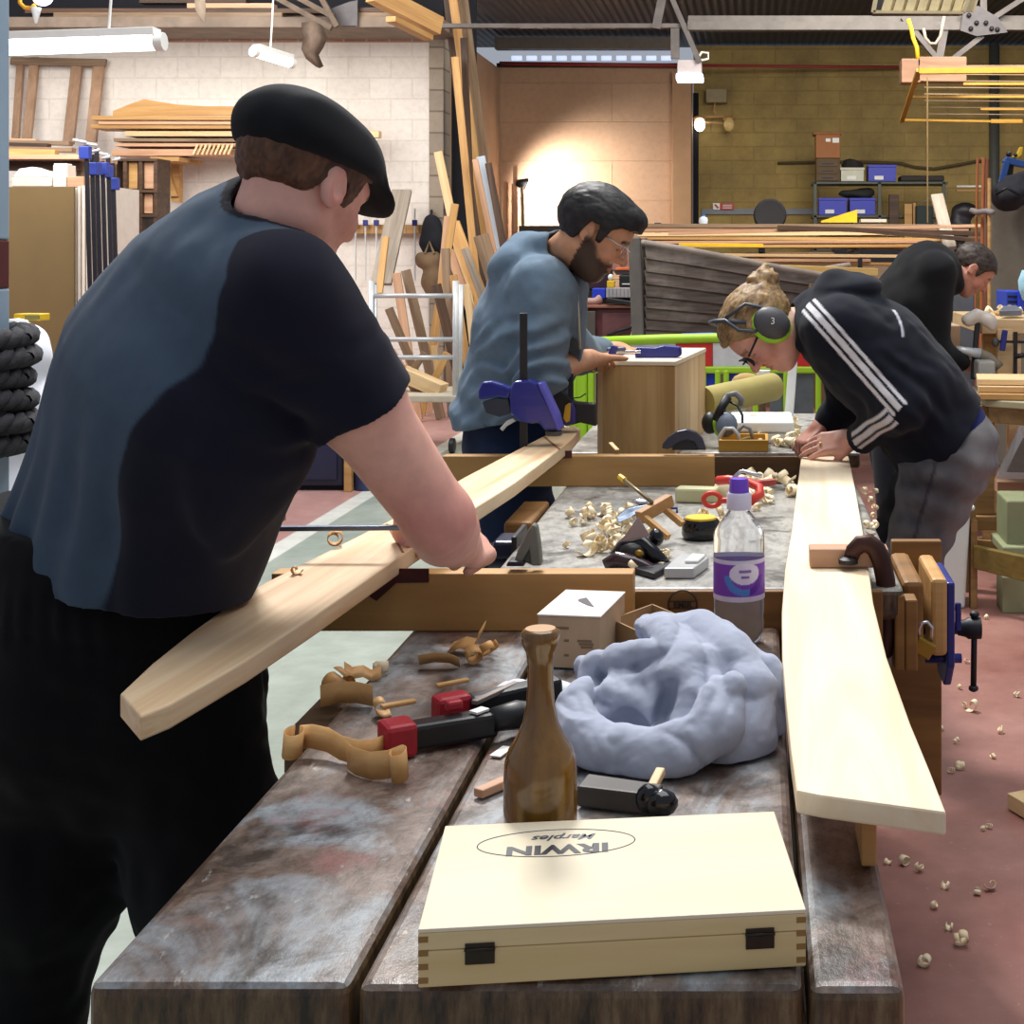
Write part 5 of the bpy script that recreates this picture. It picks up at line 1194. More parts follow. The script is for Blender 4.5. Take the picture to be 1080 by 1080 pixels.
# ear defenders
em = obj('ear_defenders', MB().tube([h3.w(-.088, .015, .06), h3.w(-.075, .035, .115), h3.w(-.04, .045, .138), h3.w(0, .048, .145), h3.w(.04, .045, .138), h3.w(.075, .035, .115), h3.w(.088, .015, .06)], .011, 8, flat=.6), plain('defender_grey', (62, 68, 78), .45), t, smooth=True)
for x in (-1, 1):
    obj('wire_arm', MB().tube([h3.w(.082*x, .035, .118), h3.w(.094*x, .045, .07), h3.w(.098*x, .030, .03), h3.w(.10*x, .005, .0)], .0055, 6).tube([h3.w(.08*x, .03, .118), h3.w(.094*x, -.03, .085), h3.w(.1*x, -.04, .04), h3.w(.10*x, -.03, .01)], .0055, 6), plain('defender_grey', (62, 68, 78), .45), em, smooth=True)
    obj('cup_seal', MB().ball(h3.w(.088*x, -.008, -.006), (.026, .050, .058), h3.R, 18), plain('lime_plastic', (150, 214, 40), .4, 0, .05), em, smooth=True)
    obj('cup', MB().ball(h3.w(.105*x, -.012, -.004), (.028, .044, .053), h3.R, 18), plain('defender_cup', (70, 70, 74), .5), em, smooth=True)
rr_ = h3.R.col[0]; Rl = fram(h3.R.col[0]*-1, V(0, 0, 1))
mlog = Matrix.Translation(h3.w(-.136, -.014, -.002)) @ Matrix((V(1, 0, 0), V(0, 0, 1), V(0, -1, 0))).transposed().to_4x4()
text('logo', '3', M_white_pl, mlog, .026, em, extrude=.0008)
gl = MB()
for x in (-1, 1):
    gl.tube([h3.w(.080*x, -.0, .014), h3.w(.074*x, .07, .013), h3.w(.066*x, .098, .012)], .0030, 6)
    gl.tube([h3.w(x*(.036+.027*math.cos(a)), .112-.010*abs(math.cos(a)), .004+.019*math.sin(a)) for a in np.linspace(0, 2*PI, 15)], .0028, 6)
gl.tube([h3.w(-.010, .112, .010), h3.w(0, .118, .012), h3.w(.010, .112, .010)], .0025, 6)
obj('glasses', gl, M_black, t, smooth=True)
obj('ring', MB().lathe([(.0085, -.0025), (.0105, -.0025), (.0105, .0025), (.0085, .0025)], P(866, 470, d3+.03), 14, frame(V(-.97, .22, -.19)) @ Matrix.Rotation(PI/2, 3, 'Y')), plain('gold', (220, 180, 90), .3, .8, 0), t, smooth=True)
# ---------------------------------------------------------------- man in black at the far bench
d4 = 6.8
t = thing('person', 'short haired man in black hoodie bending at the tool covered far bench', 'person', (P(952, 420, d4).x, d4, 0))
R4 = V(.15, -.98, 0).normalized()
pel4 = P(938, 425, d4); che4 = P(960, 318, d4); upp4 = P(975, 288, d4); nek4 = P(998, 282, d4)
h4 = Head(P(1025, 284, d4-.03), V(.68, 0, -.73), V(.73, 0, .68), 1.0, nek4, .062)
torso4 = U(.08, econe(pel4, che4, R4, .17, .135, .21, .14), econe(che4, upp4, R4, .21, .14, .17, .10), cone(upp4-R4*.16, upp4+R4*.16, .075, .075), econe(upp4, nek4, R4, .12, .09, .07, .065))
shR4 = upp4+R4*.18; elR4 = P(985, 372, d4-.2); wrR4 = P(1022, 385, d4-.05)
hd4 = hand(wrR4, V(.9, .3, -.1), V(-.2, -.1, .9), 1, [.6, .6, .7, .7], 1.05)
body4 = U(.02, h4.f, off(torso4, -.03), cone(shR4, elR4, .05, .042), cone(elR4, wrR4, .042, .028), hd4)
lo, hi = bounds([pel4, shR4, elR4, wrR4, h4.c, upp4-R4*.2], .17)
def col4(p):
    c, q = h4.skin((206, 146, 124), p, (160, 96, 86), (60, 44, 36), (200, 112, 100))
    m = (q[:, 2] < -.05)*((q**2).sum(1) < .15**2)*(q[:, 1] > .01); return blend(c, (140, 100, 86), m*.35)
sdf_obj('body', body4, lo, hi, .008, M_skin, t, col4)
hl4 = [(-.13, -.055), (-.09, -.06), (-.055, -.05), (-.03, -.012), (-.012, .022), (.012, .018), (.022, -.02), (.034, -.02), (.045, .03), (.07, .062), (.12, .068)]
lo, hi = h4.box(.16); sdf_obj('hair', h4.hair(hl4, .009, 26, .003), lo, hi, .006, M_hair, t, lambda p: blend(flat((44, 36, 32))(p), (96, 80, 68), np.clip(vnoise(h4.q(p), 110, 3)*.5+.3, 0, 1)))
sh4 = U(.05, off(torso4, .02), cone(shR4, elR4, .085, .07), cone(elR4, elR4+(wrR4-elR4)*.75, .066, .05), chain([nek4+V(.03, -.10, -.08), nek4+V(-.04, -.08, .04), nek4+V(-.10, .0, .06), nek4+V(-.02, .09, 0)], [.045, .055, .06, .045]), ell(nek4+V(-.13, -.02, .02), (.10, .12, .06)))
lo, hi = bounds([pel4, shR4, elR4, wrR4, nek4, upp4-R4*.2], .22)
sdf_obj('hoodie', SUB(rough_by(sh4, .007, 14, 4), off(h4.f, .01), .01), lo, hi, .010, M_cloth, t, flat((15, 15, 18)))
obj('drawstring', MB().tube([P(1004, 305, d4-.14), P(1004, 320, d4-.16), P(1003, 338, d4-.16)], .007, 6), M_black, t, smooth=True)
tr4 = U(.06, cone(pel4+R4*.08-V(0, 0, .05), V(pel4.x, d4-.1, .1), .12, .06), cone(pel4-R4*.08-V(0, 0, .05), V(pel4.x+.05, d4+.1, .1), .12, .06))
lo, hi = bounds([pel4, V(pel4.x, d4, .1)], .25); lo[2] = 0
sdf_obj('trousers', tr4, lo, hi, .014, M_cloth, t, flat((26, 28, 36)))
# ================================================================ grey fleece heap
cF = G(705, 800, BZ); dF = 1.93; f_ = []
def W(px, py, d): return P(px, py, d)
base = U(.03, ell(P(700, 750, 1.99), (.128, .115, .085)), ell(P(745, 735, 2.02), (.11, .10, .095)))
rolls = [
 chain([W(604, 745, 1.93), W(615, 775, 1.89), W(645, 793, 1.86), W(690, 797, 1.845), W(730, 786, 1.85), W(757, 760, 1.87), W(768, 730, 1.90)], [.026, .034, .036, .035, .033, .030, .026]),
 chain([W(604, 745, 1.93), W(622, 733, 1.95), W(648, 742, 1.95), W(676, 762, 1.92), W(700, 772, 1.89)], [.026, .024, .021, .018, .014]),
 chain([W(682, 668, 2.06), W(702, 672, 2.02), W(718, 700, 1.95), W(724, 735, 1.90), W(718, 765, 1.87)], [.026, .030, .030, .024, .016]),
 chain([W(690, 664, 2.08), W(735, 672, 2.06), W(770, 692, 2.02), W(790, 730, 1.97), W(785, 775, 1.93), W(760, 798, 1.90)], [.026, .036, .040, .042, .040, .032]),
 chain([W(760, 680, 2.07), W(800, 708, 2.04), W(817, 740, 2.02), W(806, 780, 2.0), W(785, 800, 1.98)], [.03, .03, .028, .03, .03]),
 chain([W(622, 706, 2.02), W(650, 693, 2.0), W(680, 690, 1.97), W(700, 692, 1.96)], [.022, .020, .016, .014]),
 chain([W(622, 706, 2.02), W(620, 730, 2.0), W(640, 740, 1.98)], [.022, .018, .014]),
 chain([W(668, 672, 2.05), W(664, 700, 2.0), W(640, 735, 1.955), W(618, 765, 1.905)], [.012, .014, .014, .012]),
 chain([W(770, 690, 2.0), W(782, 735, 1.94), W(770, 785, 1.90)], [.016, .018, .016]),
 chain([W(640, 780, 1.865), W(690, 782, 1.845), W(735, 768, 1.85), W(752, 735, 1.88)], [.014, .018, .018, .014]),
 chain([W(650, 735, 1.96), W(680, 715, 1.94), W(704, 702, 1.95)], [.012, .012, .012]),
 chain([W(742, 702, 1.97), W(752, 730, 1.925), W(748, 762, 1.885)], [.020, .018, .012]),
]
heap = U(.002, *rolls); heap = U(.006, heap, off(base, -.012))
hol = [ell(W(662, 765, 1.90), (.030, .03, .022), np.array(Matrix.Rotation(.5, 3, 'Y'))), ell(W(640, 722, 1.97), (.022, .03, .014), np.array(Matrix.Rotation(.5, 3, 'Y'))), ell(W(668, 676, 2.03), (.024, .04, .010), np.array(Matrix.Rotation(.4, 3, 'Y'))), ell(W(702, 742, 1.90), (.012, .03, .034), np.array(Matrix.Rotation(.35, 3, 'Y')))]
for h_ in hol: heap = SUB(heap, h_, .012)
cW = W(690, 748, 1.9)
def fz(p):
    x = p[:, 0]-cW.x; z = p[:, 2]-cW.z; ang = np.arctan2(z, x); rad = np.sqrt(x*x+z*z)+.012*np.sin(ang*2+p[:, 1]*25)
    n = vnoise(np.stack([rad*26+ang*.55, np.cos(ang)*1.3, np.sin(ang)*1.3+p[:, 1]*5], 1), 1.0, 4)
    n2 = vnoise(np.stack([rad*60+ang*1.2, np.cos(ang)*2.2, np.sin(ang)*2.2+p[:, 1]*9], 1), 1.0, 9)
    fd = sstep(.015, .065, rad)
    return heap(p)+.005*fd-.016*fd*np.abs(n)**.8-.004*fd*np.abs(n2)**.8+.0006*vnoise(p, 160, 2)
fleece = INT(fz, half(V(0, 0, BZ+.0012), (0, 0, -1)), .006)
tag(sdf_obj('fleece', fleece, V(-.34, 1.78, BZ-.02), V(.12, 2.2, BZ+.26), .003, M_cloth, None, flat((172, 178, 196))), 'grey-blue fleece jumper crumpled in a heap on the near bench', 'jumper')
# ================================================================ helpers for the hall behind
def lean(name, a, b, w, t, mat, label, cat, group=None, twist=0.0, bev=.003):
    """board from a to b with its broad face turned to the room"""
    a = Vector(a); b = Vector(b); x = (b-a).normalized(); z = V(math.sin(twist), -math.cos(twist), 0); z = (z-x*z.dot(x)).normalized(); y = z.cross(x)
    o = obj(name, MB().obox((0, 0, 0), (b-a).length/2, w/2, t/2), mat, None, bev, local=True, loc=(a+b)/2, rot=Matrix((x, y, z)).transposed())
    return tag(o, label, cat, group)
def pbox(x0, y0, x1, y1, d, th, mb=None): return (mb or MB()).box(tuple(Vector((P(x0, y1, d).x, d, P(x0, y1, d).z))), (P(x1, y0, d).x, d+th, P(x1, y0, d).z))
# ================================================================ chest, quick clamps and things on the far bench
Az = 1.1; B_, A__, C_ = V(-.239, 4.32, 0), V(-.478, 4.345, 0), V(-.168, 4.95, 0); Dq = A__+C_-B_
t = thing('wooden_chest', 'tall pale wooden chest standing on the far bench end', 'chest', ((A__+C_)/2).xy.to_3d()+V(0, 0, B2))
M_chest = wood('chest_pine', (208, 170, 114), (166, 126, 76), .55, .8, .03, .08, .4, 2); M_chest2 = wood('chest_side', (226, 196, 150), (190, 152, 104), .55, .8, .03, .08, .4, 2); M_cht = wood('chest_top', (240, 226, 200), (222, 200, 166), .5, .5, .02)  # darker front, paler sides and top: fall of light put into the pine tones
def quad(a, b, z0, z1, th):
    n = (b-a).normalized().cross(V(0, 0, 1)); return MB().prism([a+V(0, 0, z0), b+V(0, 0, z0), b+V(0, 0, z1), a+V(0, 0, z1)], n*-th)
z0 = B2+.001
obj('front_panel', quad(A__, B_, z0, Az-.014, .018), M_chest, t, bev=.002)
obj('side_panel', quad(B_, C_, z0, Az-.014, .018), M_chest2, t, bev=.002)
obj('side_panel', quad(Dq, A__, z0, Az-.014, .018), M_chest2, t, bev=.002)
obj('back_panel', quad(C_, Dq, z0, Az-.014, .018), M_chest, t, bev=.002)
e = V(.004, -.004, 0)
obj('top_board', MB().prism([A__+V(-.002, -.002, Az-.0139), B_+V(.002, -.002, Az-.0139), C_+V(.002, .002, Az-.0139), Dq+V(-.002, .002, Az-.0139)], (0, 0, .014)), M_cht, t, bev=.002)
def grip(pts_body, d, th, name='quick_clamp'): pass
# blue quick clamp lying on the chest
t = thing('quick_clamp', 'blue quick-release clamp lying on top of the tall wooden chest', 'clamp', V(-.30, 4.5, Az))
zt = Az+.0005
def onchest(x, y): return G(x, y, Az)*Vector((1, 1, 0))
obj('head', MB().prism([P(670, 379, 4.46), P(712, 378, 4.46), P(719, 375, 4.46), P(718, 366, 4.46), P(700, 364.5, 4.46), P(690, 367, 4.46), P(672, 366, 4.46), P(669, 371, 4.46)], (0, .045, 0)), M_navy, t, bev=.006)
obj('bar', MB().bar(P(632, 372, 4.44), P(676, 371, 4.44), .012, .010), M_chrome, t, bev=.002)
obj('grip', MB().bar(P(640, 371, 4.45), P(660, 370, 4.45), .03, .026), plain('grip_grey', (78, 86, 108), .5), t, bev=.006)
obj('moving_jaw', MB().prism([P(640, 376, 4.43), P(648, 377, 4.43), P(652, 366, 4.43), P(645, 364, 4.43)], (0, .03, 0)), M_navy, t, bev=.004)
# large blue clamp holding the spar on the far beam
dC = 3.70
t = thing('quick_clamp', 'large blue quick-release clamp gripping the far end of the spar', 'clamp', P(550, 470, dC))
M_cb = plain('clamp_blue', (30, 38, 124), .32, 0, .08, 12, 0, None, .5, 0, .3)
obj('bar', MB().bar(P(552, 326, dC+.015), P(552, 520, dC+.015), .021, .009) if False else MB().box(tuple(P(548, 512, dC+.008)), tuple(P(556.5, 330, dC+.018))), M_black, t, bev=.001)
obj('head', px_prism([(542, 402), (558, 401), (566, 404), (578, 425), (588, 444), (590, 453), (574, 454), (568, 446), (560, 447), (548, 445), (538, 436), (537, 412)], dC-.012, .05), M_cb, t, bev=.006)
obj('handle', px_prism([(540, 410), (531, 406), (518, 402), (508, 403), (504, 412), (504, 422), (512, 421), (524, 419), (536, 421)], dC-.004, .034), M_cb, t, bev=.006)
obj('trigger', px_prism([(508, 424), (522, 420), (536, 420), (540, 436), (526, 440), (512, 436)], dC+.0, .024), plain('trigger_grey', (44, 50, 64), .4), t, bev=.004)
obj('release_lever', px_prism([(527, 452), (534, 444), (541, 441), (544, 444), (534, 450), (530, 455)], dC+.002, .014), M_galv, t, bev=.002)
obj('jaw', px_prism([(566, 404), (572, 404), (588, 438), (592, 453), (588, 455), (578, 430)], dC-.018, .062), plain('clamp_violet', (84, 82, 176), .35), t, bev=.004)
obj('foot_pad', MB().lathe([(.02, 0), (.022, .004), (.022, .012), (.016, .014)], P(584, 459.3, dC+.03), 16), plain('pad_grey', (84, 82, 78), .6), t, smooth=True, auto=40)
# black and yellow clamp hanging by the beam
t = thing('quick_clamp', 'black quick-release clamp with yellow and purple handle behind the far beam', 'clamp', P(600, 440, 3.95))
d = 3.93
obj('bar', MB().box(tuple(P(599, 445, d+.004)), tuple(P(605, 394, d+.012))), M_black, t, bev=.001)
obj('head', px_prism([(583, 416), (588, 409), (600, 418), (606, 424), (628, 426), (629, 450), (612, 446), (596, 450), (586, 440)], d, .035), M_black, t, bev=.005)
hb = obj('handle', px_prism([(595, 428), (603, 424), (607, 432), (607, 447), (594, 449)], d-.012, .05), plain('purple_grip', (52, 40, 110), .4), t, bev=.005)
obj('handle_inlay', px_prism([(596, 428), (600, 425), (602, 426), (601, 444), (597, 446), (594, 441)], d-.014, .004), plain('grip_yellow', (196, 150, 30), .5), hb, bev=.001)
obj('wire', MB().tube([P(604, 420, d), P(612, 419, d), P(618, 415, d)], .002, 6), M_black, t)
# dark iron clamp shoe on the far beam, triangular shoe on the near beam
t = thing('iron_clamp', 'dark arched iron clamp sitting on the beam before the tall chest', 'clamp', P(721, 474, 3.765))
d = 3.752
pts = [(698, 473), (699, 468), (705, 461), (714, 455), (724, 453), (734, 456), (741, 463), (745, 474.8), (737, 474.8), (732, 466), (724, 464), (715, 467), (709, 472), (704, 474)]
obj('frame', px_prism(pts, d, .028), plain('grey_iron', (60, 60, 74), .35, .5, .2), t, bev=.003)
obj('web', px_prism([(709, 472), (715, 466), (724, 463), (732, 466), (737, 474.8), (709, 474.8)], d+.008, .01), M_dsteel, t)
t = thing('iron_clamp', 'grey green triangular clamp shoe on the beam by the bare hand', 'clamp', P(552, 600, 2.555))
d = 2.545
obj('frame', px_prism([(541, 596), (546, 580), (556, 560), (562, 553), (566, 556), (569, 575), (571, 597), (560, 597), (558, 580), (552, 590), (551, 598)], d, .026), plain('olive_iron', (112, 116, 108), .45, .4, .2), t, bev=.003)
obj('web', px_prism([(552, 592), (558, 576), (561, 596)], d+.009, .008), plain('olive_iron2', (84, 88, 82), .5, .4), t)
obj('foot', px_prism([(533, 597.6), (536, 592), (552, 592), (553, 597.6)], d-.008, .042), M_dsteel, t, bev=.003)
# navy vice at the left side of the middle bench
t = thing('bench_vice', 'dark blue vice jutting from the bench side behind the near beam', 'vice', (-.58, 3.0, .72)); dV = 2.98
obj('jaw', pbox(519, 571, 547, 590, dV, .10), plain('vice_navy', (26, 34, 66), .35, .2), t, bev=.008)
obj('screw', MB().tube([P(517, 586, dV+.05), P(533, 586, dV+.05)], [.028, .028], 14), plain('vice_navy', (26, 34, 66), .35, .2), t, smooth=True, auto=40)
obj('face_plate', pbox(539, 566, 545, 600, dV-.02, .14), M_dsteel, t, bev=.003)
# white case with an opened lid
t = thing('white_case', 'flat white plastic case with its lid open behind the earmuffs', 'case', V(.02, 4.72, B2))
d = 4.60
c0, c1 = P(768, 447, d), P(838, 446, d)
zb = B2+.001
obj('tray', MB().box((c0.x, d, zb), (c1.x, d+.30, zb+.035)), plain('case_white', (224, 226, 224), .45, 0, .03), t, bev=.006)
obj('cover', MB().box((c0.x+.004, d-.004, zb+.0355), (c1.x-.002, d+.30, zb+.07)), plain('case_white', (224, 226, 224), .45, 0, .03), t, bev=.006)
obj('sticker', MB().box((c0.x+.07, d+.16, zb+.0701), (c0.x+.095, d+.25, zb+.0708)), plain('sticker_pink', (206, 170, 160), .6), t)
obj('lid_flap', MB().prism([V(c1.x-.03, d+.33, zb), V(c1.x+.002, d+.33, zb), V(c1.x+.02, d+.33, zb+.24), V(c1.x-.01, d+.33, zb+.24)], (0, .02, 0)), plain('case_white', (224, 226, 224), .45, 0, .03), t, bev=.004)
# roll of drawing paper
a, b = P(742, 424, 4.95), P(815, 408, 5.25)
t = thing('paper_roll', 'olive brown rolled sheet lying behind the white case', 'roll', (a+b)/2-V(0, 0, .05))
obj('roll', MB().tube([a, b], .052, 20), plain('olive_paper', (160, 146, 84), .7, 0, .08), t, smooth=True, auto=40)
obj('core', MB().tube([b-(b-a).normalized()*.002, b+(b-a).normalized()*.003], .03, 16), plain('roll_core', (110, 92, 54), .8), t, smooth=True, auto=40)
tag(obj('sponge_pad', MB().ball(P(787, 403, 5.3), (.055, .04, .035), n=14), plain('tan_pad', (168, 140, 88), .9), smooth=True), 'rounded tan pad lying behind the rolled sheet', 'pad')
t = thing('glue_tub', 'little white tub with a blue band behind the rolled sheet', 'tub', P(805, 405, 5.35))
obj('tub', MB().lathe([(.024, -.03), (.026, 0), (.026, .03), (0, .032)], P(805, 399, 5.35), 18), M_white_pl, t, smooth=True, auto=40)
obj('band', MB().lathe([(.0268, -.022), (.0268, 0)], P(805, 399, 5.35), 18), M_blue, t, smooth=True)
# yellow tray of bits with the second pair of ear defenders
t = thing('bit_tray', 'shallow yellow wooden tray at the front of the far bench', 'tray', (-.05, 4.2, B2)); x0, x1 = P(757, 470, 4.3).x, P(811, 470, 4.3).x
zt = CH-(482-VY)/(F/4.3); zt = .812-.0 if False else B2+.001
M_tray = wood('tray_yellow', (196, 150, 60), (166, 120, 40))
obj('front', MB().box((x0, 4.41, zt), (x1, 4.422, zt+.036)), M_tray, t, bev=.002); obj('back', MB().box((x0, 4.57, zt), (x1, 4.582, zt+.036)), M_tray, t, bev=.002)
obj('end', MB().box((x0, 4.4221, zt), (x0+.01, 4.5699, zt+.036)), M_tray, t, bev=.002); obj('end', MB().box((x1-.01, 4.4221, zt), (x1, 4.5699, zt+.036)), M_tray, t, bev=.002)
obj('base', MB().box((x0+.0101, 4.4221, zt), (x1-.0101, 4.5699, zt+.006)), M_tray, t)
d = 4.5; cz = P(775, 447, d)
t = thing('ear_defenders', 'spare grey and green ear defenders lying in the yellow tray', 'ear defenders', P(772, 460, d))
M_dg = plain('band_grey', (132, 134, 138), .4)
obj('headband', MB().tube([P(762, 440, d), P(764, 428, d), P(768, 417, d), P(776, 415, d), P(782, 421, d), P(781, 428, d)], .010, 8, flat=.5), M_dg, t, smooth=True)
obj('pad_band', MB().tube([P(755, 444, d-.03), P(760, 432, d-.03), P(768, 418, d-.02)], .014, 8, flat=.5), M_black, t, smooth=True)
obj('wire_arm', MB().tube([P(770, 424, d-.02), P(778, 428, d-.03), P(783, 438, d-.04), P(783, 446, d-.05)], .004, 6), M_black, t, smooth=True)
obj('cup', MB().ball(P(766, 448, d-.02), (.036, .03, .04), n=16), plain('cup_bluegrey', (118, 130, 146), .45), t, smooth=True)
obj('cup_seal', MB().ball(P(759, 447, d+.0), (.022, .03, .042), n=16), plain('lime_plastic', (150, 214, 40), .4), t, smooth=True)
obj('cup', MB().ball(P(749, 446, d+.03), (.028, .03, .036), n=16), M_black, t, smooth=True)
t = thing('dust_mask', 'clear goggles heaped at the front of the yellow tray', 'goggles', P(775, 462, 4.46))
obj('lens', MB().tube([P(760, 470, 4.45), P(759, 460, 4.45), P(765, 452, 4.45), P(773, 452, 4.45), P(778, 458, 4.45), P(780, 466, 4.45)], .007, 8), M_galv, t, smooth=True)
obj('lens', MB().tube([P(779, 466, 4.47), P(778, 455, 4.47), P(784, 449, 4.47), P(791, 452, 4.47), P(794, 464, 4.47)], .006, 8), M_dg, t, smooth=True)
obj('strap', MB().tube([P(770, 468, 4.47), P(790, 462, 4.47), P(800, 468, 4.47)], .006, 6), plain('olive_strap', (120, 110, 60), .7), t, smooth=True)
t = thing('glue_bottle', 'small dark bottle with a yellow cap behind the striped sleeve', 'bottle', P(896, 445, 4.6))
obj('bottle_body', MB().lathe([(0, -.04), (.022, -.04), (.022, .035), (.014, .045)], P(896, 444, 4.6), 16), plain('bottle_brown', (98, 70, 56), .4), t, smooth=True, auto=40)
obj('cap', MB().lathe([(.02, 0), (.02, .014), (.008, .018), (.007, .036), (0, .038)], P(896, 434, 4.6), 14), M_yel, t, smooth=True, auto=40)
# ---------------------------------------------------------------- tools on the middle bench
zb = B2+.001
t = thing('block_plane', 'black smoothing plane lying on its side behind the near beam', 'plane', G(680, 600, B2))
d = 2.74
M_gloss = plain('black_gloss', (14, 13, 18), .12, 0, .1)
obj('sole', MB().prism([G(x, y, B2)*Vector((1, 1, 0))+V(0, 0, zb) for x, y in ((648, 600), (690, 612), (712, 600), (668, 588))], (0, 0, .012)), M_dsteel, t, bev=.003)
obj('tote', MB().tube([P(638, 596, d), P(650, 590, d), P(668, 594, d), P(684, 602, d), P(694, 606, d)], [.012, .016, .017, .017, .014], 10), plain('plum_gloss', (50, 30, 36), .15), t, smooth=True)
obj('cheek', MB().tube([P(648, 588, d+.03), P(660, 574, d+.04), P(676, 572, d+.04), P(690, 585, d+.03), P(706, 602, d+.03)], [.012, .015, .016, .015, .013], 10), M_gloss, t, smooth=True)
obj('body', MB().ball(P(667, 583, d+.04), (.036, .03, .026), n=14), plain('plane_dark', (28, 24, 24), .35), t, smooth=True)
obj('blade', px_prism([(650, 573), (658, 566), (673, 545), (680, 556), (686, 566), (672, 568)], d+.02, .004), plain('lilac_steel', (150, 138, 142), .35, .5), t, bev=.001)
obj('knob', MB().ball(P(692, 567, d+.08), (.016, .016, .018), n=14), M_gloss, t, smooth=True)
obj('adjuster', MB().ball(P(674, 584, d+.0), (.009, .006, .008), n=12), plain('brass', (150, 118, 40), .35, .6), t, smooth=True)
t = thing('jack_plane', 'pale grey plane sole lying upside down beside the black plane', 'plane', G(725, 612, B2)); 
obj('sole', MB().prism([G(x, y, B2)*Vector((1, 1, 0))+V(0, 0, zb) for x, y in ((700, 611), (732, 611), (748, 599), (718, 594))], (0, 0, .02)), plain('sole_grey', (176, 176, 176), .4, .3), t, bev=.003)
obj('heel', MB().prism([G(x, y, B2)*Vector((1, 1, 0))+V(0, 0, zb+.0201) for x, y in ((722, 606), (736, 606), (744, 599), (730, 598))], (0, 0, .006)), M_white_pl, t, bev=.002)
# marking gauge
t = thing('marking_gauge', 'wooden marking gauge with a brass tipped rod on the middle bench', 'gauge', G(695, 565, B2))
dg_ = 3.0
obj('stock', MB().bar(P(674, 546, dg_), P(707, 527, dg_+.06), .022, .026), wood('gauge_beech', (178, 134, 84), (150, 106, 62)), t, bev=.002)
obj('stem', MB().bar(P(680, 546, dg_), P(705, 567, dg_-.04), .013, .013), M_pine2, t, bev=.001); obj('stem', MB().bar(P(699, 535, dg_+.05), P(720, 553, dg_+.02), .013, .013), M_pine2, t, bev=.001)
obj('rod', MB().tube([P(657, 505, dg_+.12), P(688, 530, dg_+.02)], .004, 8), plain('dull_brass', (128, 112, 80), .35, .5), t, smooth=True)
obj('rod_tip', MB().tube([P(653.5, 502.5, dg_+.13), P(659, 506.5, dg_+.115)], .0065, 8), M_yel, t, smooth=True, auto=40)
t = thing('silver_lever', 'small polished steel lever cap behind the marking gauge', 'plane part', G(668, 545, B2))
obj('plate', MB().prism([P(650, 546, 3.06), P(660, 537, 3.08), P(684, 532, 3.1), P(684, 538, 3.1), P(664, 546, 3.06), P(652, 552, 3.05)], (0, .02, .0)), plain('blue_steel', (110, 122, 140), .3, .7), t, bev=.002)
obj('cap', MB().ball(P(676, 529.5, 3.12), (.02, .014, .008), n=12), M_chrome, t, smooth=True)
obj('clip', MB().tube([P(706, 536, 3.1), P(714, 536, 3.1), P(714, 541, 3.1)], .003, 6), M_navy, t)
t = thing('tape_measure', 'squat black tin with a yellow top beside the water bottle', 'tin', G(738, 572, B2))
obj('case', MB().lathe([(0, zb), (.036, zb), (.041, zb+.008), (.041, zb+.036), (.036, zb+.042)], (G(739, 568, B2).x, G(739, 568, B2).y, 0), 24), M_gloss, t, smooth=True, auto=40)
obj('yellow_top', MB().lathe([(.034, zb+.0421), (.033, zb+.046), (0, zb+.046)], (G(739, 568, B2).x, G(739, 568, B2).y, 0), 20), M_yel, t, smooth=True, auto=40)
tag(obj('pale_block', MB().obox(G(735, 531, B2)+V(0, .02, .019), .052, .024, .018, Matrix.Rotation(-.18, 3, 'Z')), wood('lime_block', (206, 204, 160), (184, 180, 132)), bev=.006), 'pale greenish wooden block beside the red clamp', 'block')
t = thing('red_clamp', 'red handled clamp lying behind the water bottle', 'clamp', G(778, 530, B2))
d = 3.22; M_rc = plain('red_plastic', (206, 60, 44), .4, 0, .08)
obj('ring_handle', MB().tube([P(751+9*math.cos(a), 527+7*math.sin(a), d) for a in np.linspace(0, 2*PI, 17)], .006, 8), M_rc, t, smooth=True)
obj('shaft', MB().bar(P(759, 528, d), P(782, 527, d), .014, .012), M_rc, t, bev=.003)
obj('frame', MB().tube([P(757, 507, d+.12), P(768, 506, d+.1), P(790, 509, d+.1), P(801, 514, d+.08), P(802, 521, d+.06), P(790, 530, d+.05)], .011, 8), M_rc, t, smooth=True)
obj('jaw', MB().bar(P(775, 512, d+.12), P(818, 508, d+.14), .02, .014), plain('dark_red', (150, 50, 42), .5), t, bev=.003)
tag(obj('hex_key', MB().tube([P(770, 508, 3.3), P(778, 500, 3.3), P(781, 497.5, 3.3), P(785, 497, 3.3), P(803, 502, 3.28)], .005, 6), M_chrome, smooth=True), 'bent steel hex key standing up behind the purple bottle cap', 'hex key')
tag(obj('wooden_ball_knob', MB().ball(G(762, 527, B2)+V(0, 0, .024), .024, n=14), plain('cream_knob', (222, 208, 172), .6), smooth=True), 'round cream knob beside the pale greenish block', 'knob')
plank('wood_splint', P(644, 467, 3.86), P(651, 474.5, 3.78), .012, .004, M_pine, 'thin splint of wood leaning on the far beam beside the chest', 'splint')
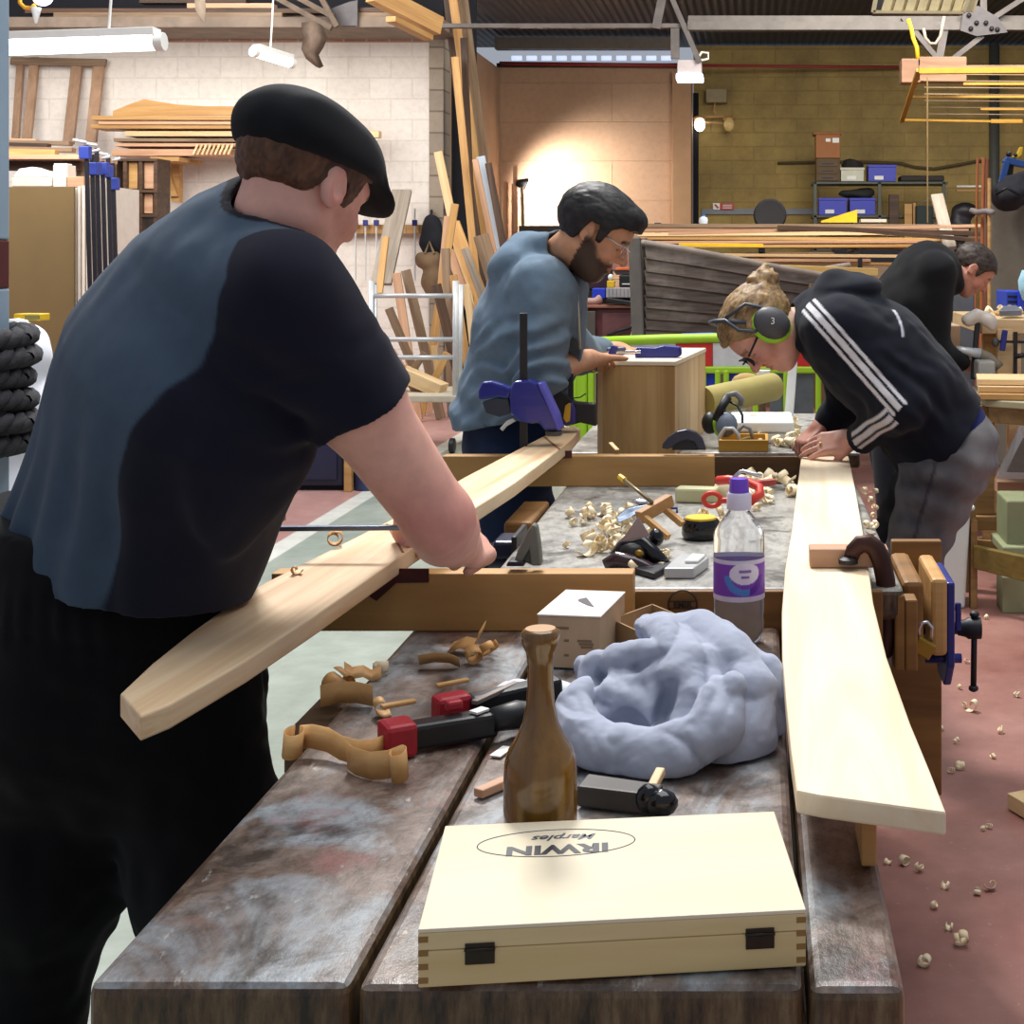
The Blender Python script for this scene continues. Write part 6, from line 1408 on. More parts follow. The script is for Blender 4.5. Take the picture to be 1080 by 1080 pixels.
# ================================================================ behind the man in the cap
M_post = plain('pale_blue_paint', (150, 172, 190), .45, 0, .1, 5); M_band = plain('maroon_paint', (92, 36, 36), .5, 0, .15, 8)
dp = 2.8; sp_ = F/dp; pxc = (-52-VX)/sp_; hw = 41/sp_
def ring(z0, z1, m, n): struct(n, MB().box((pxc-hw, dp-hw, z0), (pxc+hw, dp+hw, z1)), m, bev=.004)
zz = lambda y: CH-(y-VY)/(F/(dp-hw))
ring(0, zz(306), M_post, 'trim_18'); ring(zz(306), zz(252), M_band, 'trim_19'); ring(zz(252), 4.4, M_post, 'trim_20')
M_rope = plain('charcoal_rope', (54, 54, 58), .9, 0, .3, 60, .5)
t = thing('rope_coil', 'thick charcoal braided rope wound around the pale blue post', 'rope', (pxc, dp, .9))
for i in range(6):
    y = 356+i*22; z = CH-(y-VY)/sp_; rad = .135+.006*math.sin(i*2.1); mb = MB()
    for st in range(3):
        pts = []
        for k in range(64):
            a = 2*PI*k/63; b = a*9+st*2*PI/3
            pts.append(V(pxc+(rad+.012*math.cos(b))*math.cos(a), dp+(rad+.012*math.cos(b))*math.sin(a), z+.011*math.sin(b)+.004*math.sin(a*2+i)))
        mb.tube(pts, .0125, 7, cap=False)
    obj('rope_turn', mb, M_rope, t, smooth=True)
t = thing('white_sack', 'bulging white plastic sack behind the rope on the blue post', 'sack', P(25, 450, 4))
f = rough_by(U(.08, ell(P(18, 372, 4.0), (.085, .12, .085)), ell(P(10, 440, 4.0), (.14, .14, .17)), ell(P(10, 560, 4.0), (.16, .16, .2)), ell(P(5, 700, 4.0), (.18, .17, .26))), .012, 14, 3)
sdf_obj('sack', f, P(-70, 790, 4)-V(.1, .3, 0), P(80, 320, 4)+V(.1, .3, 0), .012, plain('white_sheet', (228, 230, 238), .6, 0, .03), t)
obj('tie', MB().tube([P(10, 341, 4.0)+V(0, -.02, 0), P(20, 340, 4.0), P(28, 342, 4.0)], .012, 8), M_white_pl, t, smooth=True)
t = thing('yellow_level', 'short yellow tool case on the white sack by the blue post', 'tool', P(28, 334, 4.1))
obj('case', pbox(14, 331, 42, 338.5, 4.06, .06), M_yel, t, bev=.003); obj('grip', pbox(26, 332.5, 40, 337, 4.05, .012), plain('olive_grip', (130, 120, 60), .6), t, bev=.001)
# hardboard sheets standing on edge
M_hb = plain('hardboard', (104, 84, 50), .8, 0, .08, 3); M_wedge = plain('white_edge', (214, 204, 192), .7, 0, .05)
tag(obj('hardboard_sheet', MB().box((P(-60, 200, 11.5).x, 11.5, 0), (P(78, 200, 11.5).x, 11.53, P(0, 197, 11.5).z)), M_hb, bev=.003), 'broad brown hardboard sheet standing on edge beside the blue post', 'sheet')
for i in range(4):
    x = 79.5+i*4.6
    tag(obj('white_sheet', MB().box((P(x, 0, 11.6).x, 11.56, 0), (P(x+3.2, 0, 11.6).x, 12.5, P(0, 198-i, 11.6).z)), M_wedge, bev=.002), 'thin white edged panel standing upright behind the brown hardboard sheet', 'panel', 'white panels behind the hardboard')
dS = 12.3
t = thing('timber_shelf', 'rough timber shelf above the brown hardboard sheets', 'shelf', P(40, 168, dS))
obj('shelf_board', pbox(-20, 163, 86, 168, dS, .7), M_pinkwood, t, bev=.004)
obj('lower_board', pbox(-20, 170, 84, 180, dS+.2, .05), M_darkwood, t, bev=.004)
obj('upright', pbox(80, 168, 86, 440, dS+.3, .06), M_oldwood, t, bev=.004)
for i, (x0, x1, y, w, m) in enumerate(((-10, 60, 160, .05, M_pine2), (5, 78, 157, .04, M_oldwood), (-15, 52, 153, .05, M_darkwood), (12, 75, 150, .035, M_oldwood), (-5, 40, 148, .04, M_pinkwood))):
    plank('offcut', P(x0, y, dS+.1+.1*i), P(x1, y+1.5, dS+.15+.1*i), .1, w, m, 'rough offcut lying flat on the shelf above the hardboard', 'offcut', group='offcuts on the high shelf')
d = 11.75
t = thing('white_tub', 'shallow white tub of offcuts on top of the hardboard sheets', 'tub', P(32, 196, d))
obj('tub', pbox(12, 187, 54, 197, d, .3), plain('tub_white', (206, 196, 182), .6), t, bev=.01)
obj('contents', px_prism([(14, 186.5), (20, 178), (34, 176), (46, 180), (52, 186.5)], d+.05, .15), M_white_pl, t, bev=.006)
t = thing('small_crate', 'small white carton beside the shallow tub over the hardboard', 'carton', P(63, 196, d))
obj('carton', pbox(56, 174, 71, 197, d+.02, .15), M_wedge, t, bev=.004); obj('flap', pbox(57, 172.3, 70, 173.6, d+.04, .1), M_white_pl, t)
tag(obj('wood_block', pbox(69, 186, 88, 197.5, d+.02, .2), M_pinkwood, bev=.006), 'pinkish wood block beside the white carton over the hardboard', 'block')
# leaning wooden frame against the wall
t = thing('timber_ladder', 'tall ladder-like pinkish timber frame leaning on the white wall', 'frame', P(60, 150, 14.6))
d = 14.7
for a, b, w in (((15, 150), (21, 60), 7), ((27, 150), (36, 60), 9), ((71, 152), (81, 62), 11), ((95, 150), (104, 62), 11)):
    obj('upright', MB().prism([P(a[0]-w/2, a[1], d-.1), P(a[0]+w/2, a[1], d-.1), P(b[0]+w/2, b[1], d+.2), P(b[0]-w/2, b[1], d+.2)], (0, .05, 0)), wood('frame_brown', (168, 136, 110), (140, 108, 84), axis=2), t, bev=.004)
obj('top_rail', MB().prism([P(10, 68, d+.16), P(110, 70, d+.16), P(111, 62, d+.16), P(11, 60, d+.16)], (0, .05, 0)), M_oldwood, t, bev=.004)
# timber shelf on the white wall
d = 14.55
t = thing('wall_bracket', 'pale triangular timber bracket carrying the boards on the white wall', 'bracket', P(180, 190, 14.8))
obj('post', pbox(180, 167, 189, 213, 14.75, .1), M_pine2, t, bev=.004); obj('arm', pbox(158, 165.5, 189, 170, 14.2, .6), M_pine2, t, bev=.004)
obj('brace', MB().prism([P(168, 171, 14.7), P(175, 171, 14.7), P(187, 207, 14.7), P(179, 207, 14.7)], (0, .08, 0)), M_pine2, t, bev=.003)
tag(slab('shaped_board', [P(x, y, 14.45) for x, y in ((119, 122), (119, 117), (136, 110), (152, 104.5), (166, 107), (185, 110), (215, 112), (262, 112), (330, 110), (362, 114), (365, 121))], (0, .03, 0), M_pine2, (1, 0, 0)), 'wide board with a wavy top edge on the white wall shelf', 'board')
for i, (x0, x1, y, th, m) in enumerate(((105, 372, 126, 5, M_pine2), (112, 290, 131, 4, M_pinkwood), (104, 320, 135, 5, M_pine2), (140, 378, 142.5, 6, M_pine), (128, 300, 149, 4, M_oldwood), (130, 268, 154, 4, M_pinkwood), (126, 250, 162, 8, M_pinkwood))):
    s_ = F/14.45
    plank('shelf_plank', P(x0, y, 14.4+.02*i), P(x1, y+.3, 14.4+.02*i), .35, th*.86/s_, m, ('long pale plank lying flat in the stack on the white wall shelf'), 'plank', group='planks on the white wall shelf')
plank('notched_batten', P(340, 141, 14.5), P(401, 142, 14.5), .12, .07, M_pine, 'pale notched batten sticking out past the cap from the wall shelf', 'batten')
for i in range(9):
    x = 204+i*4.6
    tag(obj('short_stick', MB().bar(P(x, 163, 14.3), P(x+5, 152, 14.3), .025, .02), M_pine, bev=.002), 'short slanting stick in the row at the end of the wall shelf', 'stick', 'sticks on the wall shelf')
# sash clamps
for i, x in enumerate((91, 97, 102, 108, 114, 119)):
    t = thing('sash_clamp', 'long black sash clamp with blue head standing among its fellows by the shelf', 'clamp', P(x+4, 250, 11.2), 0, 'sash clamps by the shelf')
    y0 = (153, 163, 156, 170, 166, 172)[i]
    dq = 10.9+.13*i; a, b = P(x, y0, dq), P(x+8, VY+CH*F/dq-1, dq)
    obj('bar', MB().bar(a, b, .03, .02), plain('clamp_black', (34, 32, 40), .4, .3), t, bev=.002)
    obj('jaw', MB().obox(P(x+(1 if i % 2 else -1), y0+8+(i % 3)*7, dq), .04, .03, .05), plain('sash_blue', (44, 62, 150), .4), t, bev=.008)
    obj('screw', MB().tube([a+V(0, 0, .02), a+V(.06 if i % 2 else -.1, 0, .04)], .012, 8), M_galv, t, smooth=True)
# pigeonhole rack with boards
d = 13.5
t = thing('board_rack', 'dark framed rack holding short boards below the wall shelf', 'rack', P(145, 290, d))
for x in (119, 129.5, 146, 162): obj('upright', pbox(x, 167, x+4, 420, d, .3), M_darkwood, t, bev=.003)
for y in (167, 200, 226): obj('rail', pbox(119, y, 166, y+3, d-.01, .3), M_darkwood, t, bev=.003)
for x0, y0, x1, y1, m in ((131, 171, 145, 199, M_pine2), (150, 171, 162, 199, M_pinkwood), (123.5, 204, 129, 232, M_pine2), (134, 204, 146, 240, M_oldwood), (151, 204, 161, 225, M_pinkwood), (131, 228, 145, 260, M_pine2)):
    tag(obj('short_board', pbox(x0, y0, x1, y1, d+.05, .03), m, bev=.003), 'short board slotted upright in the dark framed rack', 'board', 'boards in the rack')
# tool rail with hanging thin clamps
d = 14.9
t = thing('tool_rail', 'yellowish timber rail screwed along the white wall behind the trolley', 'rail', P(405, 242, d))
obj('rail', pbox(352, 237, 451, 246.5, d-.04, .1), M_pine2, t, bev=.004)
mb = MB()
for x in (361, 372, 383, 394, 428, 442): pbox(x, 237.5, x+.5, 246, d-.043, .004, mb)
obj('joint_line', mb, M_oldwood, t)
for i, x in enumerate((375, 385.5, 397, 437.5)):
    t = thing('hanging_clamp', 'thin steel clamp hung from the yellowish wall rail', 'clamp', P(x, 262, d-.1), 0, 'thin clamps on the wall rail')
    obj('bar', MB().tube([P(x, 214+i*2, d-.1), P(x, 296, d-.1)], .009, 6), M_galv, t); obj('head', MB().obox(P(x, 235, d-.11), .025, .02, .03), M_navy, t, bev=.004)
lean('wide_board', P(402, 300, 13.8), P(424, 201, 14.6), .20, .04, M_greywood, 'wide grey weathered board leaning alone on the white wall', 'board')
lean('narrow_batten', P(400, 310, 13.0), P(407, 250, 13.4), .06, .03, M_pine2, 'short narrow batten leaning before the wide grey board', 'batten')
t = thing('hanging_jacket', 'dark jacket hung at the end of the white wall', 'jacket', P(456, 250, 14.7))
f = rough_by(U(.06, ell(P(455, 238, 14.75), (.09, .07, .12)), ell(P(455, 256, 14.72), (.12, .07, .2))), .02, 9, 2)
sdf_obj('jacket', f, P(430, 300, 14.5), P(480, 215, 15.0), .02, plain('jacket_cloth', (26, 28, 36), .9), t)
obj('hook', MB().tube([P(455, 228, 14.75), P(455, 222, 14.8), P(455, 222, 14.97)], .012, 6), M_dsteel, t)
t = thing('canvas_bag', 'brown canvas bag hanging under the dark jacket', 'bag', P(455, 290, 14.6))
f = rough_by(U(.05, ell(P(452, 275, 14.55), (.13, .09, .10)), ell(P(456, 295, 14.55), (.12, .09, .16))), .02, 9, 5)
sdf_obj('bag', f, P(425, 330, 14.3), P(485, 255, 14.8), .02, plain('bag_brown', (124, 102, 76), .9), t)
obj('strap', MB().tube([P(448, 268, 14.5), P(453, 255, 14.6), P(458, 268, 14.5)], .015, 6), plain('bag_brown', (124, 102, 76), .9), t)
# ---------------------------------------------------------------- timbers leaning in the gap
U_ = 'leaning'
S = [  # bottom px, top px, depth bottom, depth top, width px, material, label
 ((520, 420), (470, -30), 13.6, 15.0, 11, M_darkwood, 'very tall dark timber leaning farthest into the gap beside the orange wall'),
 ((540, 420), (484, -30), 13.4, 14.6, 12, M_oldwood, 'very tall brown timber crossing the truss beam in the gap'),
 ((528, 300), (474, -30), 13.0, 14.3, 9, M_pine2, 'very tall yellow-brown timber leaning before the dark ones'),
 ((505, 390), (489, 40), 13.5, 14.4, 7, M_darkwood, 'dark squared post standing behind the yellow-brown timbers'),
 ((508, 280), (480, 60), 12.6, 14.0, 8, M_pine2, 'mid-height yellow-brown timber leaning at the block wall end'),
 ((546, 310), (507, 165), 12.2, 13.0, 9, plain('painted_board', (176, 186, 198), .6, 0, .06, 5), 'pale blue painted board leaning at the front of the gap'),
 ((540, 300), (501, 168), 12.1, 12.8, 6, M_pinkwood, 'pinkish batten leaning against the pale blue painted board'),
 ((549, 300), (515, 172), 12.3, 13.1, 7, M_darkwood, 'dark brown board leaning beyond the pale blue painted board'),
 ((512, 360), (462, 160), 11.5, 12.6, 9, M_pine, 'long pale batten reaching highest in front of the block wall end'),
 ((535, 345), (478, 235), 11.3, 12.0, 14, M_pine2, 'broad honey coloured plank leaning beside the trolley'),
 ((541, 370), (490, 262), 11.2, 11.8, 8, M_greywood, 'slim grey plank leaning behind the hooded man'),
 ((528, 400), (474, 264), 11.0, 11.6, 9, M_pinkwood, 'pinkish plank with a square cut top by the trolley upright'),
 ((545, 330), (507, 248), 11.6, 12.1, 16, M_oldwood, 'short broad weathered plank at the hooded man\'s back'),
 ((455, 372), (472, 228), 11.6, 12.4, 7, M_pinkwood, 'pinkish batten crossing the others the opposite way'),
 ((447, 400), (480, 215), 11.5, 12.6, 8, M_pine2, 'yellowish batten slanting outward above the trolley'),
 ((476, 395), (470, 262), 11.3, 12.0, 9, M_oldwood, 'upright weathered post among the timbers behind the trolley'),
 ((462, 410), (428, 285), 11.7, 12.2, 10, M_oldwood, 'weathered plank leaning behind the trolley rails'),
 ((440, 420), (418, 288), 11.8, 12.2, 9, M_pinkwood, 'pale plank at the end of the leaning row nearest the cap man\'s sleeve'),
 ((500, 410), (478, 290), 11.1, 11.5, 8, M_pine2, 'yellow plank just behind the trolley upright'),
 ((486, 420), (508, 345), 11.0, 11.3, 9, M_pinkwood, 'short pinkish plank low behind the trolley'),
 ((494, 424), (460, 300), 11.2, 11.7, 10, M_darkwood, 'dark plank low in the stack behind the trolley rails'),
 ((507, 422), (492, 300), 11.1, 11.5, 7, M_pine, 'thin pale strip low beside the hooded man'),
]
for i, (a, b, d0, d1, w, m, lab) in enumerate(S):
    dd = 14.75-.15*i; top = P(b[0], b[1], dd+.06); yf = VY+CH*F/(dd-.05); tt = (yf-a[1])/(a[1]-b[1]); bot = P(a[0]+(a[0]-b[0])*tt*.35, yf, dd-.05)
    bot.z = .012; lean('leaning_timber', bot, top, w*dd/F, .03, m, lab, 'timber', 'timbers leaning in the gap', twist=.0)
# roll cage trolley
dT = 10.2; t = thing('cage_trolley', 'galvanised cage trolley with tall side rails loaded with offcuts', 'trolley', P(455, 440, dT)); zf = lambda y, d=dT: P(0, y, d).z
def rail(a, b, r=.017): return MB().tube([a, b], r, 8)
x0, x1 = 392, 483
obj('post', rail(P(x1-2.5, 296, dT), P(x1-2.5, 432, dT), .022), M_galv, t, smooth=True); obj('post', rail(P(x1+3, 300, dT+.6), P(x1+1, 428, dT+.6), .022), M_galv, t, smooth=True)
obj('post', rail(P(x0, 296, dT), P(x0, 432, dT), .022), M_galv, t, smooth=True); obj('post', rail(P(x0+3, 300, dT+.6), P(x0+3, 428, dT+.6), .022), M_galv, t, smooth=True)
for y in (312, 358, 377): obj('rail', rail(P(x0, y, dT), P(x1-2.5, y, dT)), M_galv, t, smooth=True)
obj('deck', MB().box((P(x0, 0, dT).x, dT-.03, zf(424)), (P(x1, 0, dT).x, dT+.7, zf(417))), plain('trolley_deck', (196, 186, 166), .6), t, bev=.006)
for x in (x0+6, 476): 
    for dy in (0, .55): obj('castor', MB().lathe([(.045, -.02), (.055, -.015), (.055, .015), (.045, .02)], V(P(x, 0, dT).x, dT+.03+dy, .056), 16, Matrix.Rotation(PI/2, 3, 'Y')), M_black, t, smooth=True, auto=40)
plank('squared_offcut', P(424, 393, dT+.32), P(467, 412, dT+.25), .14, .1, M_pine, 'thick squared offcut lying on the trolley deck', 'offcut')
for i, (a, b, w, m) in enumerate((((412, 375), (440, 414), 9, M_pinkwood), ((425, 412), (448, 372), 7, M_oldwood), ((455, 412), (472, 372), 8, M_pine2), ((410, 330), (446, 412), 9, M_oldwood), ((463, 410), (458, 365), 6, M_pine))):
    lean('trolley_offcut', P(a[0], a[1]-5, dT+.30+.07*i), P(b[0], b[1], dT+.32+.07*i), w*dT/F, .03, m, 'rough offcut propped inside the cage trolley', 'offcut', 'offcuts in the trolley')
# navy crate and things on the floor behind the forearm
dn = 8.6
t = thing('navy_cabinet', 'dark navy cabinet on the pink floor behind the bare forearm', 'cabinet', P(330, 517, dn))
obj('carcass', MB().box((P(292, 0, dn).x, dn, .03), (P(362, 0, dn).x, dn+.5, 1.0)), plain('navy_paint', (22, 28, 52), .5, 0, .1), t, bev=.01)
obj('plinth', MB().box((P(294, 0, dn).x, dn+.03, 0), (P(360, 0, dn).x, dn+.48, .03)), M_dark, t)
obj('door', pbox(300, 350, 355, 506, dn-.012, .011), plain('navy_paint2', (28, 34, 62), .5, 0, .1), t, bev=.004)
tag(obj('timber_post', MB().box((P(362.5, 0, dn-.05).x, dn-.05, 0), (P(370.5, 0, dn-.05).x, dn-.0, 1.05)), M_pine2, bev=.004), 'yellow timber post standing beside the navy cabinet', 'post')
t = thing('blue_drum', 'dark blue drum beside the timber post behind the bare forearm', 'drum', P(384, 512, dn))
obj('drum', MB().lathe([(0, .0), (.07, .0), (.075, .02), (.075, .55), (.06, .6), (0, .6)], (P(384, 0, dn).x, dn+.05, 0), 20), plain('drum_blue', (40, 56, 96), .5), t, smooth=True, auto=40)
obj('rim', MB().lathe([(.077, .3), (.08, .31), (.077, .32)], (P(384, 0, dn).x, dn+.05, 0), 20), plain('drum_blue', (40, 56, 96), .5), t, smooth=True)
tag(obj('stump_leg', MB().box((P(287, 0, 7.6).x, 7.6, 0), (P(298, 0, 7.6).x, 7.66, .5)), M_oldwood, bev=.004), 'short timber leg standing on the pink floor beside the clamp bar tip', 'post')
# ================================================================ clinker boat and timber rack
def m_clinker():
    m, nt, b = newmat('weathered_clinker'); v = coords(nt, (.6, .6, 9)); n = noise(nt, v, 4, 6, .7); n2 = noise(nt, coords(nt), 5, 5, .6)
    c = mixc(nt, ramp(nt, n, ((.3, BW[0]), (.7, BW[1]))), lin((66, 56, 50)), lin((120, 104, 94)))
    c = mixc(nt, ramp(nt, n2, ((.5, BW[0]), (.75, (.6, .6, .6, 1)))), c, lin((150, 138, 128)))
    nt.links.new(c, b.inputs['Base Color']); b.inputs['Roughness'].default_value = .8; bump(nt, b, n, .3, .006); return m
M_cl = m_clinker(); M_hin = wood('boat_inside', (168, 138, 110), (126, 98, 76), .8)
bow = P(679, 258, 8.2); keelb = P(690, 372, 8.3)
t = thing('clinker_boat', 'old weathered clinker-built wooden boat on trestles behind the green barrier', 'boat', V(.2, 9.3, 0))
# stations from bow to stern: near gunwale, keel, far gunwale
ST = []; NS = 16
ax0 = V(bow.x, 8.2, 0); axis = V(1.72, 2.0, 0); acr = V(axis.y, -axis.x, 0).normalized()    # acr points to the camera side
for i in range(NS+1):
    u = i/NS; c = ax0+axis*u*1.0
    hb = .72*math.sin(min(1, u*1.25+.0)*PI/2)**.75*(1-.30*max(0, u-.6)/.4); 
    zg = 1.49-.26*math.sin(min(u*1.15, 1)*PI*.62)+.10*max(0, u-.7)/.3; zk = .74+.04*(1-u)**2*0
    ST.append((c, hb, zg, zk))
NP = 13
def station(i, side):
    c, hb, zg, zk = ST[i]; out = []
    for k in range(NP+1):
        v = k/NP; a = v*PI/2
        w = hb*math.sin(a)**(.62+.5*(1-i/NS)) if v > 0 else 0.0; z = zk+(zg-zk)*(1-math.cos(a))**(.95)*(1) if True else 0
        z = zk+(zg-zk)*v**1.35
        out.append(c+acr*side*w+V(0, 0, z))
    return out
for side, nm in ((1, 'hull_side'), (-1, 'hull_side')):
    mb = MB(); stt = [station(i, side) for i in range(NS+1)]
    for k in range(NP):                                       # lapped strakes: each plank's lower edge stands out
        rows = []
        for i in range(NS+1):
            lo_, hi_ = stt[i][k], stt[i][k+1]; n = acr*side
            rows.append([lo_+n*.020+V(0, 0, -.008), hi_+n*.003])
        mb.sheet(rows if side > 0 else [r[::-1] for r in rows])
    obj(nm, mb, M_cl, t, solid=.016)
    r = [s[-1]+V(0, 0, .005) for s in stt]; g = obj('gunwale', MB().tube(r, .024, 6), plain('gunwale_grey', (150, 136, 124), .7, 0, .2, 8), t, smooth=True)
obj('stem', MB().bar(ST[0][0]+V(-.02, -.02, .66), ST[0][0]+V(-.05, -.05, 1.53), .07, .06), plain('stem_grey', (104, 98, 92), .8, 0, .2, 8), t, bev=.01)
a = station(NS, 1); b = station(NS, -1)
obj('transom', MB().add([p for p in a]+[p for p in b[::-1]], [tuple(range(2*(NP+1)))]), M_hin, t, solid=.03)
for u in (6, 11):
    p, q = station(u, 1)[-2], station(u, -1)[-2]; obj('thwart', MB().bar(p, q, .22, .03), M_hin, t)
for u in (3, 12):
    c = ST[u][0]
    tr = thing('trestle', 'low timber trestle under the old boat', 'trestle', (c.x, c.y, 0), group='boat trestles')
    obj('beam', MB().bar(c-acr*.5+V(0, 0, .675), c+acr*.5+V(0, 0, .675), .1, .07), M_oldwood, tr, bev=.004)
    for s in (-1, 1):
        for e in (-.08, .08): obj('leg', MB().bar(c+acr*.42*s+V(0, 0, .64), c+acr*.46*s+axis.normalized()*e*2+V(0, 0, .0), .06, .05), M_oldwood, tr)
plank('yellow_plank', P(800, 282, 9.9), P(925, 287, 9.9), .16, .05, wood('yellow_pine', (238, 204, 130), (214, 170, 96)), 'bright yellow plank resting across the inside of the boat', 'plank')  # pine in its own bright yellow tone
tag(obj('little_post', MB().box(tuple(P(905, 285, 10.05)-V(0, 0, .02)), tuple(P(909, 273, 10.1))), M_dsteel), 'tiny dark peg standing by the yellow plank in the boat', 'peg')
# timber rack over the boat
dR = 12.6; sR = F/dR
t = thing('timber_rack', 'dark steel rack arms carrying the long timbers behind the boat', 'rack', P(860, 300, dR))
for x in (690, 800, 900, 985):
    obj('upright', pbox(x, 235, x+7, 440, dR+.55, .08), M_dsteel, t, bev=.004); obj('arm', pbox(x, 286, x+6, 292, dR-.2, .85), M_dsteel, t, bev=.003); obj('arm', pbox(x, 262.5, x+6, 265.5, dR-.2, .85), M_dsteel, t, bev=.003)
rr = random.Random(5)
rows = [(238, 664, 1010, M_oldwood), (243, 668, 1040, M_pinkwood), (247.5, 690, 1000, M_pine), (252, 665, 985, M_pine2), (256.5, 700, 990, M_pinkwood), (260, 680, 975, M_pine2), (270, 668, 940, M_pine), (274, 676, 905, M_pinkwood), (278, 720, 960, M_pine2), (282, 668, 890, M_oldwood), (284.5, 800, 975, M_pine)]
for i, (y, x0, x1, m) in enumerate(rows):
    for j in range(2):
        dd = dR-.15+.22*j+rr.uniform(-.02, .02); e = rr.uniform(-25, 25); yy = y+j*1.2-.6
        plank('long_timber', P(x0+e, yy+rr.uniform(-1, 1), dd), P(x1+e, yy+rr.uniform(-1.5, 1.5), dd), .13, rr.uniform(.022, .034), m, 'long sawn strip lying in the timber stack above the boat', 'timber', group='long timbers above the boat')
plank('dark_pole', P(820, 240, dR-.45), P(1052, 247, dR-.5), .04, .04, M_darkwood, 'long dark pole on top of the timber stack above the boat', 'pole'); plank('dark_pole', P(905, 243, dR-.5), P(1042, 254, dR-.62), .04, .035, M_darkwood, 'drooping dark pole end sticking out over the man in black', 'pole')
plank('pale_lath', P(705, 246.5, dR-.42), P(1056, 237.5, dR-.42), .03, .025, M_pinkwood, 'thin straight pale lath along the front of the timber stack', 'lath')
plank('yellow_lath', P(716, 258, dR-.42), P(805, 259, dR-.42), .03, .03, M_yel, 'bright yellow strip in the timber stack behind the bearded man', 'lath')
lean('rack_board', P(1002, 262, dR-.4), P(988, 206, dR+.1), .11, .04, M_greywood, 'grey board standing upright through the end of the timber stack', 'board')
tag(obj('dark_crate', pbox(786, 266, 880, 440, dR+.75, .5), plain('crate_brown', (110, 82, 60), .8), bev=.01), 'brown crate under the timber stack above the boat', 'crate')
tag(obj('dark_chest', pbox(880, 262, 1000, 440, dR+.9, .5), M_dark, bev=.01), 'black cabinet standing in the shade under the timber stack', 'cabinet')
# ================================================================ shelving with bins by the brick wall
dh = 19.0; M_sh = plain('shelf_green', (72, 78, 70), .5, .2, .1)
t = thing('steel_shelving', 'grey green steel shelving against the brick wall', 'shelving', P(930, 270, dh))
for x in (858, 926, 994): obj('upright', pbox(x, 192, x+3.5, 372, dh, .05), M_sh, t, bev=.003)
for x in (858, 994): obj('upright', pbox(x, 192, x+3.5, 372, dh+.6, .05), M_sh, t, bev=.003)
for y in (191.5, 227, 262): obj('shelf_board', pbox(857, y, 1000, y+2.5, dh, .65), M_sh, t, bev=.003)
def bin_(x0, x1, y0, y1, m, label, grp=None, d=dh+.05):
    t = thing('storage_bin', label, 'bin', P((x0+x1)/2, y1, d+.2), group=grp)
    k = .06; a, b = P(x0, y0, d), P(x1, y1, d)
    for q in (((a.x, d, b.z), (b.x, d+.015, a.z)), ((a.x, d+.4, b.z), (b.x, d+.415, a.z)), ((a.x, d+.0151, b.z), (a.x+.015, d+.3999, a.z)), ((b.x-.015, d+.0151, b.z), (b.x, d+.3999, a.z)), ((a.x+.0151, d+.0151, b.z), (b.x-.0151, d+.3999, b.z+.015))):
        obj('side_wall' if q[1][2] == a.z else 'base', MB().box(*q), m, t)
    obj('rim', MB().box((a.x-.012, d-.012, a.z-.03), (b.x+.012, d-.0005, a.z+.004)), m, t, bev=.004)
    obj('label_card', MB().box((a.x+.08, d-.004, b.z+.02), (a.x+.2, d-.0005, b.z+.07)), M_white_pl, t); return t
M_bb = plain('bin_blue', (40, 52, 178), .45, 0, .06)
bin_(864, 893, 209, 226.6, M_bb, 'blue storage bin on the middle shelf under the white one'); bin_(896.5, 923, 209, 226.6, M_bb, 'blue storage bin on the middle shelf under the upper blue bin'); bin_(916, 945, 174, 191, M_bb, 'blue storage bin with white stickers on the top shelf')
t = bin_(887, 911, 177, 191, plain('bin_white', (200, 200, 180), .5, 0, .04), 'white storage bin heaped with dark cloth on the top shelf')
f = rough_by(ell(P(899, 175, dh+.22), (.14, .16, .10)), .03, 14, 3); tag(sdf_obj('dark_cloth', f, P(885, 190, dh), P(914, 160, dh+.5), .025, plain('dark_rag', (40, 36, 34), .95)), 'dark cloth heaped in the white bin on the shelf', 'cloth')
t = thing('file_drawer', 'brown file drawer unit at the end of the top shelf', 'drawers', P(873, 191, dh))
obj('carcass', pbox(861, 167, 886, 191.3, dh+.03, .4), plain('file_brown', (96, 74, 44), .7), t, bev=.006)
for y in (170, 177.5, 185): 
    dr = obj('drawer', pbox(863, y, 884, y+5.5, dh+.015, .014), plain('drawer_brown', (88, 66, 40), .6), t, bev=.003); obj('handle', pbox(867, y+2, 879, y+3, dh+.003, .011), M_dsteel, dr)
t = thing('orange_box', 'tan wooden box stacked on the brown file drawers', 'box', P(872, 167, dh))
obj('box_body', pbox(860.5, 142, 886, 166.6, dh+.04, .35), plain('tan_box', (158, 102, 58), .7, 0, .06), t, bev=.006); obj('lid', pbox(858, 139, 887.5, 141.9, dh+.03, .37), plain('tan_lid', (146, 94, 54), .7), t, bev=.006)
obj('paper_label', pbox(871, 146, 876, 149.5, dh+.036, .0035), M_white_pl, t); obj('paper_label', pbox(878, 145.5, 885, 150.5, dh+.036, .0035), M_white_pl, t)
tag(obj('black_case', pbox(950, 185, 996, 191.3, dh+.05, .4), plain('case_dark', (44, 36, 32), .7), bev=.02), 'long black case lying at the end of the top shelf', 'case')
f = rough_by(U(.06, ell(P(903, 204, dh+.3), (.24, .2, .06)), ell(P(912, 204, dh+.3), (.1, .2, .07))), .02, 10, 4); tag(sdf_obj('dark_holdall', INT(f, half(P(905, 208.5, dh), (0, 0, -1))), P(870, 212, dh), P(940, 185, dh+.6), .025, plain('holdall', (40, 44, 42), .9)), 'dark holdall lying on top of the two blue bins', 'bag')
tag(obj('yellow_board', px_prism([(866, 233), (904, 221), (904, 234.6), (866, 234.6)], dR-.1, .04), M_yel), 'bright yellow board lying on the timber stack before the blue bins', 'board')
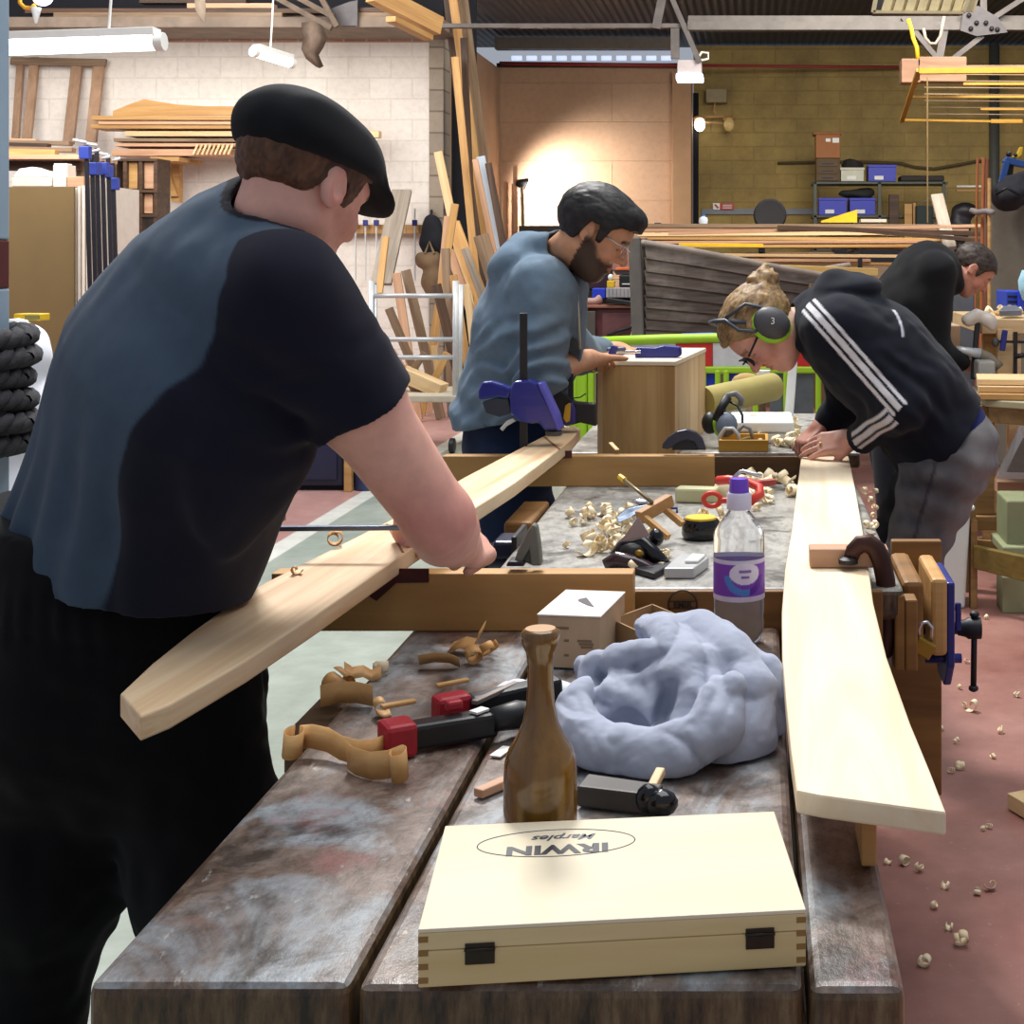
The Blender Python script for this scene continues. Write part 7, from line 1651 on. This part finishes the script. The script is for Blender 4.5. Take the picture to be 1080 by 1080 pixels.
tag(obj('white_board', pbox(908, 231, 935, 234.3, dR-.1, .2), plain('cream_board', (196, 184, 168), .7)), 'thin cream board beside the bright yellow one under the blue bins', 'board')
for i, (x, y0, w, m, lab) in enumerate(((938, 205, 10, M_darkwood, 'dark stubby timber standing in the lower shelf bay'), (954, 215, 8, M_pine2, 'yellow timber end standing by the dark stub in the shelf bay'), (963, 214, 3, M_pine2, 'narrow yellow timber strip standing in the shelf bay'), (1009, 215, 9, M_pine2, 'yellow timber end standing past the shelf end'))):
    tag(obj('timber_end', pbox(x, y0, x+w, VY+CH*F/(dh-.2), dh-.2, .1), m, bev=.004), lab, 'timber')
tag(obj('green_case', pbox(967, 217, 984, VY+CH*F/(dh-.4), dh-.4, .25), plain('case_green', (34, 46, 46), .7), bev=.01), 'dark green case standing between timber ends in the shelf bay', 'case')
tag(obj('grey_sheet', MB().sheet([[P(970, 214, dh-.2), P(972, 213, dh+.1)], [P(983, 209, dh-.25), P(985, 208.5, dh+.1)], [P(991, 208, dh-.25), P(993, 207.5, dh+.1)]]), plain('grey_cloth', (130, 136, 146), .8), solid=.01, smooth=True), 'grey cloth draped over the dark green case', 'cloth')
for y, m, lab in ((196.5, M_white_pl, 'white pipe length lying past the end of the shelving'), (201, M_pine2, 'pale batten lying under the white pipe past the shelving')):
    tag(obj('pipe_length' if m is M_white_pl else 'batten', pbox(1009, y-1, 1036, y+1, 19.5, .05), m, bev=.004), lab, 'pipe' if m is M_white_pl else 'batten')
f = rough_by(U(.05, ell(P(1018, 222, 18.2), (.16, .12, .10)), ell(P(1012, 240, 18.2), (.14, .12, .2)), ell(V(P(1012, 0, 18.2).x, 18.2, .8), (.18, .15, .8))), .02, 9, 7); tag(sdf_obj('black_sack', f, P(985, 395, 17.9), P(1040, 205, 18.5), .025, plain('black_sack', (34, 32, 38), .5)), 'black plastic sack behind the copper coloured poles', 'sack')
tag(obj('wall_cable', MB().tube([P(820, 172, 20.46), P(900, 170.5, 20.46), P(950, 172, 20.44), P(964, 176, 20.44), P(985, 178, 20.44), P(1008, 174, 20.44), P(1030, 170, 20.46), P(1050, 170, 20.46)], .022, 6), plain('cable_olive', (84, 72, 44), .8), smooth=True), 'dusty cable sagging along the brick wall above the shelving', 'cable')
# copper coloured poles
for i, (x0, y0, x1, y1, w, m, lab) in enumerate(((1026.5, 330, 1031, 166, 2.8, 'c', 'thin copper coloured pole standing at the end of the group'), (1033, 330, 1037.5, 166, 4.2, 'c', 'thick copper coloured pole in the middle of the group'), (1039, 330, 1041.5, 168, 3.2, 'd', 'dark tipped copper pole behind the thick one'), (1043.5, 340, 1043.5, 188, 4.0, 'p', 'pale wooden pole standing beside the copper ones'))):
    d = 9.45-.09*i; mt = {'c': plain('copper_pole', (178, 100, 56), .5), 'd': plain('copper_dark', (132, 74, 46), .5), 'p': M_pine2}[m]
    tag(obj('tall_pole', MB().tube([V(P(x0, 0, d).x-.02, d-.1, 0), P(x1, y1, d)], w/2*d/F, 10), mt, smooth=True, auto=40), lab, 'pole')
tag(obj('pole_tie', MB().tube([P(1025, 222, 9.4), P(1031, 224, 9.28), P(1041, 222.5, 9.18), P(1047, 224, 9.1)], .02, 6), plain('grey_tie', (150, 140, 136), .8), smooth=True), 'grey rag tied around the copper coloured poles', 'rag')
# concrete pier with bag and blue bench above
struct('wall_pier', MB().box((P(1045, 0, 9.6).x, 9.6, 0), (P(1130, 0, 9.6).x, 10.0, P(0, 200, 9.6).z)), m_block('grey_render', (140, 132, 116), (134, 126, 110), (128, 120, 104), 2, 2, stain=(112, 102, 86), mix=.5, bmp=.3), bev=.01)
d = 9.22
t = thing('black_bag', 'black bag slumped over the top of the grey rendered pier', 'bag', P(1066, 224, d))
f = rough_by(U(.05, ell(P(1066, 205, d+.12), (.11, .2, .10)), ell(P(1078, 196, d+.15), (.12, .2, .10)), ell(P(1056, 208, d+.1), (.06, .15, .07))), .018, 14, 2)
sdf_obj('bag', f, P(1035, 240, d-.2), P(1120, 175, d+.5), .014, plain('bag_black', (36, 34, 40), .8), t); obj('strap', MB().tube([P(1050, 205, d-.1), P(1062, 198, d-.13), P(1076, 206, d-.12)], .012, 6), M_black, t, smooth=True)
t = thing('blue_trestle', 'blue folding work trestle stored on top of the pier', 'trestle', P(1068, 190, 9.7))
obj('top_rail', px_prism([(1058, 170), (1062, 165), (1090, 172), (1090, 178), (1063, 173)], 9.7, .1), plain('trestle_blue', (34, 74, 138), .45), t, bev=.006)
obj('leg', MB().bar(P(1062, 170, 9.72), P(1056, 193, 9.72), .05, .04), plain('trestle_blue', (34, 74, 138), .45), t, bev=.004); obj('leg', MB().bar(P(1066, 171, 9.76), P(1064, 196, 9.78), .04, .03), M_black, t)
tag(obj('yellow_gun', px_prism([(1067, 165.5), (1073, 162), (1076, 155), (1079, 155), (1078, 163), (1073, 167)], 9.72, .05), M_yel, bev=.004), 'small yellow handled tool on top of the blue trestle', 'tool')
tag(obj('black_tool', MB().ball(P(1064, 162.5, 9.75), (.022, .02, .02)).ball(P(1071, 163.5, 9.72), (.014, .014, .014)), M_black, smooth=True), 'small black tool lying on the blue trestle', 'tool')
# sign, tyre, little bottle by the trunking
t = thing('fire_sign', 'small red and white safety sign on the grey trunking', 'sign', P(763, 218, 20.4))
obj('red_panel', pbox(759.5, 214.2, 774, 221.2, 20.43, .012), plain('sign_red', (180, 52, 48), .5), t); obj('white_panel', pbox(752, 214.2, 759.2, 221.2, 20.43, .012), M_white_pl, t)
obj('pictogram', px_prism([(753, 216), (755, 215.2), (758.4, 219), (756.5, 220.2)], 20.427, .003), plain('sign_red', (180, 52, 48), .5), t)
mb = MB()
for y in (216, 217.6, 219.2): pbox(762, y, 772, y+.6, 20.427, .003, mb)
obj('print_line', mb, M_white_pl, t)
tag(obj('rubber_tyre', MB().lathe([(.10, -.035), (.135, -.04), (.152, -.015), (.152, .015), (.135, .04), (.10, .035)], P(812, 227, 13.0), 28, Matrix.Rotation(PI/2, 3, 'X')), plain('tyre', (30, 28, 30), .8), smooth=True, auto=40), 'dark round tyre standing below the grey trunking', 'tyre')
t = thing('small_bottle', 'tiny clear bottle with blue cap on the timber stack by the dark pipe', 'bottle', P(742, 234, 12.5)); 
obj('bottle_body', MB().lathe([(0, 0), (.036, 0), (.04, .03), (.036, .05), (.015, .065)], P(742, 236, 12.5), 14), plain('pale_plastic', (200, 206, 216), .2, 0, .02), t, smooth=True, auto=40); obj('cap', MB().lathe([(.016, .066), (.016, .08), (0, .081)], P(742, 236, 12.5), 12), plain('bottle_blue', (50, 110, 200), .4), t, smooth=True, auto=40)
# tall sticks in the corner by the work lamp
for i, (x0, y0, x1, y1, w, m, lab) in enumerate(((533.5, 330, 533.5, 192, 5.5, M_pinkwood, 'pale upright board standing in the corner beside the work lamp'), (541, 330, 541, 194, 2.4, M_pinkwood, 'thin reddish stick standing beside the pale corner board'), (545, 330, 543.5, 175, 4.5, M_pinkwood, 'tallest pale pole standing in the corner beside the work lamp'), (556, 330, 550.5, 197, 3.2, M_oldwood, 'slanting brown pole carrying the work lamp'))):
    d = 19.4-.12*i; lean('corner_pole', V(P(x0, 0, d).x, d-.05, .01), P(x1, y1, d+.05), w*d/F, .04, m, lab, 'pole')
tag(obj('low_wall_cap', pbox(547, 238, 600, 246, 18.8, .3), plain('dark_cap', (62, 58, 56), .8), bev=.01), 'dark flat box top behind the hooded man', 'box')
# ================================================================ maroon bench with tool boxes
dm_ = 9.2; M_ma = plain('maroon_sheet', (92, 42, 46), .5, 0, .25, 5)
t = thing('maroon_cabinet', 'battered maroon steel cabinet with worn orange top behind the barrier', 'cabinet', P(640, 440, dm_)); xx = lambda x, d=dm_: P(x, 0, d).x
obj('carcass', MB().box((xx(612), dm_, .05), (xx(672), dm_+.6, P(0, 325, dm_).z)), M_ma, t, bev=.01)
obj('worktop', MB().box((xx(610), dm_-.03, P(0, 324.9, dm_).z), (xx(672), dm_+.62, P(0, 321.5, dm_).z)), plain('worn_orange', (150, 96, 74), .7, 0, .2, 9), t, bev=.006)
obj('door', pbox(635, 330, 668, 356, dm_-.012, .011), plain('maroon_door', (104, 60, 62), .5, 0, .3, 6), t, bev=.004)
obj('leg', MB().box((xx(617), dm_-.06, 0), (xx(629), dm_-.035, P(0, 328, dm_).z)), plain('dark_leg', (82, 74, 68), .6), t, bev=.004)
obj('cable', MB().tube([P(640, 355, dm_-.03), P(652, 349, dm_-.03), P(664, 346, dm_-.03), P(669, 340, dm_-.03)], .012, 6), M_black, t, smooth=True)
ztop = P(0, 321.5, dm_).z+.002
def tb_(x0, y0, x1, y1, d, th): return MB().box((P(x0, 0, d).x, d, P(0, y1, d).z), (P(x1, 0, d).x, d+th, P(0, y0, d).z))
tag(obj('maroon_bin', tb_(611, 284, 642, 305, dm_+.2, .3), plain('dark_maroon', (48, 18, 32), .5), bev=.008), 'dark maroon bin behind the tool boxes on the maroon cabinet', 'bin')
tag(obj('dark_rack_base', tb_(612, 305.3, 672, 321, dm_+.22, .3), M_dsteel, bev=.004), 'dark steel shelf base behind the tool boxes', 'shelf')
t = thing('black_toolbox', 'black tool box with an orange handle on the maroon cabinet', 'tool box', P(660, 303, dm_+.1))
obj('case', tb_(653, 290, 670, 303, dm_+.08, .1), M_black, t, bev=.008); obj('lid', px_prism([(645, 284), (664, 284), (670, 289.8), (650, 289.8)], dm_+.08, .1), plain('lid_dark', (70, 60, 62), .5), t, bev=.006); obj('handle', tb_(649, 282, 664, 285, dm_+.07, .04), plain('orange_plastic', (232, 112, 56), .4), t, bev=.004); obj('badge', tb_(656, 299, 665, 300, dm_+.075, .004), M_white_pl, t)
t = thing('yellow_tin', 'yellow tin with a pale lid on the maroon cabinet', 'tin', P(644, 303, dm_)); obj('tin', tb_(640, 296, 648, 303.4, dm_+.02, .05), M_yel, t, bev=.006); obj('lid', MB().ball(P(644, 292.5, dm_+.045), (.018, .018, .022)), M_white_pl, t, smooth=True)
tag(obj('blue_tray', tb_(624.5, 304, 638.5, 315, dm_+.04, .12), M_blue, bev=.006), 'bright blue tray beside the grey parts drawer', 'tray')
t = thing('parts_drawer', 'pale grey parts drawer under the yellow tin', 'drawers', P(655, 314, dm_)); obj('carcass', tb_(639.2, 303.6, 669, 314, dm_+.0, .16), plain('drawer_grey', (168, 162, 162), .5), t, bev=.004)
mb = MB()
for x in np.linspace(642, 666, 7): tb__ = tb_(x, 304.5, x+.4, 313, dm_-.003, .003); mb.add(tb__.v, tb__.f)
obj('divider', mb, M_steel, t)
tag(obj('dark_tool', MB().bar(P(640, 316, dm_-.02), P(669, 320.5, dm_-.02), .05, .03), M_black, bev=.006), 'long black tool lying at the front of the maroon cabinet', 'tool')
t = thing('pink_rag', 'pinkish rag on the maroon cabinet corner', 'rag', P(627, 321, dm_)); f = rough_by(U(.03, ell(P(624, 318, dm_+.05), (.04, .05, .025)), ell(P(631, 316, dm_+.05), (.025, .04, .03))), .01, 25, 2); sdf_obj('rag', f, P(612, 326, dm_-.05), P(640, 308, dm_+.2), .008, plain('rag_pink', (188, 150, 138), .9), t)
tag(obj('white_offcut', px_prism([(664, 357), (672, 324), (676, 330), (678, 357)], dm_-.4, .03), M_pine), 'pale tapered offcut standing under the boat stem', 'offcut')
tag(obj('wall_duct', tb_(612, 262, 700, 284, 12.2, .5), plain('pink_masonry', (150, 104, 92), .9, 0, .2, 9)), 'low pinkish masonry block behind the maroon bin', 'block')
# ================================================================ lime plastic barrier
dB = 7.4; M_lime = plain('lime_barrier', (158, 200, 36), .45, 0, .06); sB = F/dB
t = thing('safety_barrier', 'lime green plastic barrier with red white and blue panels', 'barrier', P(740, 450, dB))
tilt = lambda x, y: P(x, y, dB)
obj('top_rail', MB().tube([P(600, 361.5, dB), P(700, 357.5, dB), P(770, 356, dB), P(870, 356, dB)], .026, 10), M_lime, t, smooth=True)
obj('mid_rail', MB().bar(P(596, 390, dB), P(870, 390, dB), .04, .035), M_lime, t, bev=.008)
obj('base_rail', MB().bar(P(596, 478, dB), P(870, 478, dB), .05, .05), M_lime, t, bev=.008)
for x in (606, 624, 742, 757, 766, 797, 829, 863): obj('upright', MB().bar(P(x, 390, dB), P(x, 478, dB), .03, .05 if x != 624 else .09), M_lime, t, bev=.008)
obj('end_post', MB().box(tuple(P(600, 478, dB)+V(0, -.02, 0)), tuple(P(620, 362, dB)+V(0, .03, 0))), M_lime, t, bev=.01)
for x0, x1, m in ((629, 663, 'r'), (663, 713, 'w'), (713, 752, 'r'), (752, 800, 'w'), (800, 866, 'r')): obj('colour_panel', pbox(x0, 362, x1-.5, 388, dB-.005, .012), plain('sign_red2', (198, 40, 36), .5) if m == 'r' else plain('panel_white', (208, 206, 208), .5), t)
obj('blue_rail', MB().tube([P(716, 358, dB+.1), P(720, 354.5, dB+.1), P(752, 353.5, dB+.1), P(758, 356, dB+.1)], .016, 8), plain('rail_blue', (50, 76, 190), .4), t, smooth=True)
for x0, x1 in ((744, 755), (769, 794)): obj('blue_panel', pbox(x0, 394, x1, 424, dB+.01, .012), M_blue, t, bev=.003)
for x0, x1 in ((812, 826), (838, 858)): obj('grey_panel', pbox(x0, 392, x1, 450, dB+.01, .012), plain('steel_blue', (104, 110, 116), .4, .3, .15), t)
obj('foot', pbox(590, 478, 625, 491, dB-.15, .3), M_black, t, bev=.01); obj('foot', pbox(800, 478, 835, 491, dB-.15, .3), M_black, t, bev=.01)
tag(obj('white_board', MB().box((P(606, 0, 7.9).x, 7.9, 0), (P(628, 0, 7.9).x, 7.93, P(0, 372, 7.9).z)), plain('grey_board', (176, 176, 178), .6)), 'pale grey board behind the lime barrier end', 'board')
# ================================================================ right hand benches
d = 6.9; M_ben = wood('bench_pine', (186, 150, 96), (150, 112, 66))
t = thing('assembly_bench', 'pale timber bench covered with tools in front of the man in black', 'bench', P(1060, 500, d)); zt = P(0, 336, d).z
obj('worktop', MB().box((P(1032, 0, d).x, d-.1, zt-.07), (P(1130, 0, d).x, d+.9, zt)), M_pine, t, bev=.005)
for x in (1036, 1062, 1085): obj('leg', MB().box((P(x, 0, d).x, d-.05, 0), (P(x+13, 0, d).x, d+.02, zt-.071)), M_pine2 if x != 1062 else M_pine, t, bev=.004)
obj('side_board', pbox(1052, 347, 1068, 402, d-.14, .03), M_pine, t, bev=.003)
f = rough_by(U(.03, chain([P(1021, 338, d-.2), P(1030, 332, d-.2), P(1044, 338, d-.2)], [.03, .034, .028]), cone(P(1044, 338, d-.2), P(1046, 346, d-.2), .024, .02)), .006, 30, 3)
t = thing('c_clamp', 'white dusted clamp with a dark post at the bench corner', 'clamp', P(1030, 390, d-.2)); sdf_obj('arm', f, P(1008, 356, d-.4), P(1060, 318, d), .01, plain('dusty_white', (206, 198, 188), .8), t)
obj('post', MB().bar(P(1031, 340, d-.2), P(1026, 400, d-.2), .024, .024), M_dsteel, t, bev=.004)
obj('sliding_arm', MB().tube([P(1008, 369, d-.22), P(1018, 370, d-.22), P(1034, 373, d-.22)], [.022, .018, .026], 10), M_galv, t, smooth=True); obj('hose', MB().tube([P(1034, 373, d-.22), P(1042, 377, d-.22), P(1050, 384, d-.22), P(1053, 388, d-.22)], [.024, .026, .028, .03], 10), plain('grey_hose', (120, 110, 92), .7), t, smooth=True)
t = thing('f_clamp', 'blue handled clamp hanging on the tool bench edge', 'clamp', P(1059, 360, d-.2)); obj('handle', MB().bar(P(1060, 348, d-.19), P(1057, 370, d-.19), .026, .024), M_navy, t, bev=.005); obj('bar', MB().bar(P(1048, 360, d-.17), P(1085, 361, d-.17), .012, .012), M_dsteel, t); obj('jaw', MB().ball(P(1050, 361, d-.17), (.02, .015, .022)), M_steel, t, smooth=True)
t = thing('f_clamp', 'black clamp standing beside the blue handled clamp', 'clamp', P(1073, 380, d-.2)); obj('bar', MB().bar(P(1071, 350, d-.18), P(1070.5, 402, d-.18), .018, .014), M_black, t); obj('screw', MB().tube([P(1070, 376, d-.2), P(1085, 374, d-.2)], .012, 8), M_dsteel, t, smooth=True)
t = thing('blue_crate', 'blue slotted crate at the back of the tool bench', 'crate', P(1070, 325, d+.6)); obj('crate', pbox(1061, 307, 1080, 328, d+.55, .3), plain('crate_blue', (38, 66, 176), .5), t, bev=.006)
mb = MB()
for y in (312, 317.5, 322): pbox(1063, y, 1073, y+1.8, d+.546, .006, mb)
obj('slot', mb, M_dark, t); obj('upright', pbox(1074, 306, 1082, 328, d+.5, .03), M_blue, t, bev=.004)
tag(obj('blue_cloth', MB().sheet([[P(1078, 285, d+.4), P(1090, 283, d+.4)], [P(1074, 296, d+.38), P(1090, 297, d+.4)], [P(1075, 305, d+.36), P(1088, 310, d+.4)], [P(1079, 316, d+.36), P(1088, 320, d+.4)]]), plain('sky_cloth', (158, 198, 214), .8), smooth=True, solid=.01), 'pale blue cloth hanging over the blue slotted crate', 'cloth')
tag(obj('steel_tool', MB().prism([P(1054, 334, d+.0), P(1058, 329, d+.2), P(1072, 328, d+.2), P(1078, 333, d+.0)], (0, 0, .03)), plain('tool_grey', (120, 124, 134), .4, .5), bev=.004), 'grey steel tool lying on the tool bench', 'tool')
for i in range(14):
    rr = random.Random(90+i); o = kinds[rr.randrange(5)].copy(); C.objects.link(o)
    p = Vector((P(1042, 0, d).x+rr.random()*.35, d-.05+rr.random()*.5, 0)); o.matrix_basis = Matrix.Translation(p) @ Euler((rr.uniform(-.8, .8), rr.uniform(-.4, .4), rr.uniform(0, 6))).to_matrix().to_4x4() @ Matrix.Diagonal((1.7, 1.7, 1.7, 1)); o.location.z = zt-min((o.matrix_basis @ v.co).z for v in o.data.vertices)+.001; MW[o] = o.matrix_basis.copy()
    tag(o, 'pale shaving on the tool bench in front of the man in black', 'shaving', 'shavings on the tool bench')
tag(obj('cardboard_box', pbox(1000, 343, 1013, VY+CH*F/(d+.3), d+.3, .3), M_card, bev=.006), 'brown cardboard box beside the man in black', 'box')
tag(obj('grey_machine', MB().box((P(1003, 0, 8.0).x, 8.0, 0), (P(1028, 0, 8.0).x, 8.4, P(0, 308, 8.0).z)), plain('machine_grey', (98, 102, 108), .5), bev=.01), 'grey machine casing behind the man in black', 'machine')
tag(obj('white_stool', pbox(1032, 381, 1050, 402, d-.35, .25), plain('stool_white', (160, 156, 150), .6), bev=.01), 'pale box with a dark drawer under the dusted clamp', 'box')
# plank stack and table
d = 6.1; t = thing('work_table', 'heavy brown work table behind the grey jeans', 'table', P(1060, 560, d)); zt = P(0, 421, d).z; M_tb = wood('table_brown', (150, 116, 70), (112, 82, 46))
obj('tabletop', MB().prism([V(P(1038, 0, d).x, d-.02, zt), V(P(1130, 0, d).x, d-.32, zt), V(P(1130, 0, d).x, d+.6, zt), V(P(1036, 0, d).x, d+.6, zt)], (0, 0, -.03)), plain('table_top', (152, 142, 112), .6, 0, .12, 6), t, bev=.004)
obj('apron', MB().prism([V(P(1044, 0, d).x, d-.0, zt-.031), V(P(1130, 0, d).x, d-.28, zt-.031), V(P(1130, 0, d).x, d-.24, zt-.031), V(P(1044, 0, d).x, d+.04, zt-.031)], (0, 0, -.07)), M_tb, t, bev=.003)
obj('leg', MB().box((P(1031, 0, d).x, d+.05, .30), (P(1051, 0, d).x, d+.13, zt-.032)), M_tb, t, bev=.005); obj('leg', MB().box((P(1019, 0, d-.1).x, d-.1, 0), (P(1029.5, 0, d-.1).x, d-.03, zt-.35)), M_tb, t, bev=.005)
obj('foot_rail', MB().bar(V(P(1029, 0, d).x, d+.06, .27), V(P(1062, 0, d).x, d+.06, .27), .09, .06), M_tb, t, bev=.004)
obj('leg', MB().box((P(1105, 0, d).x, d+.05, 0), (P(1120, 0, d).x, d+.12, zt-.032)), M_tb, t, bev=.005)
for i, (y, m) in enumerate(((418, M_pine2), (412, M_pine), (406, M_pine))):
    plank('table_plank', V(P(1036+i, 0, d).x, d+.1+.05*i, zt+.015+i*.027), V(P(1130, 0, d).x, d+.05+.05*i, zt+.015+i*.027), .3, .024, m, ('lowest', 'middle', 'topmost')[i]+' pale plank of the stack on the brown work table', 'plank')
t = thing('glazed_frame', 'white framed panel with a dark pane leaning under the work table', 'frame', P(1066, 515, 6.5)); d = 6.5
obj('frame', MB().prism([P(1050, 507, d), P(1062, 507, d), P(1080, 462, d+.3), P(1110, 462, d+.3), P(1110, 450, d+.3), P(1075, 450, d+.3)], (0, .03, 0)).prism([P(1050, 507, d), P(1110, 511, d), P(1110, 500, d), P(1054, 498, d)], (0, .028, 0)), plain('frame_white', (228, 222, 214), .5, 0, .03), t)
obj('pane', MB().prism([P(1062, 498, d+.01), P(1110, 500, d+.01), P(1110, 462, d+.29), P(1079, 462, d+.29)], (0, .008, 0)), plain('pane_taupe', (142, 134, 126), .25, 0, .08), t)
plank('pine_rail', P(1050, 512, 6.4), P(1110, 514, 6.4), .1, .05, M_pinkwood, 'pinkish rail under the white framed panel', 'rail')
t = thing('green_block', 'pale green painted timber block standing on the floor beam', 'block', P(1075, 576, 5.75)); obj('block', pbox(1062, 528, 1110, 576, 5.75, .25), plain('pale_green', (132, 136, 100), .7, 0, .12, 6), t, bev=.008); obj('lower_piece', pbox(1058, 577, 1110, 587, 5.7, .3), plain('pale_green2', (140, 144, 108), .7, 0, .1, 6), t, bev=.006)
d = 5.6
t = thing('floor_frame', 'low olive timber frame on the floor beside the white bin', 'frame', P(1060, 610, d)); obj('front_rail', MB().prism([P(1027, 576, d+.1), P(1120, 596, d-.25), P(1120, 624, d-.25), P(1027, 600, d+.1)], (0, .05, 0)), wood('olive_timber', (130, 108, 44), (98, 80, 32)), t, bev=.004); obj('back_rail', MB().prism([P(1029, 569, d+.5), P(1090, 574, d+.4), P(1090, 582, d+.4), P(1029, 577, d+.5)], (0, .05, 0)), M_tb, t, bev=.003); obj('corner_post', MB().box((P(1024, 0, d+.12).x, d+.12, 0), (P(1031, 0, d+.12).x, d+.18, P(0, 555, d).z)), M_tb, t, bev=.003)
obj('foot', MB().box((P(1060, 0, d).x, d+.05, 0), (P(1100, 0, d).x, d+.2, P(0, 612, d).z)), plain('pale_green2', (140, 144, 108), .7), t, bev=.004)
# white bin
d = 5.72; t = thing('waste_bin', 'tall white plastic waste bin standing behind the grey jeans', 'bin', V(P(1004, 0, d).x, d+.05, 0)); yb = .02
x0, x1 = P(990, 0, d).x, P(1024.5, 0, d).x
obj('body', MB().add([(x0+.02, d, 0), (x1-.025, d, 0), (x1-.025, d+.22, 0), (x0+.02, d+.22, 0), (x0, d-.02, .40), (x1-.005, d-.02, .40), (x1-.005, d+.24, .40), (x0, d+.24, .40)], [(3, 2, 1, 0), (4, 5, 6, 7), (0, 1, 5, 4), (1, 2, 6, 5), (2, 3, 7, 6), (3, 0, 4, 7)]), plain('bin_pale', (214, 222, 216), .45, 0, .03), t, bev=.012)
obj('rim', MB().box((x0-.012, d-.035, .401), (x1+.01, d+.255, .42)), plain('bin_pale', (214, 222, 216), .45, 0, .03), t, bev=.008); obj('liner', MB().prism([V(x0+.03, d+.02, .421), V(x1-.02, d+.02, .421), V(x1-.04, d+.2, .45), V(x0+.06, d+.2, .45)], (0, 0, .006)), plain('green_liner', (150, 186, 160), .5), t)
plank('floor_board', G(1074, 852, 0)+V(0, 0, .024), G(1140, 905, 0)+V(.1, -.1, .024), .07, .04, M_pine, 'pale board end lying on the red floor at the frame edge', 'board')
